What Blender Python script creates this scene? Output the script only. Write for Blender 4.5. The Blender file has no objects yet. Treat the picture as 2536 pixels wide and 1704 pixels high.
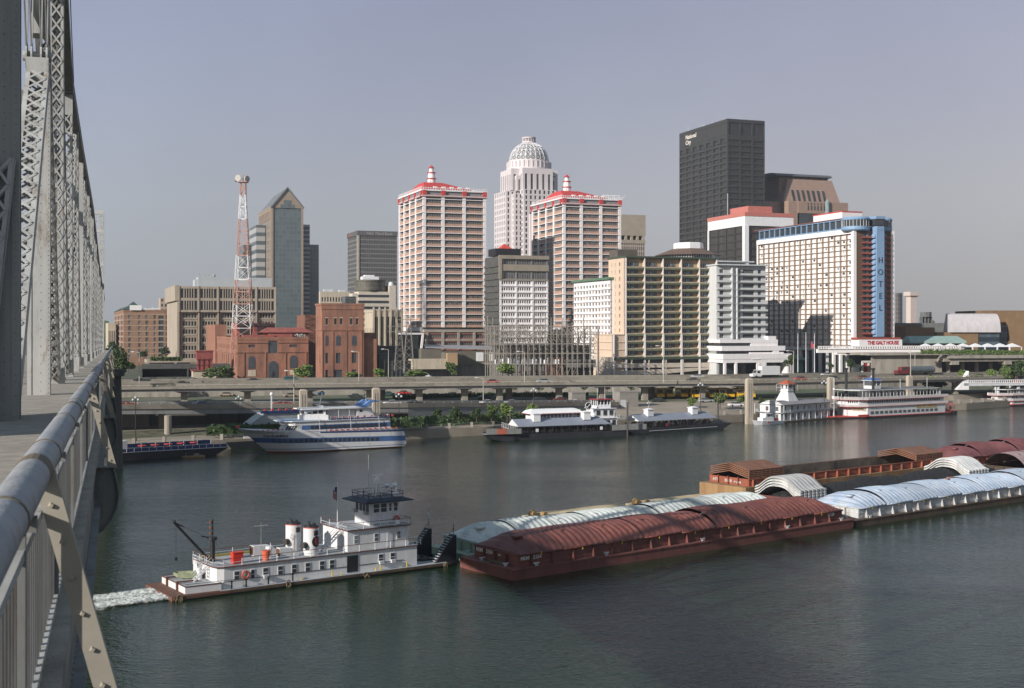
import bpy, math, random
from mathutils import Vector, Matrix
random.seed(7)
R = math.radians
sin, cos, pi = math.sin, math.cos, math.pi
SC = bpy.context.scene
COL = SC.collection
# ---------------------------------------------------------------- camera
F = 3080.0; CX = 1268.0; HY = 815.0; H = 27.5
cd = bpy.data.cameras.new('camera'); cam = bpy.data.objects.new('camera', cd); COL.objects.link(cam)
cam.location = (0, 0, H); cam.rotation_euler = (R(90), 0, 0)
cd.sensor_width = 36; cd.lens = F / 2536 * 36
cd.shift_y = -(852 - HY) / 2536
cd.dof.use_dof = True; cd.dof.focus_distance = 300; cd.dof.aperture_fstop = 6.3
cd.clip_start = 0.1; cd.clip_end = 20000
SC.camera = cam
# ---------------------------------------------------------------- sky, sun, exposure
SUN_EL = R(22.5); SUN_AZ = math.atan2(-0.715, -0.695)      # towards the sun: left and behind
sdir = Vector((sin(SUN_AZ) * cos(SUN_EL), cos(SUN_AZ) * cos(SUN_EL), sin(SUN_EL)))
w = bpy.data.worlds.new('World'); SC.world = w; w.use_nodes = True
nt = w.node_tree; nt.nodes.clear()
sk = nt.nodes.new('ShaderNodeTexSky'); sk.sky_type = 'NISHITA'; sk.sun_disc = False
sk.sun_elevation = SUN_EL; sk.sun_rotation = SUN_AZ; sk.dust_density = 3.0; sk.air_density = 1.0; sk.ozone_density = 2.0; sk.altitude = 100
tc = nt.nodes.new('ShaderNodeTexCoord'); sep = nt.nodes.new('ShaderNodeSeparateXYZ')
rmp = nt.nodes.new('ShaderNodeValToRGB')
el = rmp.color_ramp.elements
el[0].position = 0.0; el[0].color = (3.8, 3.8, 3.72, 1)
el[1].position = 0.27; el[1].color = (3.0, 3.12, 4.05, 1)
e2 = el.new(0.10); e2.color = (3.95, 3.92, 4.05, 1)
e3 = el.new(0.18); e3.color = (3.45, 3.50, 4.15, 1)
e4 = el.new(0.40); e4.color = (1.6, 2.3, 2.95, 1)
mx = nt.nodes.new('ShaderNodeMixRGB'); mx.inputs[0].default_value = 0.85
ns = nt.nodes.new('ShaderNodeTexNoise'); ns.inputs['Scale'].default_value = 2.6; ns.inputs['Detail'].default_value = 5
mm = nt.nodes.new('ShaderNodeMapRange'); mm.inputs[1].default_value = .35; mm.inputs[2].default_value = .7; mm.inputs[3].default_value = 0.94; mm.inputs[4].default_value = 1.09
mul = nt.nodes.new('ShaderNodeVectorMath'); mul.operation = 'SCALE'
bg = nt.nodes.new('ShaderNodeBackground'); bg.inputs[1].default_value = 0.10
out = nt.nodes.new('ShaderNodeOutputWorld')
L = nt.links.new
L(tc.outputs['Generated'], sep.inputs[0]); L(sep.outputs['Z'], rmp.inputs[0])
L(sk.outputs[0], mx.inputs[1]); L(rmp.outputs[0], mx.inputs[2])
L(tc.outputs['Generated'], ns.inputs['Vector']); L(ns.outputs['Fac'], mm.inputs[0])
sx = nt.nodes.new('ShaderNodeMapRange'); sx.inputs[1].default_value = -.45; sx.inputs[2].default_value = .45
mz = nt.nodes.new('ShaderNodeMixRGB'); mz.inputs[1].default_value = (.88, .95, 1.03, 1); mz.inputs[2].default_value = (1.07, 1.02, 1.02, 1); mm2 = nt.nodes.new('ShaderNodeMixRGB'); mm2.blend_type = 'MULTIPLY'; mm2.inputs[0].default_value = 1
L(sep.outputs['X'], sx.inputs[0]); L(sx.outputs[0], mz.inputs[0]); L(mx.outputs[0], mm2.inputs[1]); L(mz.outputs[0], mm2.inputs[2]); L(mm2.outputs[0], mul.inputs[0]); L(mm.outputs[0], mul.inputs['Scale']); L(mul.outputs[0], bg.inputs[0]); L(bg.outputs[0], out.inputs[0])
sl = bpy.data.lights.new('sun', 'SUN'); so = bpy.data.objects.new('sun', sl); COL.objects.link(so)
sl.energy = 5.0; sl.angle = R(0.5); sl.color = (1.0, 0.935, 0.86)
so.rotation_euler = (-sdir).to_track_quat('-Z', 'Y').to_euler()
SC.view_settings.view_transform = 'Standard'; SC.view_settings.look = 'None'; SC.view_settings.gamma = 1
SC.view_settings.use_curve_mapping = False; SC.view_settings.exposure = 0.22
SC.cycles.max_bounces = 5; SC.cycles.diffuse_bounces = 2; SC.cycles.glossy_bounces = 3
SC.cycles.caustics_reflective = False; SC.cycles.caustics_refractive = False
# ---------------------------------------------------------------- helpers
def G(px, py, z=0.0):
 Y = F * (H - z) / (py - HY)
 return Vector(((px - CX) / F * Y, Y, z))
def P(px, py, Y):
 return Vector(((px - CX) / F * Y, Y, H + (HY - py) / F * Y))
def ZT(py, Y):
 return H + (HY - py) / F * Y
MATS = {}
def mat(name, col, rough=0.8, var=0.12, scale=0.6, metal=0.0, bump=0.0, bscale=8.0, col2=None, streak=False, spec=0.5, emit=0):
 if name in MATS: return MATS[name]
 m = bpy.data.materials.new(name); m.use_nodes = True
 n = m.node_tree.nodes; l = m.node_tree.links
 b = n['Principled BSDF']
 b.inputs['Roughness'].default_value = rough; b.inputs['Metallic'].default_value = metal
 b.inputs['Specular IOR Level'].default_value = spec
 if var > 0:
  t = n.new('ShaderNodeTexCoord'); mp = n.new('ShaderNodeMapping'); no = n.new('ShaderNodeTexNoise'); mi = n.new('ShaderNodeMixRGB')
  mp.inputs['Scale'].default_value = (1, 1, 0.18) if streak else (1, 1, 1)
  no.inputs['Scale'].default_value = scale; no.inputs['Detail'].default_value = 7; no.inputs['Roughness'].default_value = 0.65
  mr = n.new('ShaderNodeMapRange'); mr.inputs[1].default_value = .36; mr.inputs[2].default_value = .66
  l.new(t.outputs['Object'], mp.inputs[0]); l.new(mp.outputs[0], no.inputs['Vector']); l.new(no.outputs['Fac'], mr.inputs[0]); l.new(mr.outputs[0], mi.inputs[0])
  c2 = col2 if col2 else tuple(min(1, c * (1 + var)) for c in col)
  c1 = col if col2 else tuple(c * (1 - var) for c in col)
  mi.inputs[1].default_value = (*c1, 1); mi.inputs[2].default_value = (*c2, 1)
  l.new(mi.outputs[0], b.inputs['Base Color'])
  if bump > 0:
   bn = n.new('ShaderNodeBump'); bn.inputs['Strength'].default_value = bump; bn.inputs['Distance'].default_value = 0.05
   n2 = n.new('ShaderNodeTexNoise'); n2.inputs['Scale'].default_value = bscale
   l.new(t.outputs['Object'], n2.inputs['Vector']); l.new(n2.outputs['Fac'], bn.inputs['Height']); l.new(bn.outputs[0], b.inputs['Normal'])
 else:
  b.inputs['Base Color'].default_value = (*col, 1)
 MATS[name] = m
 return m
def weather(m, col, lo=.58, hi=.72, scale=1.2, sz=.25, amt=.8):
 """stains with a shape of their own laid over a painted surface"""
 n = m.node_tree.nodes; l = m.node_tree.links; b = n['Principled BSDF']; ln = b.inputs['Base Color'].links; src = ln[0].from_socket
 t = n.new('ShaderNodeTexCoord'); mp = n.new('ShaderNodeMapping'); mp.inputs['Scale'].default_value = (1, 1, sz); no = n.new('ShaderNodeTexNoise'); no.inputs['Scale'].default_value = scale; no.inputs['Detail'].default_value = 9; no.inputs['Roughness'].default_value = .75
 mr = n.new('ShaderNodeMapRange'); mr.inputs[1].default_value = lo - .06; mr.inputs[2].default_value = hi - .05; mr.inputs[4].default_value = amt; mi = n.new('ShaderNodeMixRGB'); mi.inputs[2].default_value = (*col, 1)
 l.new(t.outputs['Object'], mp.inputs[0]); l.new(mp.outputs[0], no.inputs['Vector']); l.new(no.outputs['Fac'], mr.inputs[0]); l.new(mr.outputs[0], mi.inputs[0]); l.new(src, mi.inputs[1]); l.new(mi.outputs[0], b.inputs['Base Color']); return m
def curtain(name, ca, cb, cl, ux, uz, wx=0.08, wz=0.08, rough=0.25, var=0.25):
 """curtain wall: grid of panes (per-pane tone) between thin mullions; real pattern of the facade, in object space"""
 if name in MATS: return MATS[name]
 m = bpy.data.materials.new(name); m.use_nodes = True
 n = m.node_tree.nodes; l = m.node_tree.links; b = n['Principled BSDF']
 b.inputs['Roughness'].default_value = rough; b.inputs['Specular IOR Level'].default_value = 0.5
 t = n.new('ShaderNodeTexCoord'); s = n.new('ShaderNodeSeparateXYZ'); l.new(t.outputs['Object'], s.inputs[0])
 def M(op, a, bb=None):
  q = n.new('ShaderNodeMath'); q.operation = op
  for i, v in enumerate((a, bb)):
   if v is None: continue
   if isinstance(v, (int, float)): q.inputs[i].default_value = v
   else: l.new(v, q.inputs[i])
  return q.outputs[0]
 u = M('DIVIDE', M('ADD', s.outputs[0], s.outputs[1]), ux); z = M('DIVIDE', s.outputs[2], uz)
 fu, fz = M('FRACT', u), M('FRACT', z)
 line = M('MAXIMUM', M('LESS_THAN', fu, wx), M('LESS_THAN', fz, wz))
 cmb = n.new('ShaderNodeCombineXYZ'); l.new(M('FLOOR', u), cmb.inputs[0]); l.new(M('FLOOR', z), cmb.inputs[1])
 wn = n.new('ShaderNodeTexWhiteNoise'); l.new(cmb.outputs[0], wn.inputs['Vector'])
 mi = n.new('ShaderNodeMixRGB'); mi.inputs[1].default_value = (*ca, 1); mi.inputs[2].default_value = (*cb, 1)
 l.new(wn.outputs['Value'], mi.inputs[0])
 m2 = n.new('ShaderNodeMixRGB'); m2.inputs[2].default_value = (*cl, 1); l.new(line, m2.inputs[0]); l.new(mi.outputs[0], m2.inputs[1])
 l.new(m2.outputs[0], b.inputs['Base Color'])
 MATS[name] = m
 return m
class MB:
 def __init__(s): s.v = []; s.f = []; s.mi = []; s.m = 0; s.mats = []
 def use(s, m):
  if m not in s.mats: s.mats.append(m)
  s.m = s.mats.index(m); return s
 def add(s, vs, fs):
  o = len(s.v); s.v += [tuple(v) for v in vs]; s.f += [tuple(o + i for i in f) for f in fs]; s.mi += [s.m] * len(fs)
 def quad(s, a, b, c, d): s.add((a, b, c, d), ((0, 1, 2, 3),))
 def box(s, x0, y0, z0, x1, y1, z1):
  s.add([(x0, y0, z0), (x1, y0, z0), (x1, y1, z0), (x0, y1, z0), (x0, y0, z1), (x1, y0, z1), (x1, y1, z1), (x0, y1, z1)],
              [(0, 3, 2, 1), (4, 5, 6, 7), (0, 1, 5, 4), (1, 2, 6, 5), (2, 3, 7, 6), (3, 0, 4, 7)])
 def prism(s, poly, z0, z1, poly2=None):
  n = len(poly); p2 = poly2 or poly
  s.add([(x, y, z0) for x, y in poly] + [(x, y, z1) for x, y in p2],
              [tuple(reversed(range(n))), tuple(range(n, 2 * n))] + [(i, (i + 1) % n, n + (i + 1) % n, n + i) for i in range(n)])
 def yz(s, poly, x0, x1):            # polygon in (y,z) extruded along x
  n = len(poly)
  s.add([(x0, y, z) for y, z in poly] + [(x1, y, z) for y, z in poly],
              [tuple(reversed(range(n))), tuple(range(n, 2 * n))] + [(i, (i + 1) % n, n + (i + 1) % n, n + i) for i in range(n)])
 def xz(s, poly, y0, y1):
  n = len(poly)
  s.add([(x, y0, z) for x, z in poly] + [(x, y1, z) for x, z in poly],
              [tuple(range(n)), tuple(reversed(range(n, 2 * n)))] + [(i, n + i, n + (i + 1) % n, (i + 1) % n) for i in range(n)])
 def bar(s, a, b, wd, ht=None, up=(0, 0, 1)):
  a = Vector(a); b = Vector(b); ht = ht or wd; d = (b - a)
  if d.length < 1e-6: return
  d.normalize(); u = Vector(up)
  if abs(d.dot(u)) > .99: u = Vector((0, 1, 0))
  x = d.cross(u).normalized() * wd / 2; y = x.cross(d).normalized() * ht / 2
  s.add([a - x - y, a + x - y, a + x + y, a - x + y, b - x - y, b + x - y, b + x + y, b - x + y],
              [(0, 3, 2, 1), (4, 5, 6, 7), (0, 1, 5, 4), (1, 2, 6, 5), (2, 3, 7, 6), (3, 0, 4, 7)])
 def tube(s, a, b, r, r2=None, n=8, cap=True):
  a = Vector(a); b = Vector(b); r2 = r if r2 is None else r2; d = (b - a).normalized()
  u = Vector((0, 0, 1)) if abs(d.z) < .9 else Vector((1, 0, 0))
  x = d.cross(u).normalized(); y = d.cross(x)
  vs = [a + (x * cos(2 * pi * i / n) + y * sin(2 * pi * i / n)) * r for i in range(n)] + [b + (x * cos(2 * pi * i / n) + y * sin(2 * pi * i / n)) * r2 for i in range(n)]
  fs = [(i, (i + 1) % n, n + (i + 1) % n, n + i) for i in range(n)]
  if cap: fs += [tuple(range(n)), tuple(range(2 * n - 1, n - 1, -1))]
  s.add(vs, fs)
 def lathe(s, prof, c=(0, 0), n=16, a0=0.0, sx=1, sy=1):
  vs = []; fs = []
  for r, z in prof:
   for i in range(n):
    a = a0 + 2 * pi * i / n; vs.append((c[0] + r * sx * cos(a), c[1] + r * sy * sin(a), z))
  for k in range(len(prof) - 1):
   for i in range(n):
    j = (i + 1) % n; fs.append((k * n + i, k * n + j, (k + 1) * n + j, (k + 1) * n + i))
  fs.append(tuple(reversed(range(n)))); fs.append(tuple((len(prof) - 1) * n + i for i in range(n)))
  s.add(vs, fs)
 def sphere(s, c, r, n=8, m=6):
  prof = [(max(.001, r * sin(pi * k / m)), c[2] - r * cos(pi * k / m)) for k in range(m + 1)]
  s.lathe(prof, (c[0], c[1]), n)
 def torus(s, c, R1, r, ax=(1, 0, 0), n=14, k=6):
  ax = Vector(ax).normalized(); u = ax.cross(Vector((0, 0, 1)) if abs(ax.z) < .9 else Vector((1, 0, 0))).normalized(); v = ax.cross(u); c = Vector(c)
  vs = []; fs = []
  for i in range(n):
   a = 2 * pi * i / n; d = u * cos(a) + v * sin(a)
   for j in range(k):
    b = 2 * pi * j / k; vs.append(c + d * (R1 + r * cos(b)) + ax * r * sin(b))
  for i in range(n):
   for j in range(k):
    fs.append((i * k + j, ((i + 1) % n) * k + j, ((i + 1) % n) * k + (j + 1) % k, i * k + (j + 1) % k))
  s.add(vs, fs)
 def build(s, name, m=None, parent=None, smooth=False, loc=None, rz=None):
  me = bpy.data.meshes.new(name); me.from_pydata([tuple(v) for v in s.v], [], s.f)
  ml = s.mats or [m or MATS['default']]
  for q in ml: me.materials.append(q)
  if len(ml) > 1: me.polygons.foreach_set('material_index', s.mi)
  if smooth: me.polygons.foreach_set('use_smooth', [True] * len(me.polygons))
  me.update()
  o = bpy.data.objects.new(name, me); COL.objects.link(o)
  if parent is not None: o.parent = parent
  if loc is not None: o.location = loc
  if rz is not None: o.rotation_euler = (0, 0, rz)
  return o
mat('default', (.5, .5, .5))
def tag(o, label=None, cat=None, group=None, kind=None):
 if label: o['label'] = label
 if cat: o['category'] = cat
 if group: o['group'] = group
 if kind: o['kind'] = kind
 return o
def thing(name, label, cat, loc=(0, 0, 0), rz=0.0, group=None):
 o = bpy.data.objects.new(name, None); COL.objects.link(o)
 o.location = loc; o.rotation_euler = (0, 0, rz); o.empty_display_size = 0.5
 return tag(o, label, cat, group)
def struct(name, mb, m=None): return tag(mb.build(name, m), kind='structure')
def kids(o): return [c for c in KIDS if c.parent == o]
def copy_tree(o, loc=None, rz=None, label=None, parent=None):
 c = o.copy(); COL.objects.link(c)
 if parent is not None: c.parent = parent
 if loc is not None: c.location = loc
 if rz is not None: c.rotation_euler = (0, 0, rz)
 if label: c['label'] = label
 for ch in list(o.children): copy_tree(ch, parent=c)
 return c
def inst(o, loc, parent, name=None):
 """another copy of a part mesh"""
 c = o.copy(); COL.objects.link(c); c.parent = parent; c.location = loc; return c
def text(s, size, m, parent, loc, rot, name='lettering', ext=0.03, bold=0.0, align='LEFT', sx=1.0, space=1.0):
 cu = bpy.data.curves.new('t', 'FONT'); cu.body = s; cu.size = size; cu.extrude = ext; cu.offset = bold; cu.align_x = align; cu.resolution_u = 2
 cu.space_character = space
 t = bpy.data.objects.new('t', cu); COL.objects.link(t)
 dg = bpy.context.evaluated_depsgraph_get(); me = bpy.data.meshes.new_from_object(t.evaluated_get(dg))
 bpy.data.objects.remove(t); bpy.data.curves.remove(cu)
 me.materials.clear(); me.materials.append(m)
 o = bpy.data.objects.new(name, me); COL.objects.link(o)
 o.parent = parent; o.location = loc; o.rotation_euler = rot; o.scale = (sx, 1, 1)
 return o
ROT_N = (R(90), 0, 0)            # reads on a face looking to -y
ROT_E = (R(90), 0, R(-90))       # reads on a face looking to -x
def curve_tube(mb, pts, r, n=6):
 for a, b in zip(pts[:-1], pts[1:]): mb.tube(a, b, r, n=n, cap=False)
# ---- palette
white = mat('white_paint', (.74, .74, .75), .5, .08, 1.2)
white2 = mat('chalky_white', (.66, .65, .64), .8, .10, .8, streak=True)
gwhite = mat('grey_white', (.52, .54, .56), .7, .08, .5, streak=True)
cream = mat('cream_stone', (.50, .43, .33), .85, .12, .4, streak=True)
peach = mat('peach_render', (.59, .46, .35), .85, .05, .3, streak=True)
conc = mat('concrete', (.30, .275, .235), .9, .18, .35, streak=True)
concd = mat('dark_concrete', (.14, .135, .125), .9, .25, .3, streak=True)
brick = mat('orange_brick', (.34, .155, .095), .9, .20, .35, streak=True, col2=(.24, .115, .08))
brickd = mat('dark_brick', (.19, .085, .055), .9, .22, .5, streak=True)
redp = mat('red_paint', (.55, .07, .05), .6, .12, 1)
glass = mat('window_glass', (.045, .052, .058), .2, .3, .15)
glass2 = mat('pale_blind_glass', (.20, .215, .22), .25, .3, .3)
glassg = mat('grey_glass', (.10, .108, .112), .2, .3, .2)
black = mat('black_paint', (.016, .017, .02), .55, .3, 1)
steel = mat('galvanized_steel', (.32, .32, .30), .6, .2, .7)
bronze = mat('dark_bronze', (.045, .04, .038), .5, .2, .5)
navy = mat('navy_paint', (.025, .05, .16), .5, .15, .8)
blue = mat('blue_paint', (.10, .22, .48), .5, .12, .8)
roofg = mat('grey_roof', (.16, .16, .165), .9, .15, .4)
rust = mat('rusty_brown', (.20, .075, .04), .85, .3, .5, col2=(.33, .13, .065))
yel = mat('yellow_paint', (.62, .45, .04), .6, .1, 2)
rubber = mat('tyre_rubber', (.02, .02, .02), .9, .2, 3)
leaf1 = mat('leaf_green', (.055, .095, .025), .8, .3, 1.5, col2=(.13, .19, .05))
leaf2 = mat('leaf_dark', (.028, .052, .018), .8, .3, 1.5, col2=(.07, .11, .035))
leaf3 = mat('leaf_fresh', (.10, .16, .035), .8, .3, 1.5, col2=(.20, .28, .07))
bark = mat('bark', (.10, .075, .055), .9, .2, 4)
weather(brick, (.14, .075, .055), .52, .72, .35, .3, .8); weather(brick, (.42, .26, .18), .60, .75, .8, .6, .5); weather(conc, (.12, .10, .08), .55, .72, .5, .15, .6); weather(gwhite, (.30, .27, .23), .58, .75, .8, .2, .5); weather(cream, (.26, .21, .15), .56, .74, .5, .2, .6)
# ---------------------------------------------------------------- ground, river
def interp(pts, x):
 if x <= pts[0][0]: a, b = pts[0], pts[1]
 elif x >= pts[-1][0]: a, b = pts[-2], pts[-1]
 else:
  for a, b in zip(pts[:-1], pts[1:]):
   if a[0] <= x <= b[0]: break
 return a[1] + (b[1] - a[1]) * (x - a[0]) / (b[0] - a[0])
SHORE = [(-600, -60), (-100, 262), (-77, 277), (-17, 316), (30, 344), (68, 369), (125, 410), (155, 424), (184, 448), (600, 640), (3000, 1800)]
HN = [(-114, 363), (17, 394), (77, 404), (185, 450)]      # near edge of the elevated highway
HW = 52.0
CITY = 8.0
RAMPN = [(-600, 40), (-91, 290), (-27, 323), (18, 360), (60, 392), (90, 412)]
RAMPZ = [(-600, 18), (-91, 10.0), (-27, 8.3), (18, 6.4), (60, 4.6), (90, 4.3)]
def ground_z(x, y):
 s = interp(SHORE, x); h = interp(HN, x); h = max(h, s + 14)
 rows = [(s, 2.2), (s + 12, 2.6), (min(s + 22, h - 1), 3.6), (h, 4.2), (h + HW, 6.6), (h + HW + 26, CITY), (4000, 9.0)]
 for (a, za), (b, zb) in zip(rows[:-1], rows[1:]):
  if a <= y <= b: return za + (zb - za) * (y - a) / (b - a)
 return 2.2 if y < s else 9.0
gm = {'quay_paving': mat('quay_paving', (.30, .255, .20), .9, .15, .15), 'bank_planting': mat('bank_planting', (.05, .06, .03), .95, .3, .4, col2=(.16, .14, .10)),
      'lot_asphalt': mat('lot_asphalt', (.15, .135, .115), .9, .2, .08, col2=(.24, .215, .18)), 'verge_grass': mat('verge_grass', (.05, .085, .03), .95, .3, .05, col2=(.17, .155, .13)),
      'city_ground': mat('city_ground', (.10, .095, .085), .95, .25, .03, col2=(.06, .085, .035)), 'far_ground': mat('far_ground', (.07, .08, .06), .95, .25, .01)}
g = MB(); xs = sorted(set([-3000, -600, -300, -150] + [x for x, _ in SHORE] + [x for x, _ in HN] + list(range(-120, 260, 12))))
def growx(x):
 s = interp(SHORE, x); h = max(interp(HN, x), s + 14)
 return [(s, -3), (s, 2.2), (s + 12, 2.6), (min(s + 22, h - 1), 3.6), (h, 4.2), (h + HW, 6.6), (h + HW + 26, CITY), (max(h + 1200, 1700), CITY + .5), (9000, 12)]
gmn = ['quay_paving', 'quay_paving', 'bank_planting', 'lot_asphalt', 'verge_grass', 'verge_grass', 'city_ground', 'far_ground']
for xa, xb in zip(xs[:-1], xs[1:]):
 ra, rb = growx(xa), growx(xb)
 for k in range(8):
  g.use(gm['quay_paving'] if k == 0 or (k in (2, 3) and xa > 28) else gm[gmn[k]])
  g.quad((xa, ra[k][0], ra[k][1]), (xb, rb[k][0], rb[k][1]), (xb, rb[k + 1][0], rb[k + 1][1]), (xa, ra[k + 1][0], ra[k + 1][1]))
g.use(gm['far_ground']); g.quad((3000, 1000, 9), (12000, 1000, 9), (12000, 9000, 12), (3000, 9000, 12))
struct('ground', g)
# river: one sheet with fine chop
wm = bpy.data.materials.new('river_water'); wm.use_nodes = True
n = wm.node_tree.nodes; l = wm.node_tree.links; b = n['Principled BSDF']
b.inputs['Roughness'].default_value = 0.07; b.inputs['Specular Tint'].default_value = (.84, 1, .86, 1); b.inputs['IOR'].default_value = 1.40; b.inputs['Specular IOR Level'].default_value = 0.5
t = n.new('ShaderNodeTexCoord'); mp = n.new('ShaderNodeMapping'); mp.inputs['Rotation'].default_value = (0, 0, R(25)); mp.inputs['Scale'].default_value = (.55, 1.25, 1)
l.new(t.outputs['Object'], mp.inputs[0])
n1 = n.new('ShaderNodeTexNoise'); n1.inputs['Scale'].default_value = 1.35; n1.inputs['Detail'].default_value = 4; n1.inputs['Roughness'].default_value = .6
n2 = n.new('ShaderNodeTexNoise'); n2.inputs['Scale'].default_value = .22; n2.inputs['Detail'].default_value = 3
n3 = n.new('ShaderNodeTexNoise'); n3.inputs['Scale'].default_value = .025; n3.inputs['Detail'].default_value = 3
for q in (n1, n2, n3): l.new(mp.outputs[0], q.inputs['Vector'])
n4 = n.new('ShaderNodeTexNoise'); n4.inputs['Scale'].default_value = 3.4; n4.inputs['Detail'].default_value = 3; l.new(mp.outputs[0], n4.inputs['Vector'])
b0 = n.new('ShaderNodeBump'); b0.inputs['Strength'].default_value = .8; b0.inputs['Distance'].default_value = .05; l.new(n4.outputs['Fac'], b0.inputs['Height'])
b1 = n.new('ShaderNodeBump'); l.new(b0.outputs[0], b1.inputs['Normal']); b1.inputs['Strength'].default_value = 1.0; b1.inputs['Distance'].default_value = .075
b2 = n.new('ShaderNodeBump'); b2.inputs['Strength'].default_value = 1.0; b2.inputs['Distance'].default_value = .12
cal = n.new('ShaderNodeMapRange'); cal.inputs[1].default_value = .38; cal.inputs[2].default_value = .62; cal.inputs[3].default_value = .7; cal.inputs[4].default_value = 1.7
l.new(n3.outputs['Fac'], cal.inputs[0]); l.new(cal.outputs[0], b1.inputs['Strength'])
l.new(n1.outputs['Fac'], b1.inputs['Height']); l.new(n2.outputs['Fac'], b2.inputs['Height']); l.new(b1.outputs[0], b2.inputs['Normal']); l.new(b2.outputs[0], b.inputs['Normal'])
cr = n.new('ShaderNodeMixRGB'); cr.inputs[1].default_value = (.008, .022, .010, 1); cr.inputs[2].default_value = (.013, .030, .014, 1); l.new(n3.outputs['Fac'], cr.inputs[0]); l.new(cr.outputs[0], b.inputs['Base Color'])
water = MB(); water.quad((-3000, -400, 0), (6000, -400, 0), (6000, 4000, 0), (-3000, 4000, 0)); struct('river_water', water, wm)
# ================================================================ truss bridge on the left
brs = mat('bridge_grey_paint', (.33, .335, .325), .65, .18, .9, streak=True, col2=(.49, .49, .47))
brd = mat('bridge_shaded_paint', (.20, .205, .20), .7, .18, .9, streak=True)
walk = mat('walkway_concrete', (.33, .30, .255), .95, .14, 2.5, bump=.3, bscale=40)
pipe_m = mat('rail_grey_paint', (.25, .265, .29), .6, .14, 3, col2=(.33, .33, .33), bump=.2, bscale=30)
stone = mat('pier_stone', (.085, .083, .075), .95, .3, .5, streak=True)
weather(brs, (.20, .135, .085), .60, .70, 2.2, .25, .7); weather(brd, (.12, .08, .055), .58, .70, 2.2, .3, .7); weather(pipe_m, (.17, .13, .09), .60, .68, 5, 1, .6); weather(walk, (.16, .14, .12), .55, .7, 1.4, 1, .5)
bridge = thing('truss_bridge', 'grey riveted steel truss bridge with laced posts, side walkway and pipe handrail', 'bridge', (0, 0, H), R(17.74))
bridge.rotation_euler = (R(-0.62), 0, R(17.74))
AX = -2.10       # right face of the truss
WZ = -1.76       # walkway level
def laced(mb, p0, p1, w=.62, d=.5, fl=.13, pitch=.55, br=.07, side=True):
 """a laced column: two channels with flanges and X lacing on the face towards -y and its back; p0,p1 = centre line of the box"""
 p0 = Vector(p0); p1 = Vector(p1); ax = (p1 - p0); Ln = ax.length; ax.normalize()
 ux = Vector((1, 0, 0)); uy = ax.cross(ux).normalized()      # towards +-y
 if uy.y < 0: uy = -uy
 for sx in (-1, 1):
  c = ux * sx * (w / 2 - .015)
  mb.bar(p0 + c, p1 + c, .03, d, up=ux.cross(ax))           # channel web
  for sy in (-1, 1):
   o = ux * sx * (w / 2 - fl / 2) + uy * sy * (d / 2 - .008)
   a, b2_ = p0 + o, p1 + o
   # flange: fl wide along x, 16 mm thick
   X = ux * fl / 2; Yv = uy * .008
   mb.add([a - X - Yv, a + X - Yv, a + X + Yv, a - X + Yv, b2_ - X - Yv, b2_ + X - Yv, b2_ + X + Yv, b2_ - X + Yv],
                   [(0, 3, 2, 1), (4, 5, 6, 7), (0, 1, 5, 4), (1, 2, 6, 5), (2, 3, 7, 6), (3, 0, 4, 7)])
 nseg = max(2, int(Ln / pitch)); wi = w / 2 - fl * .6
 for sy in (-1, 1):
  for k in range(nseg):
   a = p0 + ax * (Ln * k / nseg); b_ = p0 + ax * (Ln * (k + 1) / nseg)
   for q, sgn in ((0, 1), (1, -1)):
    o = uy * sy * (d / 2 + .012 + q * .014)
    A_ = a - ux * wi * sgn + o; B_ = b_ + ux * wi * sgn + o
    dd = (B_ - A_).normalized(); side_ = dd.cross(uy).normalized() * br / 2; th = uy * .006
    mb.add([A_ - side_ - th, A_ + side_ - th, A_ + side_ + th, A_ - side_ + th, B_ - side_ - th, B_ + side_ - th, B_ + side_ + th, B_ - side_ + th],
                       [(0, 3, 2, 1), (4, 5, 6, 7), (0, 1, 5, 4), (1, 2, 6, 5), (2, 3, 7, 6), (3, 0, 4, 7)])
def rivets(mb, a, b, sp, r=.018, n=(0, -1, 0)):
 a = Vector(a); b = Vector(b); k = int((b - a).length / sp); n = Vector(n).normalized(); d = (b - a).normalized(); e = n.cross(d)
 for i in range(k):
  c = a + (b - a) * ((i + .5) / k)
  mb.add([c + d * r, c + e * r, c - d * r, c - e * r, c + d * r * .5 + n * r * .8, c + e * r * .5 + n * r * .8, c - d * r * .5 + n * r * .8, c - e * r * .5 + n * r * .8],
               [(0, 1, 5, 4), (1, 2, 6, 5), (2, 3, 7, 6), (3, 0, 4, 7), (4, 5, 6, 7)])
def chord_h(y):
 return interp([(8, 40), (34, 30), (46, 22.5), (58, 17.6), (69, 13.6), (94, 13.5), (140, 14.2), (165, 13.2), (190, 12.0), (240, 10.8), (262, 11.5), (330, 9)], y)
# walkway slab and kerb
m_ = MB(); m_.box(-2.9, 0.5, WZ - .16, -.26, 330, WZ); m_.build('walkway', walk, bridge)
m_ = MB(); m_.box(-2.95, -2, WZ - .55, -2.75, 330, WZ - .162); m_.box(-.34, 0.5, WZ - .75, -.30, 330, WZ - .162); m_.box(-.44, .5, WZ - .78, -.20, 330, WZ - .752); rivets(m_, (-.298, 1, WZ - .25), (-.298, 60, WZ - .25), .18, .016, (1, 0, 0)); rivets(m_, (-.298, 1, WZ - .68), (-.298, 60, WZ - .68), .18, .016, (1, 0, 0)); m_.build('stringer', brd, bridge)
# roadway deck of the bridge further left
m_ = MB(); m_.box(-12.9, -10, WZ - .35, -2.96, 330, WZ - .1); m_.build('road_deck', conc, bridge)
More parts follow.
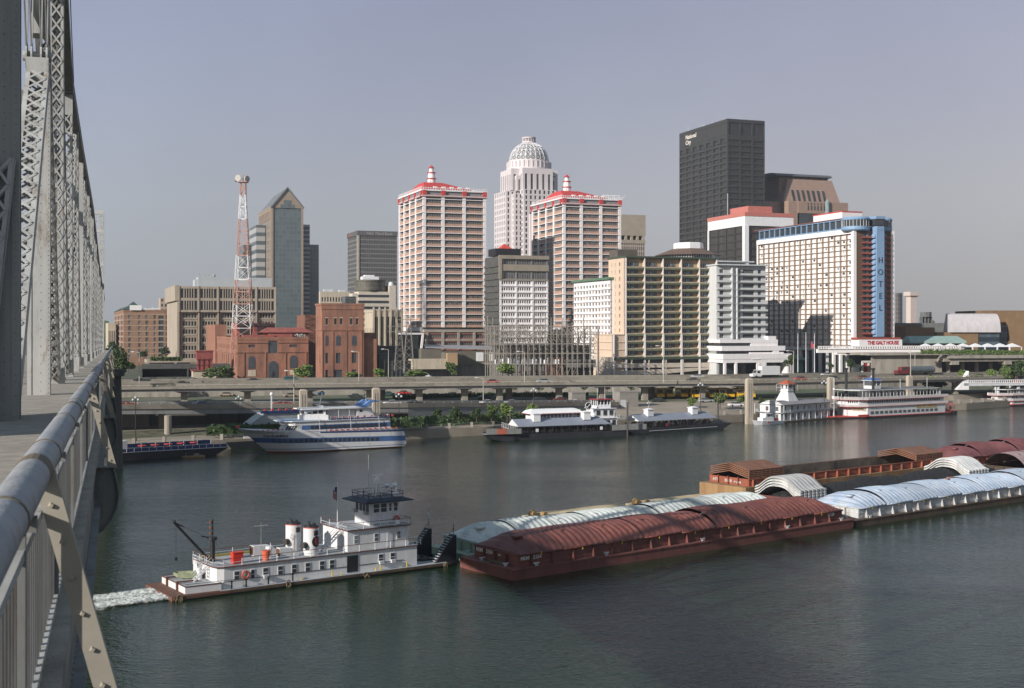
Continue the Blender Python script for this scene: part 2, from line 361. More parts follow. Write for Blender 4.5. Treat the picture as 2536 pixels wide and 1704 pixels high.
# near solid column
def solid_post(y, top, w=.66, d=.62, zb=WZ):
 m = MB(); x1 = AX; x0 = AX - w
 m.box(x0, y - d / 2, zb, x1, y + d / 2, top)
 for xx in (x0, x1 - .14): m.box(xx - .0, y - d / 2 - .02, zb, xx + .14, y - d / 2 - .002, top)
 rivets(m, (x1 - .05, y - d / 2 - .02, zb), (x1 - .05, y - d / 2 - .02, top), .16, .02)
 rivets(m, (x1 - .30, y - d / 2 - .002, zb), (x1 - .30, y - d / 2 - .002, top), .30, .02)
 m.box(x1 + .002, y - d / 2 - .02, zb, x1 + .02, y - d / 2 + .12, top); m.box(x1 + .002, y + d / 2 - .12, zb, x1 + .02, y + d / 2, top)
 return m.build('post', brs if y > 40 else mat('near_post_shade_paint', (.24, .245, .23), .65, .25, 1.2, streak=True, col2=(.32, .325, .30)), bridge)  # near post's shade mixed into a darker, weathered paint tone
solid_post(31.0, 34, w=1.5, d=.7)
m_ = MB(); laced(m_, (AX - .93, 30.3, WZ), (AX - .35, 30.42, 4.2), .62, .3); m_.build('diagonal', brs, bridge)
# laced diagonal to the pinned joint, with eyebars above
m_ = MB(); laced(m_, (AX - .42, 31.6, WZ), (AX - .33, 44.3, 8.9), .72, .55, .15, .62, .085); m_.box(AX - .68, 44.0, 8.7, AX + .02, 44.6, 9.5); m_.build('diagonal', brs, bridge)
m_ = MB()
for xo in (-.04, -.22, -.52, -.68):
 m_.bar((AX + xo, 44.4, 9.2), (AX + xo - .1, 50, 27), .035, .30, up=(0, 0, 1)); m_.bar((AX + xo, 44.4, 9.6), (AX + xo - .1, 34, 26), .035, .26, up=(0, 0, 1))
 m_.tube((AX + xo - .03, 44.4, 9.6), (AX + xo + .03, 44.4, 9.6), .42, n=14)
m_.tube((AX - .8, 44.4, 9.6), (AX + .1, 44.4, 9.6), .17, n=10); m_.build('eyebar', brs, bridge)
solid_post(45.6, 8.6, w=.72, d=.6)
m_ = MB(); m_.box(AX - .6, 45.3, 10.6, AX - .02, 46.1, 13.4); laced(m_, (AX - .32, 45.7, 13.4), (AX - .32, 45.7, 24), .6, .5); m_.build('post', brs, bridge)
YS = [58, 70, 82, 94, 106, 118, 130, 142, 154, 166, 178, 190, 202, 214, 226, 238, 250]
for i, y in enumerate(YS):
 h = chord_h(y)
 m = MB()
 if y in (94, 130):
  m.box(AX - .62, y - .28, WZ, AX, y + .28, h - .6); rivets(m, (AX - .05, y - .29, WZ), (AX - .05, y - .29, h - .6), .3, .03)
 else:
  laced(m, (AX - .31, y, WZ), (AX - .31, y, h - 1.4), .62, .5, .13, .62 if y < 100 else .9, .075 if y < 100 else .1)
  m.box(AX - .62, y - .26, h - 1.5, AX, y + .26, h - .3)
 m.box(AX - .68, y - .34, WZ, AX + .04, y + .34, WZ + .9)
 m.build('post', brs, bridge)
# half-panel posts and diagonals
AL = [34] + YS
for i, (ya, yb) in enumerate(zip(YS[:-1], YS[1:])):
 m = MB(); ha, hb = chord_h(ya), chord_h(yb)
 if i % 2 == 0: laced(m, (AX - .36, ya + .4, ha - .6), (AX - .36, yb - .3, WZ + .3), .5, .36, .11, .7, .08)
 else: laced(m, (AX - .36, ya + .4, WZ + .3), (AX - .36, yb - .3, hb - .6), .5, .36, .11, .7, .08)
 m.build('diagonal', brs, bridge)
 if ya < 130:
  m = MB(); ym = (ya + yb) / 2; laced(m, (AX - .33, ym, WZ), (AX - .33, ym, (ha + WZ) / 2 + 1), .42, .3, .1, .7, .07); m.build('hanger', brs, bridge)
m_ = MB(); laced(m_, (AX - .36, 46.4, 13.2), (AX - .36, 57.6, WZ + .3), .5, .4); m_.build('diagonal', brs, bridge)
# top chord and bottom chord
m_ = MB(); cy = [58, 69, 82, 94, 118, 142, 165, 190, 214, 240, 262, 300]
for a, b_ in zip(cy[:-1], cy[1:]):
 m_.bar((AX - .33, a, chord_h(a)), (AX - .33, b_, chord_h(b_)), .74, .75, up=(1, 0, 0))
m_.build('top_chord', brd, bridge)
m_ = MB()
for xo in (-.1, -.3, -.55): m_.bar((AX + xo, 69, 13.9), (AX + xo + .1, 44, 23.2), .04, .26, up=(0, 0, 1))
for xo in (.08,): m_.bar((AX + xo, 69, 13.7), (AX + xo, 47, 26), .04, .22, up=(0, 0, 1))
m_.build('eyebar', brs, bridge)
m_ = MB(); m_.box(AX - .66, -4, WZ - .9, AX - .02, 330, WZ - .17); m_.build('bottom_chord', brd, bridge)
# tall portal post above the shore pier
m_ = MB(); yt = 260; ht = 26.2
for xx in (-1.93, -4.4):
 laced(m_, (xx - .35, yt, WZ), (xx - .35, yt, ht), .75, .7, .16, 1.2, .16); m_.box(xx - .72, yt - .33, WZ, xx + .01, yt - .30, ht - 8)
for zz in (26.0, 22.3, 19, 15.6, 12): m_.box(-4.75, yt - .4, zz - .35, -1.92, yt + .4, zz + .35)
for za, zb in ((22.3, 26), (19, 22.3), (15.6, 19), (12, 15.6)):
 m_.bar((-4.4, yt - .3, za), (-2.3, yt - .3, zb), .22); m_.bar((-2.3, yt - .3, za), (-4.4, yt - .3, zb), .22)
m_.build('portal_tower', mat('pale_bridge_paint', (.50, .50, .48), .7, .1, .5), bridge)
# overhead sway struts over the roadway (they also shade the posts)
m_ = MB()
for y in YS[1::2]:
 m_.box(-12.3, y - .2, chord_h(y) - 1.0, AX - .7, y + .2, chord_h(y) - .3)
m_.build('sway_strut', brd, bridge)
# the far truss beyond the roadway, and an unseen tower plate added to shade the near post
for y in [24] + YS[::1]:
 if y > 130: continue
 h = chord_h(y); m = MB()
 if y == 24: m.box(-12.8, 20.5, WZ, -12.0, 27.5, 32)
 else: m.bar((-12.4, y, WZ), (-12.4, y, h), .6)
 m.build('far_post_or_shade_plate', brd, bridge)
m_ = MB()
for a, b_ in zip(cy[:5], cy[1:6]): m_.bar((-12.4, a, chord_h(a)), (-12.4, b_, chord_h(b_)), .7, .7, up=(1, 0, 0))
m_.bar((-12.4, 58, 17.6), (-12.4, 24, 32), .6); m_.build('far_chord', brd, bridge)
# handrail: pipe, collars, posts, fence, braces, brackets
px_, pz_ = -.392, -.66
m_ = MB()
ys = [.8, 3, 5.5, 8] + list(range(10, 331, 5))
for a, b_ in zip(ys[:-1], ys[1:]): m_.tube((px_, a, pz_), (px_, b_, pz_), .09, n=20, cap=False)
m_.build('handrail_pipe', pipe_m, bridge, smooth=True)
m_ = MB()
for k in range(20): m_.tube((px_, 4.95 + 2.9 * k, pz_), (px_, 4.99 + 2.9 * k, pz_), .0945, n=20)
for k in range(8): m_.tube((px_, 6.6 + 6.1 * k, pz_), (px_, 6.9 + 6.1 * k, pz_), .0925, n=20)
m_.build('pipe_collar', mat('collar_brown', (.15, .12, .08), .8, .2, 4), bridge)
PY = [7.0, 20.4, 33.8, 46, 58, 70, 82, 94, 106, 118, 130, 142, 154, 166]
for k in range(60):
 y = 2.4 + k * 3.35
 m = MB(); m.box(px_ - .03, y - .035, WZ, px_ + .03, y + .035, pz_ - .085); m.box(px_ - .05, y - .05, pz_ - .15, px_ + .075, y + .05, pz_ - .089)
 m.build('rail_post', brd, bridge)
m_ = MB(); m_.box(-.43, .8, -.93, -.365, 200, -.885); m_.box(-.43, .8, WZ + .002, -.365, 200, WZ + .05); m_.build('fence_rail', brs, bridge)
m_ = MB()
for k in range(900):
 y = 1.6 + k * .165
 if y > 150: break
 m_.box(-.405, y, WZ + .05, -.388, y + .045, -.932)
m_.build('fence_bars', weather(mat('fence_paint', (.11, .115, .115), .7, .2, 2, streak=True), (.07, .05, .035), .55, .68, 3, .2, .8), bridge)
fr = mat('brace_tan_paint', (.30, .275, .225), .7, .15, 2.0, col2=(.37, .34, .28))
def brace(y):
 m = MB(); a = Vector((-.315, y, -.66)); b_ = Vector((.03, y, -1.95)); d = (b_ - a).normalized(); nrm = Vector((-d.z, 0, d.x))  # outward in the x-z plane
 if nrm.x < 0: nrm = -nrm
 # leg facing along the bridge (seen flat), leg facing outward (seen edge-on)
 w1 = .10
 def blk(p, q, u, v, hu, hv):
  m.add([p - u * hu - v * hv, p + u * hu - v * hv, p + u * hu + v * hv, p - u * hu + v * hv, q - u * hu - v * hv, q + u * hu - v * hv, q + u * hu + v * hv, q - u * hu + v * hv],
              [(0, 3, 2, 1), (4, 5, 6, 7), (0, 1, 5, 4), (1, 2, 6, 5), (2, 3, 7, 6), (3, 0, 4, 7)])
 Yv = Vector((0, 1, 0))
 blk(a - nrm * .05, b_ - nrm * .05, nrm, Yv, .05, .006)
 blk(a + nrm * .006 + Yv * .05, b_ + nrm * .006 + Yv * .05, nrm, Yv, .006, .056)
 Ln = (b_ - a).length
 for k in range(6):
  c = a + d * (Ln * (.14 + k * .15)) - nrm * .05 - Yv * .006
  m.add([c + d * .019, c + nrm * .019, c - d * .019, c - nrm * .019, c + d * .012 - Yv * .016, c + nrm * .012 - Yv * .016, c - d * .012 - Yv * .016, c - nrm * .012 - Yv * .016],
              [(0, 1, 5, 4), (1, 2, 6, 5), (2, 3, 7, 6), (3, 0, 4, 7), (4, 5, 6, 7)])
 return m.build('rail_brace', fr, bridge)
prof = [(-2.2, -1.94), (.0, -1.94), (.035, -2.08), (.07, -2.28), (.075, -2.42), (.045, -2.58), (-.03, -2.75), (-.15, -2.9), (-.3, -3.0), (-.5, -3.06), (-2.2, -3.1)]
for i, y in enumerate(PY):
 brace(y)
 m = MB(); m.xz([(x, z) for x, z in prof], y - .012, y + .012)
 for (xa, za), (xb, zb) in zip(prof[1:-1], prof[2:]): m.add([(xa, y - .075, za), (xa, y + .075, za), (xb, y + .075, zb), (xb, y - .075, zb), (xa - .02, y - .075, za + .006), (xa - .02, y + .075, za + .006), (xb - .02, y + .075, zb + .01), (xb - .02, y - .075, zb + .01)], [(0, 1, 2, 3), (7, 6, 5, 4), (0, 3, 7, 4), (1, 5, 6, 2)])
 m.box(-.25, y - .09, -1.938, .02, y + .09, -1.92)
 m.build('bracket', brd, bridge)
# stone river pier
m_ = MB(); m_.prism([(-9, 255), (-1.2, 254), (1.6, 256), (1.78, 259), (1.6, 264), (-9, 266)], -28.5, -6.5, [(-9, 256), (-1.4, 255), (1.2, 257), (1.35, 259), (1.2, 263), (-9, 265)])
m_.prism([(-9, 254), (-1, 253), (1.8, 255.6), (2.0, 259), (1.8, 265), (-9, 267)], -6.5, -5.2); m_.build('stone_pier', stone, bridge)
m_ = MB(); m_.box(-3.4, 254, -5.2, -1.7, 266, -1.9); m_.build('bearing', brd, bridge)
# ================================================================ city
TH = R(19.95); cT, sT = cos(TH), sin(TH)
def place(xc, Z, xl=None, xr=None, zg=CITY):
 """near corner at pixel column xc and depth Z on the street grid; lengths of the east and north faces"""
 X = (xc - CX) / F * Z
 Le = Ln = None
 if xl is not None:
  k = (xl - CX) / F; Le = (X - k * Z) / (sT + k * cT)
 if xr is not None:
  k = (xr - CX) / F; Ln = (k * Z - X) / (cT - k * sT)
 return (X, Z, zg), Le, Ln
PANES = {}
def window_part(w_, h_, fc, m, root, loc, name='window'):
 key = (round(w_, 2), round(h_, 2), fc, m.name, name)
 if key not in PANES:
  q = MB()
  if fc == 'N': q.box(-w_ / 2, 0, -h_ / 2, w_ / 2, .08, h_ / 2)
  else: q.box(0, -w_ / 2, -h_ / 2, .08, w_ / 2, h_ / 2)
  o = q.build(name, m, root, loc=loc); PANES[key] = o
  return o
 o = PANES[key].copy(); COL.objects.link(o); o.parent = root; o.location = loc
 return o
def panes(root, items, name='window', limit=100):
 """items: (face, u_centre, z_centre, w, h, depth, offset, mat); the nearest ones become parts, the rest one stuff part"""
 M_ = Matrix.Translation(root.location) @ root.rotation_euler.to_matrix().to_4x4()
 def wl(it):
  fc, u, z, w_, h_, d, off, m = it
  return Vector((u, off + d, z)) if fc == 'N' else Vector((off + d, u, z))
 def key(it):
  p = M_ @ wl(it); return -(it[3] * it[4]) / ((p - Vector((0, 0, H))).length ** 2)
 items = sorted(items, key=key)
 for it in items[:limit]:
  window_part(it[3], it[4], it[0], it[7], root, wl(it), name)
 rest = items[limit:]
 if rest:
  q = MB()
  for it in rest:
   fc, u, z, w_, h_, d, off, m = it; q.use(m)
   if fc == 'N': q.box(u - w_ / 2, off + d, z - h_ / 2, u + w_ / 2, off + d + .08, z + h_ / 2)
   else: q.box(off + d, u - w_ / 2, z - h_ / 2, off + d + .08, u + w_ / 2, z + h_ / 2)
  tag(q.build(name, None, root), kind='stuff')
def wallface(mb, fc, u0, u1, z0, z1, rects, d=.3, off=0.0):
 """a wall face with real openings; rects (ua,ub,za,zb)"""
 def pt(u, z, dep=0): return (u, off + dep, z) if fc == 'N' else (off + dep, u, z)
 us = sorted(set([round(u0, 3), round(u1, 3)] + [round(v, 3) for r in rects for v in r[:2] if u0 < v < u1]))
 zs = sorted(set([round(z0, 3), round(z1, 3)] + [round(v, 3) for r in rects for v in r[2:] if z0 < v < z1]))
 hole = set()
 for (ua, ub, za, zb) in rects:
  for i in range(len(us) - 1):
   if us[i] >= round(ua, 3) - 1e-4 and us[i + 1] <= round(ub, 3) + 1e-4:
    for j in range(len(zs) - 1):
     if zs[j] >= round(za, 3) - 1e-4 and zs[j + 1] <= round(zb, 3) + 1e-4: hole.add((i, j))
 for j in range(len(zs) - 1):
  i = 0
  while i < len(us) - 1:
   if (i, j) in hole: i += 1; continue
   k = i
   while k < len(us) - 1 and (k, j) not in hole: k += 1
   mb.quad(pt(us[i], zs[j]), pt(us[k], zs[j]), pt(us[k], zs[j + 1]), pt(us[i], zs[j + 1])); i = k
 for (ua, ub, za, zb) in rects:
  mb.quad(pt(ua, za), pt(ub, za), pt(ub, za, d), pt(ua, za, d)); mb.quad(pt(ua, zb), pt(ub, zb), pt(ub, zb, d), pt(ua, zb, d))
  mb.quad(pt(ua, za), pt(ua, zb), pt(ua, zb, d), pt(ua, za, d)); mb.quad(pt(ub, za), pt(ub, zb), pt(ub, zb, d), pt(ub, za, d))
def backs(mb, Ln, Le, z0, z1, roof=True, x0=0, y0=0):
 """west and south walls and the roof of a block whose north and east faces are made separately"""
 mb.quad((x0 + Ln, y0, z0), (x0 + Ln, y0 + Le, z0), (x0 + Ln, y0 + Le, z1), (x0 + Ln, y0, z1))
 mb.quad((x0, y0 + Le, z0), (x0 + Ln, y0 + Le, z0), (x0 + Ln, y0 + Le, z1), (x0, y0 + Le, z1))
 if roof: mb.quad((x0, y0, z1), (x0 + Ln, y0, z1), (x0 + Ln, y0 + Le, z1), (x0, y0 + Le, z1))
def parapet(mb, Ln, Le, z, h=.9, t=.3, o=.15, x0=0, y0=0):
 mb.box(x0 - o, y0 - o, z, x0 + Ln + o, y0 + t - o, z + h); mb.box(x0 - o, y0 + Le - t + o, z, x0 + Ln + o, y0 + Le + o, z + h)
 mb.box(x0 - o, y0 + t - o, z, x0 + t - o, y0 + Le - t + o, z + h); mb.box(x0 + Ln - t + o, y0 + t - o, z, x0 + Ln + o, y0 + Le - t + o, z + h)
def grid(u0, u1, n, frac, z0, z1, m, zf0, zf1):
 """n x m openings; frac = width share of each bay; zf0..zf1 = vertical share of each storey"""
 r = []; bw = (u1 - u0) / n; fh = (z1 - z0) / m
 for i in range(n):
  for j in range(m):
   c = u0 + (i + .5) * bw; r.append((c - bw * frac / 2, c + bw * frac / 2, z0 + (j + zf0) * fh, z0 + (j + zf1) * fh))
 return r
rg = random.Random(5)
def to_panes(fc, rects, d=.3, off=0.0, mats=None, wts=None):
 mats = mats or [glass, glassg, glass2]; wts = wts or [6, 3, 1]
 return [(fc, (a + b) / 2, (c + e) / 2, b - a, e - c, d, off, rg.choices(mats, wts)[0]) for a, b, c, e in rects]
def arch(mb, fc, u, z0, w_, h_, off, m, parent, name='window'):
 """arched pane standing in a wall"""
 q = MB(); r = w_ / 2; pts = [(u - r, z0), (u + r, z0)] + [(u + r * cos(a), z0 + h_ - r + r * sin(a)) for a in [pi * k / 8 for k in range(9)]]
 if fc == 'N': q.xz(pts, off, off + .1)
 else: q.yz(pts, off, off + .1)
 return q.build(name, m, parent)
# ---- 1 brick hotel with green pyramid roof (far left)
(o, Le, Ln) = place(306, 650, 283, 422); zt = ZT(771, 650) - CITY
t = thing('brick_hotel', 'brown brick hotel with thin pale floor bands and small green pyramid roof by the bridge', 'building', o, TH)
b_ = MB(); rN = [];
NF = 8; z0 = 3.5; fh = (zt - 1.5 - z0) / NF
cols = [(3.0, 4.6), (9.4, 11.0), (14.0, 15.8), (19.2, 20.7), (27.2, 28.8)]
for (a, c) in cols:
 for j in range(NF): rN.append((a * Ln / 30, c * Ln / 30, z0 + j * fh + .6, z0 + j * fh + fh - .35))
rb = [(22.3 * Ln / 30, 25.6 * Ln / 30, z0 + fh * .3, zt - 2.2)]
wallface(b_, 'N', 0, Ln, 0, zt, rN + rb, .35); rE = grid(1, max(Le - 1, 2), 3, .5, z0, zt - 1.5, NF, .25, .85); wallface(b_, 'E', 0, Le, 0, zt, rE, .35); backs(b_, Ln, Le, 0, zt); parapet(b_, Ln, Le, zt)
b_.build('wall', mat('hotel_brick', (.26, .155, .105), .9, .15, .5), t)
panes(t, to_panes('N', rN, mats=[glass2, glassg], wts=[3, 1]) + to_panes('E', rE))
b_ = MB(); b_.box(rb[0][0], .36, rb[0][2], rb[0][1], .5, rb[0][3])
b_.build('recess', glass, t)
b_ = MB()
for j in range(NF): b_.box(rb[0][0], .02, z0 + j * fh + .3, rb[0][1], .34, z0 + j * fh + .5)
b_.build('balconies', gwhite, t)
b_ = MB()
for j in range(NF): b_.box(-.08, -.08, z0 + j * fh + fh - .1, Ln + .05, -.004, z0 + j * fh + fh + .08); b_.box(-.08, -.004, z0 + j * fh + fh - .1, -.004, Le, z0 + j * fh + fh + .08)
b_.build('floor_bands', cream, t)
b_ = MB(); b_.prism([(-.5, -.5), (9.8, -.5), (9.8, Le + .5), (-.5, Le + .5)], zt + 1.0, zt + 3.1, [(3, 1.5), (7, 1.5), (7, Le - 2), (3, Le - 2)]); b_.prism([(2.5, 1), (7.5, 1), (7.5, 5), (2.5, 5)], zt + 3.1, zt + 5.2, [(4.9, 2.9), (5.1, 2.9), (5.1, 3.1), (4.9, 3.1)])
b_.build('roof', mat('green_roof', (.045, .085, .075), .8, .2, 1), t)
b_ = MB(); b_.box(3.0, -.9, zt + .6, 9.0, -.6, zt + 3.2); b_.build('sign_board', white, t)
# ---- strip building left of it
(o, Le, Ln) = place(268, 700, 262, 286); zt = ZT(800, 700) - CITY
t = thing('low_office', 'low pale office with tall piers between the bridge tip and the brick hotel', 'building', o, TH)
b_ = MB(); r_ = grid(0, Ln, 4, .5, 2, zt - 2.5, 1, .1, .9); wallface(b_, 'N', 0, Ln, 0, zt, r_, .3); b_.box(-.05, .45, 0, Ln, Le, zt - .001); b_.build('wall', cream, t); panes(t, to_panes('N', r_))
# ---- white truss bridge seen beyond
t = thing('far_truss', 'white steel truss span rising behind the brick hotel roof', 'bridge', (P(395, 770, 900).x, 900, 0), TH)
b_ = MB(); zb = ZT(783, 900); zt_ = ZT(763, 900)
xs_ = [-16, -10, -5, 0, 5, 10, 14]
b_.bar((-16, 0, zb), (26, 0, zb), .8); b_.bar((-16, 0, zt_ - 1.5), (26, 0, zt_ + 1.6), 1.0)
for i, x in enumerate(xs_): b_.bar((x, 0, zb), (x, 0, zt_ + (x + 16) * .06), .5);
for i, (a, c) in enumerate(zip(xs_[:-1], xs_[1:])): b_.bar((a, 0, zb if i % 2 else zt_ - 1), (c, 0, zt_ if i % 2 else zb), .5)
for x in (-16, 26): b_.box(x - .5, -.5, 6, x + .5, .5, zb)
b_.build('truss_frame', white, t)
# ---- beige slab far
(o, Le, Ln) = place(397, 820, 393, 425); zt = ZT(738, 820) - CITY
t = thing('pale_tower_block', 'small pale beige tower peeping between the white truss and the concrete office', 'building', o, TH)
b_ = MB(); r_ = grid(0, Ln, 3, .5, 10, zt, 9, .3, .8); wallface(b_, 'N', 0, Ln, 0, zt, r_, .3); wallface(b_, 'E', 0, Le, 0, zt, [], .3); backs(b_, Ln, Le, 0, zt); b_.build('wall', mat('pinkish_stone', (.42, .33, .26), .9, .1, .3), t); panes(t, to_panes('N', r_))
# ---- 2 concrete office
Z = 600; (o, Le, Ln) = place(443, Z, 418, 681); zt = ZT(709, Z) - CITY
t = thing('concrete_office', 'broad tan concrete office with grouped windows between deep vertical fins, behind the lattice mast', 'building', o, TH)
con2 = mat('tan_concrete', (.36, .31, .245), .9, .14, .35, streak=True)
b_ = MB(); zm = zt * .69; nb = 5; bw = Ln / nb
rr = []
for i in range(nb):
 for j in range(2):
  za = zm + .7 + j * (zt - zm - .8) / 2
  for k in range(7 if False else 6):
   wv = [.12, .07, .07, .07, .07, .12][k]; ww = bw * (.145 if k in (0, 5) else .085); c = i * bw + bw * [.13, .29, .415, .54, .665, .83][k] + bw * .02
   rr.append((c - ww / 2, c + ww / 2, za + .3, za + (zt - zm) / 2 - 1.4))
wallface(b_, 'N', 0, Ln, zm, zt, rr, .45, off=-1.6)
b_.quad((0, -1.6, zm), (Ln, -1.6, zm), (Ln, 0, zm), (0, 0, zm)); b_.quad((0, -1.6, zt), (Ln, -1.6, zt), (Ln, 0, zt), (0, 0, zt)); b_.quad((Ln, -1.6, zm), (Ln, 0, zm), (Ln, 0, zt), (Ln, -1.6, zt)); b_.quad((0, -1.6, zm), (0, 0, zm), (0, 0, zt), (0, -1.6, zt))
r2 = []; nfl = 6; lo = 4.2; fh = (zm - lo) / nfl
for i in range(nb):
 for j in range(nfl):
  for k in range(5):
   c = i * bw + bw * (.24 + .15 * k); r2.append((c - bw * .055, c + bw * .055, lo + j * fh + fh * .32, lo + j * fh + fh * .86))
wallface(b_, 'N', 0, Ln, lo, zm, r2, .4); b_.quad((0, 0, lo), (Ln, 0, lo), (Ln, 3, lo), (0, 3, lo)); b_.box(1, 3, 0, Ln - 1, 3.2, lo)
for i in range(nb):
 for j in range(nfl): b_.box(i * bw + bw * .13, -.28, lo + j * fh + fh * .1, i * bw + bw * .93, -.003, lo + j * fh + fh * .3)
b_.prism([(-2.2, -2.0), (0, -2.0), (0, Le), (-2.2, Le)], 0, 5, [(-.9, -1.3), (0, -1.3), (0, Le), (-.9, Le)]); b_.box(-.9, -1.3, 5, -.002, Le, zt - 7); b_.box(-2.0, -1.7, zt - 7, -.002, Le, zt + .5)
backs(b_, Ln, Le, 0, zt, x0=0); b_.build('wall', con2, t)
b_ = MB()
for i in range(nb + 1): b_.box(i * bw - .30, -1.2, 0, i * bw + .30, -.002, zm); b_.box(i * bw - .18, -1.9, zm, i * bw + .18, -1.604, zt + .3)
b_.build('fins', con2, t)
b_ = MB()
for i in range(nb): b_.box(i * bw + .46, -.12, lo, i * bw + bw * .13, -.004, zm - .1); b_.box(i * bw + bw * .93, -.12, lo, (i + 1) * bw - .46, -.004, zm - .1)
b_.build('brick_panels', mat('ochre_brick', (.27, .15, .085), .9, .1, .5), t)
panes(t, to_panes('N', rr, .45, -1.6, [glass], [1]) + to_panes('N', r2, .4, 0, [glass, bronze, glassg], [4, 2, 1]))
b_ = MB(); zp = ZT(686, Z + 12) - CITY; xa = 10; b_.box(xa, 9, zt, xa + 36, 20, zp); b_.box(xa - 1.5, 10, zt, xa, 20, zp - 1.2); b_.build('penthouse', mat('pale_metal_panel', (.40, .43, .45), .6, .06, .4), t)
b_ = MB()
for x in (11, 13.5, 15.5): b_.bar((x, 12, zp), (x, 12, zp + 2.6), .16); b_.box(x - .5, 11.9, zp + 1, x + .5, 12.1, zp + 1.2)
b_.sphere((18, 12, zp + .9), .8); b_.build('antennas', steel, t)
b_ = MB(); b_.box(24, -6, 0, 70, -5.6, 3); b_.box(24, -6, 3, 70, 2.8, 3.4)
# parking deck in front
t = thing('parking_deck', 'low tan concrete parking deck with dark openings and a planted hedge on top', 'parking structure', G(364, 922, 8), TH)
b_ = MB(); b_.box(0, 0, 4.3, 36, 18, 5.6); b_.box(0, 17.5, 0, 36, 18, 4.3)
for x in (0, 12, 21.5, 35): b_.box(x, 0, 0, x + 1, 1, 4.3);
b_.box(19, .2, 0, 22, 3, 4.3); b_.build('deck', con2, t)
t = thing('low_garage', 'dark grey flat roofed garage behind the parked cars, below the tan parking deck', 'garage', G(350, 941, 7), R(14))
b_ = MB(); b_.box(0, 0, 4.4, 38, 11, 6.2); b_.box(0, 10.6, 0, 38, 11, 4.4); b_.box(0, 0, 0, .4, 11, 4.4); b_.box(37.6, 0, 0, 38, 11, 4.4); b_.box(17.8, 0, 0, 18.4, .6, 4.4); b_.build('shell', mat('dark_garage', (.075, .075, .072), .9, .2, .4), t)
# ---- 3 lattice radio mast
t = thing('radio_mast', 'tall red and white lattice mast with round dish antennas on top', 'radio mast', (P(602, 850, 505).x, 505, 0), 0)
zb = 18; ztp = ZT(452, 505); mr = MB(); red_m = mat('mast_red', (.44, .24, .19), .6, .1, 1); wh_m = mat('mast_white', (.68, .68, .68), .6, .1, 1)
nseg = 14;
def mr_w(k):
 f_ = (k / nseg); return max(1.0, 4.2 - 3.4 * f_)
zs_ = [zb + (ztp - zb) * (1 - (1 - k / nseg) ** 1.0) for k in range(nseg + 1)]
bands = [0, 0, 0, 1, 1, 0, 0, 1, 1, 0, 0, 1, 1, 0]
bands = [0, 0, 1, 1, 0, 0, 1, 1, 0, 0, 0, 1, 1, 0]
for k in range(nseg):
 mr.use(wh_m if bands[k] else red_m); a, c = mr_w(k), mr_w(k + 1)
 P4 = [(-1, -1), (1, -1), (1, 1), (-1, 1)]
 for i in range(4):
  x1, y1 = P4[i]; x2, y2 = P4[(i + 1) % 4]
  mr.bar((x1 * a, y1 * a, zs_[k]), (x1 * c, y1 * c, zs_[k + 1]), .26)
  mr.bar((x1 * a, y1 * a, zs_[k]), (x2 * a, y2 * a, zs_[k]), .2)
  mr.bar((x1 * a, y1 * a, zs_[k]), (x2 * c, y2 * c, zs_[k + 1]), .13); mr.bar((x2 * a, y2 * a, zs_[k]), (x1 * c, y1 * c, zs_[k + 1]), .13)
mr.build('lattice', None, t)
b_ = MB(); b_.box(-1.9, -1.9, ztp, 1.9, 1.9, ztp + .3); b_.bar((0, 0, ztp), (0, 0, ztp + 3.4), .3); b_.build('platform', red_m, t)
for (x, y, z, r, d) in ((-1.5, -1.2, 1.6, 1.35, (-.3, -1, 0)), (1.5, -1.0, 1.3, 1.3, (.8, -.6, 0)), (-2.6, .6, 1.5, 1.3, (-1, -.2, 0))):
 q = MB(); dv = Vector(d).normalized(); c = Vector((x, y, ztp + z)); q.tube(c, c + dv * .7, r * .9, r, n=14); q.build('dish_antenna', mat('dish_grey', (.42, .40, .36), .7, .1, 1), t, smooth=False)
# ---- 4 glass tower with gable
Z = 880; (o, Le, Ln) = place(672, Z, 641, 751); zt = ZT(514, Z) - CITY; za = ZT(468, Z + 5) - CITY
t = thing('gabled_glass_tower', 'blue grey glass tower with a pointed stone gable and lower glass wings', 'tower', o, TH)
gl = curtain('bluegrey_curtain', (.085, .12, .135), (.115, .155, .165), (.16, .155, .14), 2.6, 3.2, .10, .14, .18)
st = mat('pinkish_granite', (.30, .235, .185), .8, .1, .2)
b_ = MB(); b_.quad((1.3, 0, 0), (Ln - 1.3, 0, 0), (Ln - 1.3, 0, zt), (1.3, 0, zt)); b_.xz([(Ln * .28, zt), (Ln * .72, zt), (Ln * .72, zt + 2.4), (Ln * .62, zt + 2.4), (Ln * .62, zt + 5.5), (Ln * .38, zt + 5.5), (Ln * .38, zt + 2.4), (Ln * .28, zt + 2.4)], -.7, -.01); b_.build('glass_front', gl, t)
b_ = MB(); b_.box(0, -.6, 0, 1.3, .2, zt); b_.box(Ln - 1.3, -.6, 0, Ln, .2, zt); b_.xz([(0, zt), (Ln, zt), (Ln / 2, za)], -.55, .1); b_.quad((Ln, 0, 0), (Ln, Le, 0), (Ln, Le, zt), (Ln, 0, zt)); b_.quad((0, Le, 0), (Ln, Le, 0), (Ln, Le, zt), (0, Le, zt))
b_.box(-.3, 0, zt - 2, 0, Le, zt + 1); b_.box(-.25, 1, 0, -.003, 2.6, zt); b_.box(-.25, Le - 2.0, 0, -.003, Le - .5, zt)
nn = 9
for k in range(nn): b_.box(-.45, 3 + (Le - 5) * k / nn, zt - 9, -.003, 3.6 + (Le - 5) * k / nn, zt)
b_.build('stone_frame', st, t)
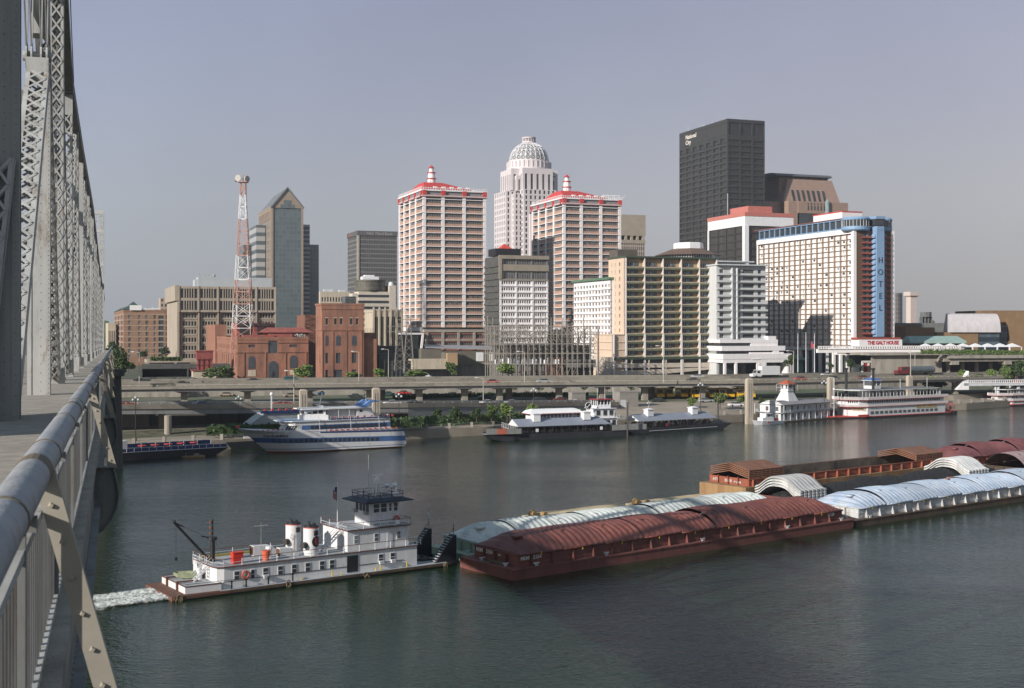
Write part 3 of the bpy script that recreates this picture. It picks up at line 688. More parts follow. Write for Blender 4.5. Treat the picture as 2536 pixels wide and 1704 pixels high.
b_ = MB(); b_.quad((0, 0, 0), (0, Le, 0), (0, Le, zt), (0, 0, zt)); b_.build('glass_side', curtain('side_curtain', (.13, .135, .13), (.17, .16, .14), (.30, .24, .18), 3.0, 3.2, .35, .2, .3), t)
b_ = MB(); b_.add([(-.5, -1, zt), (Ln / 2, -1, za + .6), (Ln + .5, -1, zt), (-.5, Le, zt), (Ln / 2, Le, za + .6), (Ln + .5, Le, zt)], [(0, 1, 4, 3), (1, 2, 5, 4), (3, 4, 5)]); b_.bar((-.4, -.8, zt + .2), (Ln / 2, -.8, za + .8), .9, 1.2, up=(0, 1, 0)); b_.bar((Ln + .4, -.8, zt + .2), (Ln / 2, -.8, za + .8), .9, 1.2, up=(0, 1, 0)); b_.build('roof', mat('lead_roof', (.15, .165, .17), .5, .1, .5), t)
def wing(x0, x1, y0, y1, py, m, name='wing'):
 q = MB(); q.box(x0, y0, 0, x1, y1, ZT(py, Z) - CITY); return q.build(name, m, t)
g2 = curtain('dark_curtain', (.04, .05, .055), (.06, .07, .075), (.12, .13, .13), 2.6, 3.2, .08, .10, .2)
gst = curtain('banded_curtain', (.055, .065, .07), (.07, .08, .085), (.26, .28, .29), 30, 3.2, .0, .42, .3)
px2m = Z / F
wing(Ln + .01, Ln + 17 * px2m * 1.08, 3, 14, 553, gst); wing(Ln + 17 * px2m * 1.08, Ln + 40 * px2m * 1.08, 6, 20, 602, gl)
wing(-7, -.02 - .5, Le * .42, Le, 551, curtain('striped_stone', (.36, .36, .36), (.40, .39, .38), (.10, .12, .13), 40, 6.2, 0, .45, .4)); wing(-13, -.52, Le * .8, Le + 14, 597, g2)
# ---- 5 Fifth Third tower
Z = 880; (o, Le, Ln) = place(886, Z, 861, 983); zt = ZT(571, Z) - CITY
t = thing('bank_tower', 'dark gridded office tower with a bank name along its flat top', 'tower', o, TH)
b_ = MB(); b_.quad((0, 0, 0), (Ln, 0, 0), (Ln, 0, zt - 3.4), (0, 0, zt - 3.4)); b_.quad((0, 0, 0), (0, Le, 0), (0, Le, zt - 3.4), (0, 0, zt - 3.4)); backs(b_, Ln, Le, 0, zt - 3.4);
b_.build('grid_wall', curtain('grey_grid', (.045, .047, .052), (.075, .075, .075), (.17, .165, .155), 1.25, 3.3, .24, .30, .5), t)
b_ = MB(); b_.box(-.4, -.4, zt - 3.4, Ln + .4, Le + .4, zt); b_.build('top_band', mat('dark_panel', (.10, .10, .10), .7, .1, .5), t)
b_ = MB(); b_.box(-.5, -.5, 0, 1.0, -.003, zt - 3.4); b_.box(-.5, -.003, 0, -.003, .9, zt - 3.4); b_.build('corner_pier', mat('pale_pier', (.40, .36, .31), .8, .1, .5), t)
text('Fifth Third Bank', 2.9, mat('dull_sign', (.36, .33, .33), .6, .05), t, (Ln * .22, -.44, zt - 2.7), ROT_N)
text('Fifth Third', 2.4, mat('sign_red', (.45, .15, .12), .6, .05), t, (-.44, Le * .85, zt - 2.6), ROT_E)
# ---- 6 far beige low block
(o, Le, Ln) = place(793, 800, 790, 866); zt = ZT(722, 800) - CITY
t = thing('beige_block', 'low beige office with rows of dark square windows in front of the dark bank tower', 'building', o, TH)
b_ = MB(); r_ = grid(.5, Ln - .5, 10, .55, 4, zt - 2.5, 7, .25, .8); wallface(b_, 'N', 0, Ln, 0, zt, r_, .4); wallface(b_, 'E', 0, Le, 0, zt, [], .4); backs(b_, Ln, Le, 0, zt); b_.build('wall', cream, t); panes(t, to_panes('N', r_, .4, mats=[glass, glassg], wts=[3, 1]))
b_ = MB(); b_.box(3, 3, zt, 9, 6, zt + 1.6); b_.box(13, 2, zt, 17, 6, zt + 1.2); b_.build('roof_units', gwhite, t)
(o, Le, Ln) = place(855, 640, 851, 882); zt = ZT(734, 640) - CITY
t = thing('grey_glass_block', 'small flat topped blue grey block just above the brick tower', 'building', o, TH)
b_ = MB(); b_.box(0, 0, 0, Ln, 8, zt); b_.build('wall', g2, t)
# ---- 7 round-topped banded building
Z = 700; (o, Le, Ln) = place(889, Z, 871, 980); zt = ZT(722, Z) - CITY
t = thing('banded_building', 'cream banded building with a round dark glass lounge and white plant room on its roof', 'building', o, TH)
b_ = MB()
fh = 3.3; nf_ = 14
for j in range(nf_):
 za_ = zt - (j + 1) * fh;
 if za_ < 0: break
 b_.box(-.2, -.2, za_ + 1.5, Ln * .82, 12, za_ + fh - .004)
b_.box(Ln * .82, -.4, 0, Ln, 12, zt + 3.6); b_.box(-3.5, 1, 0, -.2, 10, zt - 1); b_.build('wall', mat('cream_band', (.56, .50, .42), .8, .06, .5), t)
b_ = MB(); b_.box(0, 0, 0, Ln * .82 - .01, 11, zt - .3); b_.build('glass_core', glass, t)
cx_ = Ln * .40; b_ = MB(); b_.lathe([(8.6, zt), (9.1, zt + 1), (9.1, zt + 2.2), (8.9, zt + 2.3), (8.9, zt + 5.6), (9.2, zt + 5.8), (9.2, zt + 6.8)], (cx_, 8), 36); b_.build('lounge_drum', mat('bronze_glass', (.075, .072, .06), .3, .2, .3, col2=(.14, .13, .10)), t)
b_ = MB(); b_.box(cx_ - 5.4, 4, zt + 6.8, cx_ + 4, 10, zt + 8.7); b_.box(cx_ - 4, 4.5, zt + 8.7, cx_ + 1.5, 9, zt + 9.6); b_.build('plant_room', white, t)
q = MB(); q.lathe([(1.8, zt + 3.6), (1.8, zt + 4.4), (1.2, zt + 5.4), (.2, zt + 5.8)], (Ln * .9, 3), 12); q.build('roof_vent', white, t)
# ---- 8 ornate cream building
Z = 560; (o, Le, Ln) = place(925, Z, 903, 996); zt = ZT(770, Z) - CITY
t = thing('ornate_building', 'ornate cream stone building with tall windows right of the orange brick tower', 'building', o, TH)
b_ = MB(); nb = 5; r_ = []
for i in range(nb):
 c = (i + .5) * Ln / nb; r_ += [(c - .8, c - .1, 6, zt - 2.6), (c + .1, c + .8, 6, zt - 2.6), (c - .8, c + .8, 1.5, 4.6)]
rE = grid(.5, Le - .5, 5, .3, 3, zt - 6, 2, .2, .8)
wallface(b_, 'N', 0, Ln, 0, zt, r_, .5); wallface(b_, 'E', 0, Le, 0, zt, rE, .5); backs(b_, Ln, Le, 0, zt)
for i in range(nb + 1): b_.box(i * Ln / nb - .4, -.5, 0, i * Ln / nb + .4, -.003, zt + 1.2); b_.prism([(i * Ln / nb - .4, -.5), (i * Ln / nb + .4, -.5), (i * Ln / nb + .4, 0), (i * Ln / nb - .4, 0)], zt + 1.2, zt + 1.9, [(i * Ln / nb - .05, -.3), (i * Ln / nb + .05, -.3), (i * Ln / nb + .05, -.2), (i * Ln / nb - .05, -.2)])
b_.box(0, -.25, 5, Ln, -.003, 5.6); b_.box(-.2, -.2, zt, Ln, .4, zt + .6); b_.box(-.25, .4, zt - .6, -.003, Le, zt + .4)
b_.build('wall', cream, t); panes(t, to_panes('N', r_, .5, mats=[glass], wts=[1]) + to_panes('E', rE, .5))
# ---- 9/10 the two white and orange towers
ow = mat('bright_white_concrete', (.74, .71, .71), .7, .05, .4, streak=True); osp = mat('orange_brick_spandrel', (.43, .27, .20), .9, .12, .3); ored = mat('cornice_red', (.50, .055, .05), .6, .1, .5); opk = mat('cornice_pink', (.58, .40, .38), .7, .1, .5)
strip = curtain('ribbon_window', (.075, .075, .075), (.14, .14, .135), (.24, .23, .22), 1.15, 50, .2, 0, .25)
strip2 = curtain('ribbon_window_blinds', (.05, .055, .06), (.34, .34, .33), (.17, .165, .16), 1.15, 50, .2, 0, .3)
def condo(xc, Z, xl, xr, py, nfl, label, name, rail):
 (o, Le, Ln) = place(xc, Z, xl, xr); zt = ZT(py, Z) - CITY
 t = thing(name, label, 'tower', o, TH, 'white and orange apartment towers')
 fh = 16.75 / F * 570 if Z < 590 else 16.1 / F * 600
 zb = 20.3; fh = (zt - 2.6 - zb) / nfl
 core = MB(); core.box(.6, .6, 0, Ln - .6, Le - .6, zt); core.build('core', glassg, t)
 pil = MB(); nbN, nbE = 3, 4
 pw = Ln * .045; xsN = [0, Ln * .295 + .0, Ln * .64, Ln]
 xsN = [(0, pw * 1.0), (Ln * .29, Ln * .29 + pw * 1.1), (Ln * .625, Ln * .625 + pw * 1.1), (Ln - pw, Ln)]
 for a, c in xsN: pil.box(a, -.5, zb, c, .58, zt - 1.3); pil.box(a, Le - .5, zb, c, Le + .4, zt - 1.3)
 pe = Le / nbE
 for i in range(nbE + 1):
  a = min(i * pe, Le - 1.3); pil.box(-.5, max(a, .59), zb, .58, a + (1.5 if i else 1.2), zt - 1.3) if i else None
 pil.build('pillars', ow, t)
 for j in range(nfl):
  z = zb + j * fh
  q = MB(); q.box(-.55, -.62, z + fh - .30, Ln + .35, .55, z + fh - .02); q.box(-.55, .56, z + fh - .30, .55, Le, z + fh - .02)
  sl_ = q.build('floor_slab', ow, t) if j == 0 else None
  if j == 0: slab0 = sl_
  else: c = slab0.copy(); COL.objects.link(c); c.location = (0, 0, j * fh)
  # orange spandrels
  q = MB() if j == 0 else None
  if j == 0:
   for (a0, a1), (c0, c1) in zip(xsN[:-1], xsN[1:]): q.box(a1, -.25, z, c0, .5, z + fh * .36)
   for i in range(nbE): q.box(-.25, i * pe + (1.5 if i else .6), z, .5, (i + 1) * pe, z + fh * .45)
   sp0 = q.build('spandrel', osp, t)
  else: c = sp0.copy(); COL.objects.link(c); c.location = (0, 0, j * fh)
  for (a0, a1), (c0, c1) in zip(xsN[:-1], xsN[1:]):
   m_ = rg.choices([strip, strip2], [5, 1 if 'right' in label else .3])[0]
   window_part(c0 - a1, fh * .62 - .3, 'N', m_, t, ((a1 + c0) / 2, .1, z + fh * .36 + (fh * .64 - .42) / 2))
  for i in range(nbE):
   a = i * pe + (1.5 if i else .6)
   if j < nfl and i < 2: window_part((i + 1) * pe - a, fh * .55 - .42, 'E', strip, t, (.1, (a + (i + 1) * pe) / 2, z + fh * .45 + (fh * .55 - .42) / 2))
 # cornice storey
 q = MB(); q.box(-.8, -1.0, zt - 1.6, Ln + .6, Le + .4, zt - .95); q.build('cornice_band', opk, t)
 q = MB()
 for a, c in xsN: q.box(a - .2, -1.1, zt - .95, c + .2, -.2, zt + 1.2)
 for i in range(nbE + 1): a = min(i * pe, Le - 1.3); q.box(-1.0, a, zt - 1.6, -.2, a + 1.5, zt + 1.0)
 q.build('cornice_brackets', ored, t)
 q = MB(); q.box(-.4, -.2, zt - .95, Ln + .2, Le, zt + .9); q.build('attic', mat('attic_grey', (.22, .22, .23), .6, .15, .5), t)
 q = MB(); q.box(-.9, -.9, zt + .9, Ln + .6, Le + .4, zt + 1.6)
 for k in range(26): q.box(k * Ln / 26, -.8, zt + 1.6, k * Ln / 26 + .25, -.6, zt + 2.3)
 for k in range(26): q.box(-.8, k * Le / 26, zt + 1.6, -.6, k * Le / 26 + .25, zt + 2.6)
 q.box(-.85, -.85, zt + 2.3, Ln + .5, -.6, zt + 2.5); q.box(-.85, -.85, zt + 2.6, -.6, Le, zt + 2.8)
 q.build('roof_rail', ow, t)
 q = MB(); i0, i1 = Ln * .04, Ln * .80; q.prism([(i0, 1), (Ln * .80, 1), (Ln * .80, Le - 3), (i0, Le - 3)], zt + 2.0, zt + 6.2, [(Ln * .12, Le * .28), (Ln * .42, Le * .28), (Ln * .42, Le * .5), (Ln * .12, Le * .5)]); q.build('roof', ored, t)
 q = MB(); q.box(i0 + .3, 2.3, zt + 1.6, Ln * .84 - .3, Le - 3.3, zt + 2.4)
 for k in range(5): x = Ln * (.2 + .13 * k); q.box(x, 2.4, zt + 2.4, x + 1.6, 4.2, zt + 3.4)
 q.build('dormers', ow, t)
 q = MB(); cx_, cy_ = Ln * .30, Le * .42; zz = zt + 6.1
 q.lathe([(2.0, zz), (1.85, zz + 2.6), (1.75, zz + 2.61), (1.6, zz + 5.4), (1.15, zz + 5.5), (1.0, zz + 7.6)], (cx_, cy_), 12); q.build('lantern', ow, t)
 q = MB(); q.lathe([(2.4, zz + 2.4), (2.4, zz + 2.75)], (cx_, cy_), 12); q.lathe([(2.1, zz + 5.2), (2.1, zz + 5.55)], (cx_, cy_), 12); q.lathe([(1.6, zz + 7.6), (1.2, zz + 7.9), (.1, zz + 9.0)], (cx_, cy_), 12)
 for k in range(6): a = 2 * pi * k / 6; q.box(cx_ + 1.9 * cos(a) - .12, cy_ + 1.9 * sin(a) - .12, zz + .8, cx_ + 1.9 * cos(a) + .12, cy_ + 1.9 * sin(a) + .12, zz + 1.4)
 q.build('lantern_rings', ored, t)
 # base
 q = MB(); q.box(-1.0, 1.5, zb - 1.8, Ln, Le, zb - .02); q.box(0, 1.5, 0, 1.5, 3, zb - 1.8); q.box(-1.2, Le * .75, 0, 0, Le, zb - 1.8); q.build('transfer_beam', ow if rail == 0 else gwhite, t)
 return t, Le, Ln, zt, zb
# brick podium shared by the towers
tA, LeA, LnA, ztA, zbA = condo(1047, 570, 990, 1203, 477, 19, 'white and orange apartment tower with red hipped roof, left of the domed tower', 'apartment_tower', 0)
tB, LeB, LnB, ztB, zbB = condo(1393.5, 602, 1319, 1537, 497, 18, 'white and orange apartment tower with red hipped roof, right of the domed tower', 'apartment_tower', 1)
q = MB()
q.box(LnB + -8, 3, ztB + 3.6, LnB + 1, 3.4, ztB + 4.0)
for k in range(4): q.bar((LnB - 8 + 3 * k, 3.2, ztB + 1.5), (LnB - 8 + 3 * k, 3.2, ztB + 4), .25); q.bar((LnB - 8 + 3 * k, 3.2, ztB + 1.5), (LnB - 5 + 3 * k, 3.2, ztB + 4), .2)
q.build('window_cleaning_rig', white, tB)
(o, Le, Ln) = place(1052, 566, None, 1440);
t = thing('brick_podium', 'long low brick podium with window bands under the orange and white towers', 'building', o, TH)
zt = zbA - 2.2; r_ = [(a, c, z1_, z2_) for (a, c, _, _) in grid(1, Ln - 1, 10, .86, 0, 1, 1, 0, 1) for (z1_, z2_) in ((zt - 2.6, zt - 1.0), (zt - 6.6, zt - 4.6))]
q = MB(); wallface(q, 'N', 0, Ln, 0, zt, r_, .5); wallface(q, 'E', 0, 30, 0, zt, [], .5); backs(q, Ln, 30, 0, zt); q.build('wall', mat('podium_brick', (.30, .125, .09), .9, .15, .4), t); panes(t, to_panes('N', r_, .5, mats=[strip], wts=[1]))
q = MB(); q.box(-.4, -.5, zt, Ln, 30, zt + 1.2)
for k in range(11): q.box(1 + (Ln - 2) * k / 10 - .6, -.4, zt - 8, 1 + (Ln - 2) * k / 10 + .6, -.003, zt)
q.box(0, -.3, zt - 4.0, Ln, -.005, zt - 3.2); q.build('concrete_frame', mat('grey_tan_concrete', (.34, .31, .27), .9, .12, .4), t)
t = thing('dark_podium', 'dark glass podium block with slanting white edge at the foot of the left apartment tower', 'building', place(1020, 560)[0], TH)
q = MB(); q.prism([(-6, 2), (3.6, 2), (3.6, 18), (-6, 18)], 0, 17, [(-4.5, 2), (3.6, 2), (3.6, 18), (-4.5, 18)]); q.build('glass_block', mat('dark_green_glass', (.03, .036, .034), .25, .3, .3), t)
q = MB(); q.bar((3.7, 1.7, 0), (5.6, 1.7, 17), .9, 1.0); q.box(-5, 1.5, 17, 6, 18, 17.8); q.build('edge_beam', ow, t)
# ---- 11 domed tower
Z = 985; X0 = (1311 - CX) / F * Z
t = thing('domed_tower', 'tall white stepped tower crowned with an open white lattice dome', 'tower', (X0, Z + 28, CITY), TH)
dw = mat('white_granite', (.60, .55, .555), .7, .04, .2); dwin = glass
def z_(py): return ZT(py, Z) - CITY
U = Z / F
def block(x0, y0, x1, y1, za, zb, wins=None, name='wall', m=None, fcs='NE'):
 """tower block centred on the root; windows given as (n_N, n_E, storeys, frac, f0, f1)"""
 q = MB(); items = []
 for fc in 'NE':
  u0, u1 = (x0, x1) if fc == 'N' else (y0, y1); off = y0 if fc == 'N' else x0; rr_ = []
  if wins and fc in fcs:
   nn_ = wins[0] if fc == 'N' else wins[1]
   if nn_: rr_ = grid(u0 + .6, u1 - .6, nn_, wins[3], za, zb, wins[2], wins[4], wins[5])
  wallface(q, fc, u0, u1, za, zb, rr_, .5, off); items += to_panes(fc, rr_, .5, off, [glass, glassg], [2, 1])
 backs(q, x1 - x0, y1 - y0, za, zb, x0=x0, y0=y0); q.build(name, m or dw, t); return items
hw = 24; hd = 24
it = []
ztop = z_(480 - 8)
# main shaft, stepped
it += block(-14, -25, 14, 25, 0, z_(468), (7, 8, 30, .45, .2, .85))
it += block(-20, -20, 20, 20, 0, z_(478), (12, 9, 30, .42, .2, .85))
it += block(-25, -14, 25, 14, 0, z_(470), (14, 6, 28, .42, .2, .85))
it += block(-9, -27, 9, 27, 0, z_(530), (6, 8, 26, .42, .2, .85))
panes(t, it, limit=100)
it = []
it += block(-13, -20, 13, 20, z_(468), z_(413), (5, 7, 1, .42, .0, .74), 'crown_wall')
it += block(-20, -13, 20, 13, z_(468), z_(413), (8, 5, 1, .42, .0, .74), 'crown_wall')
it += block(-17, -17, 17, 17, z_(470), z_(432), (9, 8, 1, .4, .05, .75), 'crown_wall')
panes(t, it, name='tall_window', limit=60)
q = MB(); q.lathe([(18.4, z_(413)), (18.4, z_(408)), (17.8, z_(408)), (17.8, z_(392)), (16.6, z_(392)), (16.6, z_(388))], (0, 0), 32)
for k in range(32): a = 2 * pi * k / 32; q.box(17.9 * cos(a) - .35, 17.9 * sin(a) - .35, z_(408), 17.9 * cos(a) + .35, 17.9 * sin(a) + .35, z_(392))
q.build('drum', dw, t)
q = MB(); q.lathe([(19.0, z_(420)), (19.0, z_(414))], (0, 0), 8, R(22.5)); q.build('cornice', mat('pinkish_cornice', (.50, .42, .42), .8, .06, .3), t)
q = MB(); Rd = 16.0; zb_ = z_(389); Hd = z_(341) - zb_; nr = 10; nl = 24
def dp(i, j):
 a = (i / nr) * R(76); th_ = 2 * pi * (j) / nl; return Vector((Rd * cos(a) * cos(th_), Rd * cos(a) * sin(th_), zb_ + Hd * sin(a) / sin(R(76))))
for i in range(nr):
 for j in range(nl):
  q.bar(dp(i, j), dp(i + 1, j), .5 if j % 2 == 0 else .32)
  if i < 9 and (i % 2 == 0):
   q.bar(dp(i, j), dp(min(i + 2, nr), j + 1), .26); q.bar(dp(i, j + 1), dp(min(i + 2, nr), j), .26)
  if i % 2 == 0: q.bar(dp(i, j), dp(i, j + 1), .3)
q.build('lattice_dome', mat('dome_white', (.72, .71, .72), .5, .03, .5), t)
q = MB(); q.lathe([(Rd - 1.2, zb_), (Rd * .86, zb_ + Hd * .35), (Rd * .6, zb_ + Hd * .68), (Rd * .25, zb_ + Hd * .9)], (0, 0), 24); q.build('inner_dome', mat('inner_dome_grey', (.24, .25, .26), .6, .1, .3), t, smooth=True)
q = MB(); zc = zb_ + Hd; q.lathe([(5.6, zc - .3), (5.6, zc + .7)], (0, 0), 24); q.lathe([(5.6, zc + 3.2), (5.9, zc + 4.3)], (0, 0), 24); q.lathe([(4.4, zc + .7), (4.4, zc + 3.2)], (0, 0), 16)
for k in range(16): a = 2 * pi * k / 16; q.bar((5.2 * cos(a), 5.2 * sin(a), zc + .7), (5.2 * cos(a), 5.2 * sin(a), zc + 3.2), .6)
q.build('dome_lantern', dw, t)
# ---- 12 mid building with little red pyramid
Z = 545; (o, Le, Ln) = place(1237, Z, 1201, 1357); zt = ZT(634, Z) - CITY
t = thing('banded_office', 'mid rise office with white window bands, tan attic and a small red pyramid roof', 'building', o, TH)
fh = 15.9 / F * Z; nf_ = 13; zat = zt - 10.5; r_ = []
for i in range(3):
 a0 = Ln * (.035 + i / 3 * .975); a1 = a0 + Ln * .285
 for k in range(6):
  c = a0 + (k + .5) * (a1 - a0) / 6
  for j in range(nf_): r_.append((c - .39, c + .39, zat - (j + 1) * fh + fh * .40, zat - (j + 1) * fh + fh * .82))
q = MB(); wallface(q, 'N', 0, Ln, 0, zat, r_, .4); q.build('wall', ow, t)
panes(t, to_panes('N', r_, .4, mats=[glass, bronze, glassg], wts=[5, 2, 3]))
q = MB()
for j in range(nf_): q.box(-.2, -.55, zat - (j + 1) * fh + fh * .03, Ln + .2, -.003, zat - (j + 1) * fh + fh * .12)
for a in (0, Ln / 3 - .3, Ln * 2 / 3 - .2, Ln - .9): q.box(a, -.3, 0, a + .9, -.005, zat)
q.build('ledges', ow, t)
q = MB(); wallface(q, 'E', 0, Le, 0, zt, [], .3);
for j in range(18): q.box(-.5, 0, zat + 6 - j * fh, -.003, Le, zat + 6.9 - j * fh)
backs(q, Ln, Le, 0, zt); q.build('side_wall', mat('dark_grey_wall', (.075, .075, .07), .8, .2, .4), t)
q = MB(); q.box(-.4, -.8, zt - 1.2, Ln + .3, .3, zt + .4); q.box(-.2, -.5, zt - 6.4, Ln + .2, -.003, zt - 3.6); q.box(-.2, -.5, zat - .2, Ln + .2, -.003, zat + .4); q.box(-.4, -.8, zt - 10, .9, -.003, zt - 1.2)
q.build('attic_bands', mat('tan_attic', (.27, .235, .185), .9, .1, .4), t)
r2_ = grid(.5, Ln - .5, 3, .9, zt - 3.6, zt - 1.2, 1, 0, 1) + grid(.5, Ln - .5, 3, .9, zt - 9.8, zt - 6.6, 1, 0, 1); q = MB(); wallface(q, 'N', 0, Ln, zat, zt, r2_, .3); q.build('attic_wall', mat('tan_attic'.replace('tan', 'grey'), (.2, .2, .2)), t); panes(t, to_panes('N', r2_, .3, mats=[strip], wts=[1]), name='attic_window')
q = MB(); q.box(-.4, 4, zt + .4, 11.5, 14, zt + 3.6); q.build('roof_house', black, t)
q = MB(); q.prism([(2.6, 5.5), (8.2, 5.5), (8.2, 11), (2.6, 11)], zt + 3.6, zt + 5.9, [(5, 8), (5.6, 8), (5.6, 8.6), (5, 8.6)]); q.build('pyramid_roof', redp, t)
# ---- 13 beige ribbed tower
Z = 830; (o, Le, Ln) = place(1533, Z, 1528, 1597); zt = ZT(531, Z) - CITY
t = thing('ribbed_tower', 'tan tower with close vertical ribs under a blank top, right of the right apartment tower', 'tower', o, TH)
q = MB(); q.box(0, 0, 0, Ln, 24, zt - 19.2); q.build('ribbed_wall', curtain('tan_ribs', (.10, .085, .075), (.14, .115, .10), (.40, .34, .28), 1.55, 3.4, .42, .24, .7), t)
q = MB(); q.box(-.4, -.4, zt - 14, Ln + .4, 24.4, zt); q.box(-.3, -.3, zt - 19.2, Ln + .3, 24, zt - 16.8)
for k in range(5): q.box(k * (Ln - 2) / 4, -.35, zt - 16.8, k * (Ln - 2) / 4 + 1.6, 3, zt - 14)
q.build('blank_top', mat('tan_top', (.34, .29, .225), .9, .08, .2), t)
q = MB(); q.box(.4, 3, zt - 16.8, Ln - .4, 23, zt - 14); q.build('recess', bronze, t)
# ---- 14 small white hotel with green roof edge
Z = 500; xr = 1512; X = (xr - CX) / F * Z; k_ = (1421 - CX) / F; Le = (X - k_ * Z) / (sT + k_ * cT)
t = thing('white_hotel', 'small white hotel with plain balconies and a green roof edge', 'building', (X, Z, CITY), TH)
zt = ZT(689, Z) - CITY; q = MB(); r_ = []; nf_ = 15; fh = 14.2 / F * 530
for j in range(nf_):
 for k in range(12): c = (k + .5) * Le / 12; r_.append((c - .95, c + .95, zt - 1.8 - (j + 1) * fh + fh * .32, zt - 1.8 - (j + 1) * fh + fh * .8))
r_ = [r for r in r_ if r[2] > .5]
wallface(q, 'E', 0, Le, 0, zt, r_, .5); q.box(.62, 0, 0, 14, Le, zt - .01)
q.build('wall', ow, t); panes(t, to_panes('E', r_, .45, mats=[glass, glassg, mat('tan_curtain', (.40, .32, .22))], wts=[3, 3, 2]))
q = MB()
for j in range(nf_):
 z = zt - 1.8 - (j + 1) * fh
 if z > 0: q.box(-.5, -.3, z - .15, -.003, Le, z + .05)
q.build('balcony_slabs', ow, t)
q = MB(); q.box(-1.0, -.4, zt - .5, 14, Le + .4, zt + .4); q.build('roof_edge', mat('roof_green', (.09, .17, .11), .7, .1, .5), t)
# ---- 15 yellow and green apartment hotel
Z = 490; (o, Le, Ln) = place(1549, Z, 1507, 1775); zt = ZT(637, Z) - CITY
t = thing('yellow_apartment_block', 'tan and green apartment block with deep balconies in five bays above a ramped garage', 'building', o, TH)
pw_ = MB(); zL = ZT(1120 / 3.408 + 500, Z) - CITY; zB = ZT(500 + 1310 / 3.408, Z) - CITY
rE = [];  nf_ = 10; fh = (zt - 1.2 - zL) / nf_
for j in range(nf_):
 for c, w_ in ((Le * .80, .5), (Le * .60, .5), (Le * .34, 1.2)): rE.append((c - w_ / 2, c + w_ / 2, zL + j * fh + fh * .3, zL + j * fh + fh * .8))
wallface(pw_, 'E', 0, Le, zL - 12, zt, rE, .3)
pw_.quad((Ln, 0, 0), (Ln, Le, 0), (Ln, Le, zt), (Ln, 0, zt)); pw_.quad((0, Le, 0), (Ln, Le, 0), (Ln, Le, zt), (0, Le, zt)); pw_.quad((0, 0, zt), (Ln, 0, zt), (Ln, Le, zt), (0, Le, zt))
# wider lower storeys
w2 = 5.2; zl0 = zB; pw_.box(-w2, .5, 0, -.003, Le + 3, zL)
for k in range(4): pw_.box(-w2 - .3, .2, zB + k * (zL - zB) / 3 - .15, -.35, Le + 3.2, zB + k * (zL - zB) / 3 + .15)
pw_.build('end_wall', peach, t)
panes(t, to_panes('E', rE, .3, mats=[glassg, mat('tan_window', (.22, .15, .10))], wts=[1, 1]), name='end_window')
dep = 1.5; bw = Ln / 5; nall = nf_ + 3; fl = [zL + j * fh for j in range(nf_)] + [zB + j * (zL - zB) / 3 for j in range(3)]
oc = mat('ochre_balcony_wall', (.40, .31, .21), .85, .1, .4); gr = mat('green_spandrel', (.115, .14, .09), .8, .12, .3); fr_ = mat('balcony_fascia', (.36, .31, .21), .8, .12, .4)
q = MB(); q.quad((0, dep, 0), (Ln, dep, 0), (Ln, dep, zt), (0, dep, zt)); q.quad((-w2, dep, 0), (0, dep, 0), (0, dep, zL), (-w2, dep, zL)); q.build('back_wall', oc, t)
q = MB()
for i in range(6): q.box(min(i * bw, Ln - .3) - .0, -.1, zB, min(i * bw, Ln - .3) + .32, dep - .003, zt)
q.box(-w2, -.1, zB, -w2 + .3, dep - .003, zL); q.build('party_walls', peach, t)
q = MB()
for i in range(6): x = min(i * bw, Ln - .3); q.box(x - .2, -.45, 0, x + .55, -.103, zL); q.box(x - .05, -.35, zL, x + .35, -.103, zt)
q.box(-w2 - .2, -.45, 0, -w2 + .35, -.103, zL); q.build('white_ribs', ow, t)
first = True; its = []
for j, z in enumerate(fl):
 f2 = fh if j < nf_ else (zL - zB) / 3
 for i in range(-1 if j >= nf_ else 0, 5):
  x = i * bw + .36 if i >= 0 else -w2 + .36; x1 = (i + 1) * bw - .06 if i >= 0 else -.3; wdt = x1 - x
  if i >= 0:
   if first:
    q = MB(); q.box(0, -.30, 0, wdt, 0, .18); q.box(0, -.3, .18, wdt * .99, -.22, f2 * .17); a_ = q.build('balcony_parapet', fr_, t, loc=(x, 0, z + .02))
    q = MB(); q.box(0, 0, 0, wdt, dep - .01, .16); q.box(0, -.12, -f2 * .20, wdt, -.003, -.01); b0 = q.build('balcony_floor', gr, t, loc=(x, 0, z + .02)); first = False
   else:
    for src in (a_, b0): c = src.copy(); COL.objects.link(c); c.location = (x, 0, z + .02)
  its.append(('N', x + wdt * .40, z + f2 * .52, wdt * .72, f2 * .50, dep - .12, 0, rg.choice([glassg, strip, strip])))
panes(t, its, name='glazing')
q = MB()
for (fc, u, z, w_, h_, d, off, m__) in its:
 for k in (.31, .5, .62): q.box(u - w_ / 2 + w_ * k - .09, dep - .17, z - h_ / 2, u - w_ / 2 + w_ * k + .09, dep - .125, z + h_ / 2)
 q.box(u - w_ * .06, dep - .2, z - h_ * .62, u + w_ * .10, dep - .13, z - h_ * .28)
tag(q.build('mullions', gwhite, t), kind='stuff')
q = MB(); q.box(-.3, -.6, zt - .1, Ln + .3, Le + .3, zt + .55); q.build('roof_edge', mat('dark_green_edge', (.05, .075, .05), .7, .1, .5), t); q = MB(); q.box(-w2, -.6, zB - 1.0, Ln + .2, .3, zB - .1); q.build('base_band', mat('dark_green_edge', (.05, .075, .05), .7, .1, .5), t)
q = MB(); q.box(1.5 - 6 + 4.8, 8, zt + .55, 9, 16, zt + 3.6); q.build('roof_house', mat('dark_brown_block', (.10, .085, .07), .9, .15, .4), t)
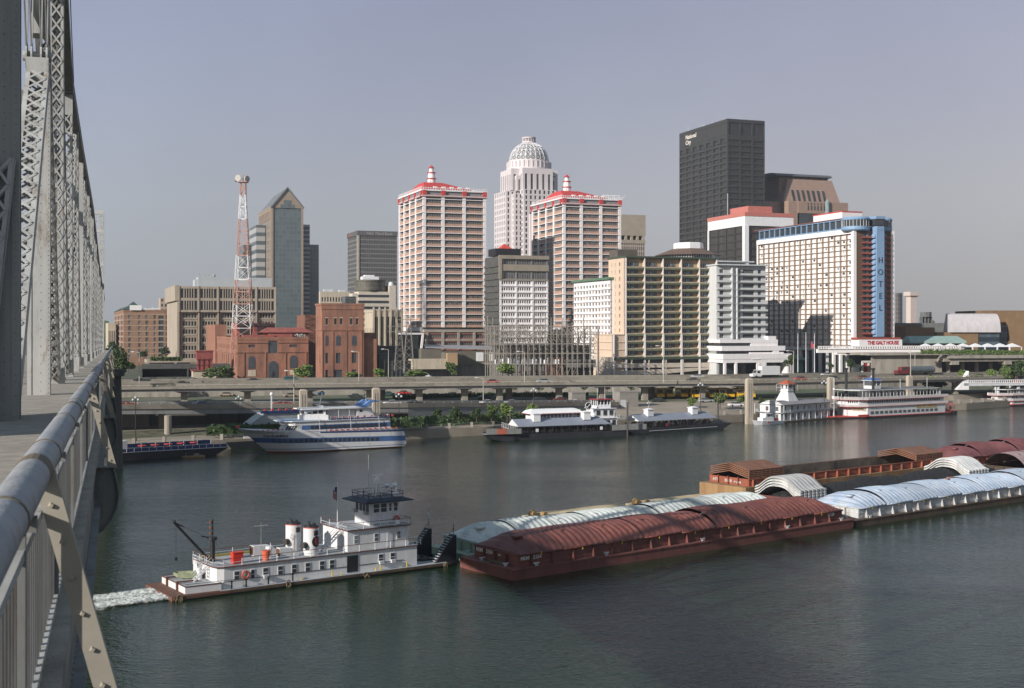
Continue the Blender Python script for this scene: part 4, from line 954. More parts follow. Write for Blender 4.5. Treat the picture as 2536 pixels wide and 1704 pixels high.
# garage base with ramps
q = MB(); zg_ = zB - 1.0; hh = zg_
q.box(-w2 - 3.6, .2, 0, -w2, 9, zB); q.box(-w2, -.3, hh * .56, Ln, .2, hh * .80)
q.xz([(-w2, hh * .20), (Ln * .4, hh * .22), (Ln, hh * .46), (Ln, hh * .56), (-w2, hh * .40)], -.35, .15)
q.box(-w2, -.4, -.0, Ln, .1, hh * .05)
for i in range(7): x = -w2 + i * (Ln + w2 - .5) / 6; q.box(x, -.38, 0, x + .5, -.0, zB - 1.0)
q.box(Ln - .3, 0, 0, Ln + 1.2, 9, zB - .2)
q.build('garage_front', mat('pinkish_concrete', (.50, .43, .36), .9, .08, .3), t)
q = MB(); q.box(-w2 + .01, 1.2, 0, Ln, 8, zB - 1.1); q.build('garage_interior', bronze, t)
# ---- 16 octagonal restaurant roof on a low tower
Z = 540; cx0 = (1705 - CX) / F * Z
t = thing('revolving_lounge', 'eight sided brown roof with a white drum, showing above the tan apartment block', 'building', (cx0, Z, CITY), TH)
def zz_(py): return ZT(py, Z) - CITY
sc = Z / F; q = MB(); q.lathe([(85 * sc, zz_(634)), (40 * sc, zz_(617))], (0, 0), 8, R(22.5)); q.build('roof', mat('brown_shingle', (.13, .085, .065), .9, .15, .6), t)
q = MB(); q.lathe([(37 * sc, zz_(618)), (37 * sc, zz_(604)), (34 * sc, zz_(602))], (0, 0), 8, R(22.5)); q.build('roof_drum', white, t)
q = MB(); q.lathe([(72 * sc, 30), (72 * sc, zz_(634))], (0, 0), 8, R(22.5)); q.build('window_band', glass, t)
q = MB()
for k in range(8):
 a0, a1 = R(22.5 + 45 * k), R(67.5 + 45 * k)
 p0, p1 = Vector((73 * sc * cos(a0), 73 * sc * sin(a0), 0)), Vector((73 * sc * cos(a1), 73 * sc * sin(a1), 0))
 for i in range(9): p = p0.lerp(p1, i / 9); q.box(p.x - .2, p.y - .2, zz_(650), p.x + .2, p.y + .2, zz_(634))
q.lathe([(74 * sc, 0), (74 * sc, zz_(650))], (0, 0), 8, R(22.5)); q.box(8, -14, 0, 20, 6, zz_(652)); q.box(4, -18, zz_(653), 22, 0, zz_(650)); q.build('mullions', gwhite, t)
# ---- 17 white balcony hotel with stepped podium
Z = 497; (o, Le, Ln) = place(1774.5, Z, None, 1896); zt = ZT(657, Z) - CITY
t = thing('balcony_hotel', 'pale hotel with long continuous balconies and a stepped white podium', 'building', o, TH)
pw2 = mat('pale_blue_white', (.54, .55, .55), .75, .06, .4, streak=True)
nf_ = 10; zlo = ZT(842, Z) - CITY; fh = (zt - 1 - zlo) / nf_; r_ = []
for j in range(nf_):
 for a, c in ((.06, .14), (.40, .47), (.53, .76), (.84, .91)): r_.append((a * Ln, c * Ln, zlo + j * fh + fh * .28, zlo + j * fh + fh * .82))
q = MB(); wallface(q, 'N', 0, Ln, 0, zt, r_, .3); wallface(q, 'E', 0, 16, 0, zt, [], .3); backs(q, Ln, 16, 0, zt); q.build('wall', pw2, t); panes(t, to_panes('N', r_, .28, mats=[glass, glassg], wts=[2, 1]))
q = MB(); q.box(-.1, -1.1, 0, Ln + .4, -.003, .2); q.box(-.1, -1.1, .2, Ln * .28, -1.04, .8); q.box(Ln * .46, -1.1, .2, Ln + .4, -1.04, .8); q.box(Ln * .28, -1.35, .22, Ln * .30, -.003, fh); q.box(Ln * .38, -1.35, .22, Ln * .40, -.003, fh)
sb = q.build('balcony', pw2, t, loc=(0, 0, zlo))
for j in range(1, nf_): c = sb.copy(); COL.objects.link(c); c.location = (0, 0, zlo + j * fh)
q = MB(); q.box(-.5, -1.8, zt, Ln + 1, 16, zt + .5); q.build('roof_slab', gwhite, t)
q = MB()
lv = [(ZT(925, Z) - CITY, 0, 0), ]
zA, zC, zD, zE = ZT(898, Z) - CITY, ZT(880, Z) - CITY, ZT(860, Z) - CITY, ZT(843, Z) - CITY
LP = Ln * 1.38
q.box(-.4, -6, zA, LP, 12, zA + 1.3); q.box(-.4, -6, zC - 1.5, LP, 12, zC + .6); q.box(-.4, -5, zD - 1.4, LP * .92, 12, zD + .5); q.box(-.4, -3.5, zE - 1.0, LP * .84, 12, zE + .3)
for x in (0, .16, .50, .58, .97): q.box(LP * x, -6.2, 0, LP * x + .9, -5.2, zA)
q.box(LP * .48, -6.1, 0, LP * .62, -5.3, zA); q.box(LP * .40, -6.25, zA + 1.3, LP * .52, -5.8, zC - 1.5); q.box(LP * .93, -6.2, 0, LP + .2, 12, zC)
q.box(LP * .40, -4.8, zC + .6, LP * .9, 11, zC + 1.2); q.box(LP * .74, -4.9, zC + .6, LP * .83, 11, zD - 1.4); q.box(LP * .44, -3.4, zD + .5, LP * .84, 11, zE - 1)
q.box(LP * .7, -3.2, zE, LP * .82, 3, zE + 1.7); q.build('podium', ow, t)
q = MB(); q.box(0, -4.4, zA + 1.3, LP * .96, 11, zC - 1.5); q.box(0, -3.2, zC + .61, LP * .9, 11, zD - 1.41); q.box(0, -2.8, zD + .51, LP * .83, 10, zE - 1.01); q.box(1, -1, 0, LP * .95, 11, zA - .01); q.build('podium_glass', glass, t)
q = MB()
for k in range(40):
 x = LP * (.01 + .024 * k)
 if LP * .4 < x < LP * .53: continue
 q.box(x, -4.7, zA + 1.3, x + .22, -4.42, zC - 1.5)
tag(q.build('podium_mullions', gwhite, t), kind='stuff')
# ---- 18 PNC style black tower
Z = 851; (o, Le, Ln) = place(1802, Z, 1684, 1893); zt = ZT(295, Z) - CITY
t = thing('black_bank_tower', 'tallest dark tower, black steel and glass with a white bank name at its upper left', 'tower', o, TH)
blk = mat('black_steel', (.040, .040, .038), .55, .1, .3)
dkg = mat('black_tower_glass', (.022, .024, .025), .16, .3, .08)
fh = 4.05; nf_ = int((zt - 25) / fh);
q = MB(); q.box(.3, .3, 0, Ln - .3, Le - .3, zt - 1); q.build('glass_core', curtain('tower_panes', (.020, .021, .022), (.040, .040, .039), (.035, .034, .033), 1.5, fh, .12, .1, .2), t)
q = MB()
for i in range(8): x = Le * i / 7; q.box(-.5, max(x - .7, .31), 0, .29, min(x + .7, Le), zt)
for i in range(4): x = Ln * i / 3; q.box(max(0, x - .7) - (.5 if i == 0 else 0), -.5, 0, min(x + .7, Ln), .29, zt)
q.build('piers', blk, t)
sp_ = None
for k in range(nf_):
 z = zt - 18 - k * fh
 if z < 0: break
 if sp_ is None:
  q = MB(); q.box(-.42, .3, 0, .28, Le - .2, 1.45); q.box(.0, -.34, 0, Ln - .1, .28, 1.45); sp_ = q.build('spandrel', blk, t, loc=(0, 0, z))
 else: c = sp_.copy(); COL.objects.link(c); c.location = (0, 0, z)
q = MB(); q.box(-.45, .3, zt - 10.5, .27, Le, zt - 2.2); q.box(-.45, .3, zt - 2, .27, Le, zt + .3); q.box(-.45, -.45, zt - 2, Ln, .29, zt + .3); q.box(0, -.40, zt - 14, Ln, .25, zt - 10.6); q.box(-.42, .3, zt - 12.8, .26, Le, zt - 10.6); q.box(.2, .35, zt - 1, Ln, Le, zt)
for i in range(7): q.box(-.46, Le * (i + .03) / 7, zt - 15.5, .26, Le * (i + .35) / 7, zt - 12.8)
q.build('crown', blk, t)
q = MB();
for (x, y, h) in ((4, 12, 3), (5, 30, 4), (3, 44, 2.5), (6, 66, 3), (7, 70, 6), (10, 20, 3.2), (15, 8, 3.5)): q.bar((x, y, zt), (x, y, zt + h), .22)
q.tube((3.5, 39, zt + 1), (3, 39, zt + 2), 1.1, n=10); q.build('rooftop_antennas', gwhite, t)
txm = mat('sign_white', (.80, .74, .66), .5, .02)
text('National', 4.3, txm, t, (-.56, Le * .86, zt - 5.6), ROT_E, bold=.05, sx=1.1); text('City', 4.3, txm, t, (-.56, Le * .86, zt - 9.6), ROT_E, bold=.05, sx=1.1)
# ---- 19 white framed black office with red roof
Z = 650; (o, Le, Ln) = place(1845.7, Z, 1755, 1963); zt = ZT(531, Z) - CITY
t = thing('white_framed_office', 'black glass office framed in white with a red roof edge', 'building', o, TH)
q = MB(); q.box(.3, .3, 0, Ln - .3, Le, zt - .8); q.build('glass_core', curtain('black_office_panes', (.030, .029, .028), (.065, .058, .052), (.11, .10, .09), 1.25, 50, .14, 0, .3), t)
q = MB(); q.box(-.4, -.4, zt - 5.8, Ln + .3, Le + .3, zt - .8); q.box(-.8, -.8, 0, 1.7, 1.7, zt - 5.8); q.box(-.5, Le - .8, 0, .8, Le + .4, zt - 5.8); q.box(Ln - .8, -.5, 0, Ln + .4, .8, zt - 5.8); q.build('white_frame', white, t)
fh = 4.0; q = MB(); q.box(-.12, 1.8, 0, .28, Le - .9, .7); q.box(1.8, -.12, 0, Ln - .9, .28, .7); s0 = q.build('spandrel', bronze, t, loc=(0, 0, zt - 5.8 - fh))
for k in range(1, 15): c = s0.copy(); COL.objects.link(c); c.location = (0, 0, zt - 5.8 - fh * (k + 1))
q = MB()
for k in range(4): y = 1.7 + (Le - 3) * (k + 1) / 4.0; q.box(-.2, y - .15, 0, .25, y + .15, zt - 5.8)
q.build('fin', bronze, t)
q = MB(); q.box(-.6, -.6, zt - .8, Ln + .5, Le + .5, zt + 1.2); q.box(3.5, 3, zt + 1.2, 18.0, 22, zt + 4.9); q.build('red_roof', mat('faded_red_roof', (.46, .16, .13), .8, .08, .5), t)
q = MB(); q.bar((1, 20, zt), (1, 20, zt + 13), .25); q.build('flag_pole', gwhite, t)
# ---- 20 pink granite building with barrel roof
Z = 872; (o, Le, Ln) = place(1953, Z, 1893, 2112)
t = thing('granite_building', 'pink granite building with battered upper walls, slot windows and a dark curved roof', 'tower', o, TH)
def zh(py): return ZT(py, Z) - CITY
pk = curtain('pink_granite', (.30, .205, .16), (.33, .225, .175), (.22, .155, .125), 2.4, 2.0, .05, .06, .6)
px = lambda x: (x - 1953) * Z / F / .96
q = MB()
# lower mass: big pier left, body, projecting box
q.box(px(1953), 0, 0, px(1978), 10, zh(497)); q.box(-14, 10.003, 0, px(2118), 40, zh(497));
q.box(px(1978) + .01, -.8, zh(527), px(2118), 9.99, zh(497))
# battered upper body
zA_, zB_ = zh(497), zh(438)
q.prism([(px(1952), 6), (px(2112), 6), (px(2112), 34), (px(1952), 34)], zA_, zB_, [(px(1972), 10), (px(2097), 10), (px(2097), 30), (px(1972), 30)])
q.prism([(px(1941), 12), (px(2090), 12), (px(2090), 45), (px(1941), 45)], 0, zh(432), [(px(1941) + 5, 14), (px(2094), 14), (px(2094), 38), (px(1941) + 5, 38)])
q.build('wall', pk, t)
q = MB()
for k in range(7):
 x0 = px(1979.5 + k * 14.4); q.add([(x0, 5.7, zh(495)), (x0 + 1.5, 5.7, zh(495)), (x0 + .7, 7.6, zh(466)), (x0 - .8, 7.6, zh(466)), (x0, 7.5, zh(495)), (x0 + 1.5, 7.5, zh(495)), (x0 + .7, 9.8, zh(466)), (x0 - .8, 9.8, zh(466))], [(0, 1, 2, 3), (0, 3, 7, 4), (1, 5, 6, 2), (3, 2, 6, 7), (0, 4, 5, 1)])
for k in range(6):
 x = px(2004 + k * 9); q.box(x, -.9, zh(519), x + 1.1, -.7, zh(508)); q.box(x, -.9, zh(506), x + .8, -.7, zh(501))
q.box(px(1984), -.3, 0, px(2118), 9.9, zh(527.5))
for k in range(9): q.box(px(1954 + 16.5 * k) , 12.2, zh(433), px(1961 + 16.5 * k), 13.4, zh(429.5))
q.build('slot_windows', glass, t)
q = MB(); pts = [(10 + 24 * (.5 - .5 * cos(pi * k / 12)), zh(429) + 2.3 * sin(pi * k / 12)) for k in range(13)]; q.yz(pts, px(1940), px(2097)); q.box(px(1940), 9.6, zh(431), px(2097), 34.4, zh(429)); q.build('barrel_roof', mat('slate_roof', (.10, .11, .115), .5, .1, .3), t)
q = MB(); q.lathe([(1.6, zh(526)), (1.6, zh(497)), (.2, zh(489))], (px(2058), -1.2), 8); q.build('glass_lantern', mat('pale_glass', (.22, .28, .29), .3, .1, .5), t)
# ---- 21 blue topped riverfront hotel
Z = 522; (o, Le, Ln) = place(2116.5, Z, 1877, 2212); zt = ZT(569, Z) - CITY
t = thing('riverfront_hotel', 'huge white hotel with a grid of windows, blue rooftop lounge and vertical HOTEL sign', 'hotel', o, TH)
zb = ZT(912, Z) - CITY; zg1 = ZT(868, Z) - CITY; nf_ = 22; fh = (zt - 1.5 - zg1) / nf_; nb = 17; bw = (Le - 2.0) / nb
hwht = mat('hotel_white', (.76, .73, .72), .7, .03, .3)
q = MB(); r_ = []
q.quad((.5, 0, 0), (.5, Le, 0), (.5, Le, zt), (.5, 0, zt)); q.box(-.9, -.5, 0, .6, 1.3, zt); q.box(-.5, Le - .8, 0, .6, Le + .3, zt); q.box(-.8, 1.3, zt - 1.5, .49, Le, zt + .6)
q.quad((Ln, 0, 0), (Ln, Le, 0), (Ln, Le, zt), (Ln, 0, zt)); q.quad((0, Le, 0), (Ln, Le, 0), (Ln, Le, zt), (0, Le, zt)); q.quad((0, 0, zt), (Ln, 0, zt), (Ln, Le, zt), (0, Le, zt)); q.box(Ln - 1.4, -.5, 0, Ln + .3, .6, zt)
q.build('wall', hwht, t)
brn = mat('brown_grid', (.31, .235, .175), .85, .1, .5)
q = MB()
for j in range(nf_ + 1): z = zg1 + j * fh; q.box(-.25, 1.3, z - .10, .45, Le - .8, z + .08)
for i in range(nb + 1): y = 1.3 + i * bw; q.box(-.32, y - .16, zg1 - 5, .44, y + .16, zt - 1.5)
q.build('brown_grid', brn, t)
its = []
for i in range(nb):
 for j in range(nf_):
  if rg.random() < (.30 if j > nf_ * .4 else .22): wd = rg.choice([.35, .7, 1.3, 1.6]); its.append(('E', 1.3 + (i + .5) * bw + rg.uniform(-.3, .3), zg1 + (j + .58) * fh, wd, fh * .42, .33, 0, glass))
panes(t, its, name='open_window')
its = []
for i in range(nb):
 for j in range(nf_): its.append(('E', 1.3 + (i + .5) * bw, zg1 + (j + .5) * fh, bw * .74, fh * .92, .36, 0, hwht))
panes(t, its, name='window')
# end face with balconies
q = MB(); q.box(1.3 - .69, -.25, zg1, Ln - 1.4, .1, zt - .3); q.build('brown_end_wall', mat('chocolate_brick', (.125, .068, .045), .9, .1, .4), t)
bxs = [(Ln * .15, Ln * .42), (Ln * .66, Ln * .88)]; rdm = mat('balcony_red', (.30, .075, .055), .7, .08, .5)
nfe = 19; fe = (zt - 1.2 - ZT(828, Z) + CITY) / nfe; ze = ZT(828, Z) - CITY
b0 = None
for j in range(nfe):
 if b0 is None:
  q = MB();
  for a, c in bxs: q.box(a, -1.5, 0, c, -.26, .16); q.box(a, -1.5, .2, c, -1.42, .75)
  b0 = q.build('balcony', rdm, t, loc=(0, 0, ze + j * fe))
 else: c = b0.copy(); COL.objects.link(c); c.location = (0, 0, ze + j * fe)
panes(t, [('N', (a + c) / 2 + dx, ze + (j + .66) * fe, (c - a) * wdd, fe * .5, -.35, 0, m__) for j in range(nfe) for a, c in bxs for dx, wdd, m__ in ((-(c - a) * .2, .25, glass), ((c - a) * .12, .22, glass2))], name='balcony_window', limit=80)
skyb = mat('sign_blue', (.21, .33, .49), .5, .05, .5)
q = MB(); xa, xb = Ln * .44, Ln * .64; q.box(xa, -3.4, ze - 1, xb, -.26, zt + 1.2)
for j in range(nfe): q.xz([(xa - 1.0, ze + j * fe + .1), (xa - .004, ze + j * fe + .1), (xa - .004, ze + j * fe + fe * .9)], -3.0, -.5)
q.build('blue_spine', skyb, t)
lm = mat('letter_black', (.03, .035, .05), .5, .05)
for k, ch in enumerate('HOTEL'): text(ch, 3.5, lm, t, ((xa + xb) / 2 + (0 if ch != 'I' else 0), -3.46, ZT(500 + (535 + 106 * k) / 3.563, Z - 3) - CITY), ROT_N, ext=.05, align='CENTER')
# rooftop lounge: arcade along the long side and two round bays at the end
q = MB(); zr = zt + .6
n_ = 15
q.box(-.9, .5, zr, 6, Le - 2, zr + .5); q.box(-.9, .5, zr + 4.0, 7, Le - 2, zr + 4.5)
for k in range(n_ + 1): y = 8 + (Le - 10.5) * k / n_; q.box(-.8, y - .22, zr + .5, -.3, y + .22, zr + 4.0)
for (cx_, r_) in ((Ln * .14, 5.9), (Ln * .84, 4.0)): q.lathe([(r_ - .5, zr - .9), (r_, zr - .4), (r_, zr + .9)], (cx_, 3.2), 28); q.lathe([(r_, zr + 3.6), (r_ + .15, zr + 4.2), (r_ - .5, zr + 4.9)], (cx_, 3.2), 28)
q.box(xa - .4, -3.6, zr + 4.0, xb + .4, 4, zr + 5.1); q.box(xa + .2, -3.55, zr - .6, xb - .2, 3, zr + .9); q.build('blue_lounge', skyb, t)
q = MB(); q.box(-.2, 1, zr + .5, 5, Le - 2.5, zr + 3.99)
for (cx_, r_) in ((Ln * .14, 5.6), (Ln * .84, 3.7)): q.lathe([(r_, zr + .9), (r_, zr + 3.6)], (cx_, 3.2), 28)
q.box(xa - .1, -3.2, zr + 1.2, xb + .1, 3, zr + 4.0); q.build('lounge_glass', glass, t)
q = MB()
for (cx_, r_) in ((Ln * .14, 5.7), (Ln * .84, 3.8)):
 for k in range(24): a = 2 * pi * k / 24; q.box(cx_ + r_ * cos(a) - .09, 3.2 + r_ * sin(a) - .09, zr + .9, cx_ + r_ * cos(a) + .09, 3.2 + r_ * sin(a) + .09, zr + 3.6)
q.build('lounge_mullions', gwhite, t)
q = MB(); q.box(-1.3, 7, zr + 4.5, 9, Le + 1.5, zr + 4.85); q.build('red_roof_edge', mat('roof_brown_red', (.22, .08, .07), .8, .1, .5), t)
q = MB(); ph0 = Le * .18; zph = ZT(529, Z + 25) - CITY; q.box(5, 16, zr + 5, Ln * .78, 38, zph); q.build('plant_room', mat('plant_white', (.74, .70, .70), .7, .04, .4), t)
text('GALT HOUSE', 3.5, mat('sign_red_line', (.55, .06, .08), .5, .05), t, (4.9, 37.4, zph - 5.4), ROT_E, bold=-.02, sx=.86)
q = MB(); q.box(4.8, 15.8, zph, Ln * .78 + .2, 38.2, zph + .4); q.build('plant_room_edge', redp, t)
# sign at the foot of the end face
q = MB(); zs1 = ZT(843, Z - 3) - CITY; zs0 = ZT(856.5, Z - 3) - CITY; q.box(.5 - 1.8, -5.0, zs0 - 1.6 + 1.2, Ln + .8, .0, zs1 + .3); q.build('fascia', hwht, t)
q = MB(); q.box(.3 - 2, -4.6, zs1 + .3, Ln + .5, .2, zs1 + 1.2); q.build('red_canopy', rdm, t)
text('THE GALT HOUSE', 2.15, mat('sign_dark_red', (.40, .02, .03), .5, .05), t, (Ln * .145, -5.05, zs0 + .55), ROT_N, bold=.08, sx=.93, space=.95)
# podium below
q = MB(); zp1 = ZT(870, Z - 6) - CITY; zp0 = ZT(882, Z - 6) - CITY
q.box(-1.5, -8, zs0 - 3.6, 60, -.5, zs0 - 3.1); q.box(-10, -9, zp1 - 1.4, 30, 0, zp1 - .2); q.box(-3.2, .5, zp0 + 2, -.92, Le * .88, zp0 + 3.2);
for k in range(13): y = 1 + k * Le * .065; q.box(-2.9, y, 0, -1.8, y + 1.1, zp0 + 2)
q.build('terrace', hwht, t)
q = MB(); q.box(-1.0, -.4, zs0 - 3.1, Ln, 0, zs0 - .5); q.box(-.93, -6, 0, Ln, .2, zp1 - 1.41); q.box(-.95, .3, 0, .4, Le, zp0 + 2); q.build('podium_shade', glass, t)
q = MB()
for k in range(3): x = -.2 + k * 2.9; q.box(x, -6.25, 1.0, x + 2.2, -6.01, 5.4);
q.build('red_doors', redp, t)
q = MB()
for k in range(4): x = -.9 + k * 2.9; q.box(x, -6.6, 0, x + .7, -6.0, 6.0)
q.box(-1, -6.6, 5.5, 8.4, -6.0, 6.4); q.box(9.5, -9, 0, 16, -2, 8.2); q.build('arcade_piers', hwht, t)
q = MB(); q.box(-40, 20, 0, -12, 26, 6.2); q.prism([(-42, 18), (-10, 18), (-10, 28), (-42, 28)], 6.2, 8.4, [(-36, 22), (-14, 22), (-14, 24), (-36, 24)])
q.build('green_pavilion', mat('teal_roof', (.07, .16, .15), .7, .1, .5), t)
# ---- 22 curved far hotel and white column
Z = 900; xc = (2205 - CX) / F * Z
t = thing('curved_hotel', 'pale quarter round hotel tower with fine window rows, right of the HOTEL sign', 'tower', (xc, Z, CITY), 0)
q = MB(); zc = ZT(725, Z) - CITY; zc2 = ZT(742, Z) - CITY; pts = []; r_ = 46 * Z / F
pts = [(0, 0)] + [(r_ * 1.02 * sin(a), 20 - 20 * cos(a)) for a in [R(9 * k) for k in range(11)]] + [(0, 30)]
q.prism([(-4, -.0)] + pts[1:] + [(-4, 30)], 0, zc); q.build('wall', curtain('pale_fine_grid', (.15, .15, .15), (.20, .19, .18), (.33, .33, .33), 2.2, 3.2, .45, .3, .5), t)
t = thing('white_column_tower', 'slender pale stair tower with a wider square head beside the curved hotel', 'tower', ((2257 - CX) / F * Z, Z, CITY), TH)
q = MB(); zc = ZT(736, Z) - CITY; ztt = ZT(723, Z) - CITY; q.box(-2.6, -2.6, 0, 2.6, 2.6, zc); q.prism([(-2.6, -2.6), (2.6, -2.6), (2.6, 2.6), (-2.6, 2.6)], zc, zc + 1, [(-3.8, -3.8), (3.8, -3.8), (3.8, 3.8), (-3.8, 3.8)]); q.box(-3.8, -3.8, zc + 1, 3.8, 3.8, ztt); q.build('shaft', mat('pink_white', (.56, .47, .43), .8, .05, .4), t)
# ---- 23 arts centre: brown brick masses, white barrel roof, glass
Z = 560
def gp(px_, Z_): return (px_ - CX) / F * Z_
t = thing('arts_centre', 'brown brick arts centre with a curved white metal roof and dark glass', 'building', (gp(2243, Z), Z, CITY), R(4))
bb = mat('brown_brick', (.20, .125, .065), .9, .12, .3)
U = Z / F
q = MB(); q.box(0, 0, 0, 74 * U, 20, ZT(811, Z) - CITY); q.box(74 * U, -2, 0, 180 * U, 20, ZT(823, Z) - CITY); q.box(222 * U, 8, 0, 420 * U, 40, ZT(768, Z) - CITY); q.box(272 * U, 3, 0, 420 * U, 8, ZT(789, Z) - CITY); q.box(0, 12, 0, 62 * U, 30, ZT(806, Z) - CITY)
q.build('wall', bb, t)
q = MB(); n_ = 10; ys_ = []; zr0, zr1 = ZT(823, Z) - CITY, ZT(777, Z + 10) - CITY
pts = [(-3 + 5 * (1 - cos(R(90) * k / n_)) , zr0 + (zr1 - zr0) * sin(R(90) * k / n_)) for k in range(n_ + 1)] + [(5, zr0)]
q.yz(pts, 107 * U, 235 * U); q.build('barrel_roof', mat('ribbed_white_metal', (.52, .49, .50), .55, .10, .9, streak=True), t)
q = MB(); q.box(180 * U, -1.5, 0, 235 * U, 5, zr0 - .1); q.box(236 * U, 4, 0, 272 * U, 7.9, ZT(806, Z) - CITY); q.build('glass_front', curtain('banded_glass', (.045, .06, .075), (.10, .14, .17), (.02, .03, .045), 2.5, 4.6, .04, .45, .12), t)
q = MB(); zq = ZT(850, Z - 8) - CITY; q.box(-20 * U, -14, zq, 120 * U, -4, zq + .8); q.prism([(-20 * U, -14), (122 * U, -14), (122 * U, -3), (-20 * U, -3)], zq + .8, zq + 3.2, [(-12 * U, -8), (112 * U, -8), (112 * U, -6), (-12 * U, -6)]); q.build('turquoise_canopy', mat('turquoise_roof', (.26, .37, .34), .7, .08, .4), t)
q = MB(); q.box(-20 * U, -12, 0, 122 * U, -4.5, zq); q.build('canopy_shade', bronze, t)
# water tower like drum, far
t = thing('dark_roof_plant', 'dark drum shaped plant house on a far roof, left of the curved white roof', 'roof structure', (gp(2293, 760), 760, CITY), 0)
q = MB(); z1_, z0_ = ZT(773, 760) - CITY, ZT(785, 760) - CITY; q.lathe([(3.5, z1_), (3.5, z0_ + 0)], (0, 0), 10)
for x in (-3, -1, 1, 3): q.box(x - .3, -2, 0, x + .3, 2, z0_)
q.box(-22, -3, 0, 40, 6, ZT(800, 760) - CITY); q.build('frame', mat('dull_grey', (.12, .125, .12), .9, .2, .4), t)
q = MB()
for x in (-24, -2 + 20, 27, 34): q.bar((x, 0, 5), (x, 0, z1_ - 1), .22); q.box(x - .7, -.1, z1_ - 1.2, x + .2, .1, z1_ - 1)
q.build('mast', steel, t)
# ---- 24 plaza deck (Belvedere like) with tents
Z0 = 470
t = thing('concrete_plaza', 'long raised concrete plaza on round columns above the highway, with a white balustrade', 'plaza', (gp(2150, 480), 480, CITY), R(12))
def zq_(py, Z_): return ZT(py, Z_) - CITY
q = MB(); W_ = 95
q.box(0, -1, zq_(880, 480), 30, 26, zq_(874.5, 480)); q.box(30, -4, zq_(896, 480), W_, 26, zq_(879, 480)); q.box(31, -5.2, zq_(888, 480), W_, -4, zq_(880, 480))
q.box(2, 1, 0, 32, 1.6, zq_(880, 480)); q.box(31, 12, 0, W_, 12.6, zq_(897, 480))
for k in range(6): x = 36 + k * 6.2; q.tube((x, 3, 0), (x, 3, zq_(896, 480)), .75, n=10)
q.box(56, -4.5, zq_(904, 480), 59, 0, zq_(896, 480)); q.box(33, -4.6, zq_(904, 480), 36, 0, zq_(896, 480)); q.build('deck', conc, t)
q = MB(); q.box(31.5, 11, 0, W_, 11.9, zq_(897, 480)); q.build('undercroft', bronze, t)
q = MB(); zr_ = zq_(874, 480);
for k in range(60): q.box(-14 + k * 1.05, 14, zq_(864, 490), -14 + k * 1.05 + .55, 14.2, zq_(858, 490))
q.box(-14, 13.9, zq_(864.5, 490), 50, 14.3, zq_(863.5, 490)); q.box(-14, 13.9, zq_(859, 490), 50, 14.3, zq_(857, 490)); q.box(-14, 14.4, zq_(874, 490), 50, 16, zq_(865, 490)); q.build('balustrade', hwht, t)
q = MB()
for k in range(8):
 x = 34 + k * 5.6; z1_ = zq_(860, 500); zt_ = zq_(851, 500); q.prism([(x - 2.8, 14), (x + 2.8, 14), (x + 2.8, 19), (x - 2.8, 19)], z1_, zt_, [(x - .2, 16.3), (x + .2, 16.3), (x + .2, 16.7), (x - .2, 16.7)])
 for dx in (-2.7, 2.6): q.box(x + dx, 14, zq_(878, 500), x + dx + .25, 14.25, z1_)
q.build('tent_canopy', white, t)
# ---- brick power plant
Z = 490; (o, Le, Ln) = place(587.7, Z, 514, 764); zt = ZT(840, Z) - CITY
t = thing('brick_power_plant', 'long red brick power plant with arched openings and rusty red metal monitors on its roof', 'building', o, TH)
q = MB(); rN = [(Ln * .155, Ln * .245, zt * .79, zt * .86), (Ln * .73, Ln * .84, zt * .79, zt * .86), (Ln * .43, Ln * .56, zt * .64, zt * .955)]
rE = grid(.5, Le - .5, 14, .34, 0, zt, 1, .30, .58) + grid(.5, Le - .5, 22, .32, 0, zt, 1, .74, .85)
wallface(q, 'N', 0, Ln, 0, zt, rN, .3); wallface(q, 'E', 0, Le, 0, zt, rE, .4); backs(q, Ln, Le, 0, zt); parapet(q, Ln, Le, zt - .3, 1.1)
for a, c in ((.08, .10), (.385, .40), (.665, .68), (.955, .97)): q.box(Ln * a, -.25, 0, Ln * c, -.003, zt * .66)
q.box(-.2, -.3, zt * .655, Ln * .43, -.003, zt * .68); q.box(Ln * .56, -.3, zt * .655, Ln, -.003, zt * .68); q.box(-.3, 0, zt * .62, -.003, Le, zt * .68); q.box(-.25, -.3, zt * .90, Ln * .43, -.003, zt * .93); q.box(Ln * .56, -.3, zt * .90, Ln, -.003, zt * .93)
q.build('wall', brick, t)
panes(t, to_panes('N', rN, .3, mats=[mat('slate_glass', (.06, .07, .08), .3, .2, .5)], wts=[1]) + to_panes('E', rE, .4, mats=[glassg, brickd], wts=[1, 1]))
sg = MATS['slate_glass'];
for u, z0_, w_, h_ in ((.20 * Ln, zt * .25, Ln * .09, zt * .32), (.785 * Ln, zt * .25, Ln * .105, zt * .33)): arch(None, 'N', u, z0_, w_, h_, -.12, sg, t)
arch(None, 'N', .5 * Ln, 0, Ln * .135, zt * .44, -.12, sg, t, 'door'); q = MB(); q.box(Ln * .485, -.2, 0, Ln * .515, -.125, zt * .17); q.build('door_opening', black, t)
q = MB(); q.box(Ln * .145, -.15, zt * .05, Ln * .255, -.01, zt * .21); q.box(Ln * .735, -.15, zt * .08, Ln * .80, -.01, zt * .20); q.build('boarded_panel', cream, t)
rr_ = mat('rusty_red_metal', (.30, .09, .07), .8, .2, .5);
q = MB(); q.box(2, 16, zt, Ln * .62, 34, zt + 6.5); q.prism([(10, 8), (32, 8), (32, 20), (10, 20)], zt + 2.6, zt + 4.6, [(14, 13), (28, 13), (28, 15), (14, 15)]); q.box(12, 9, zt, 30, 19, zt + 2.6); q.box(2.5, 3, zt, 15, 6, zt + 1.6); q.box(Ln * .48, 5, zt, Ln * .8, 12, zt + 2.0); q.build('roof_monitor', rr_, t)
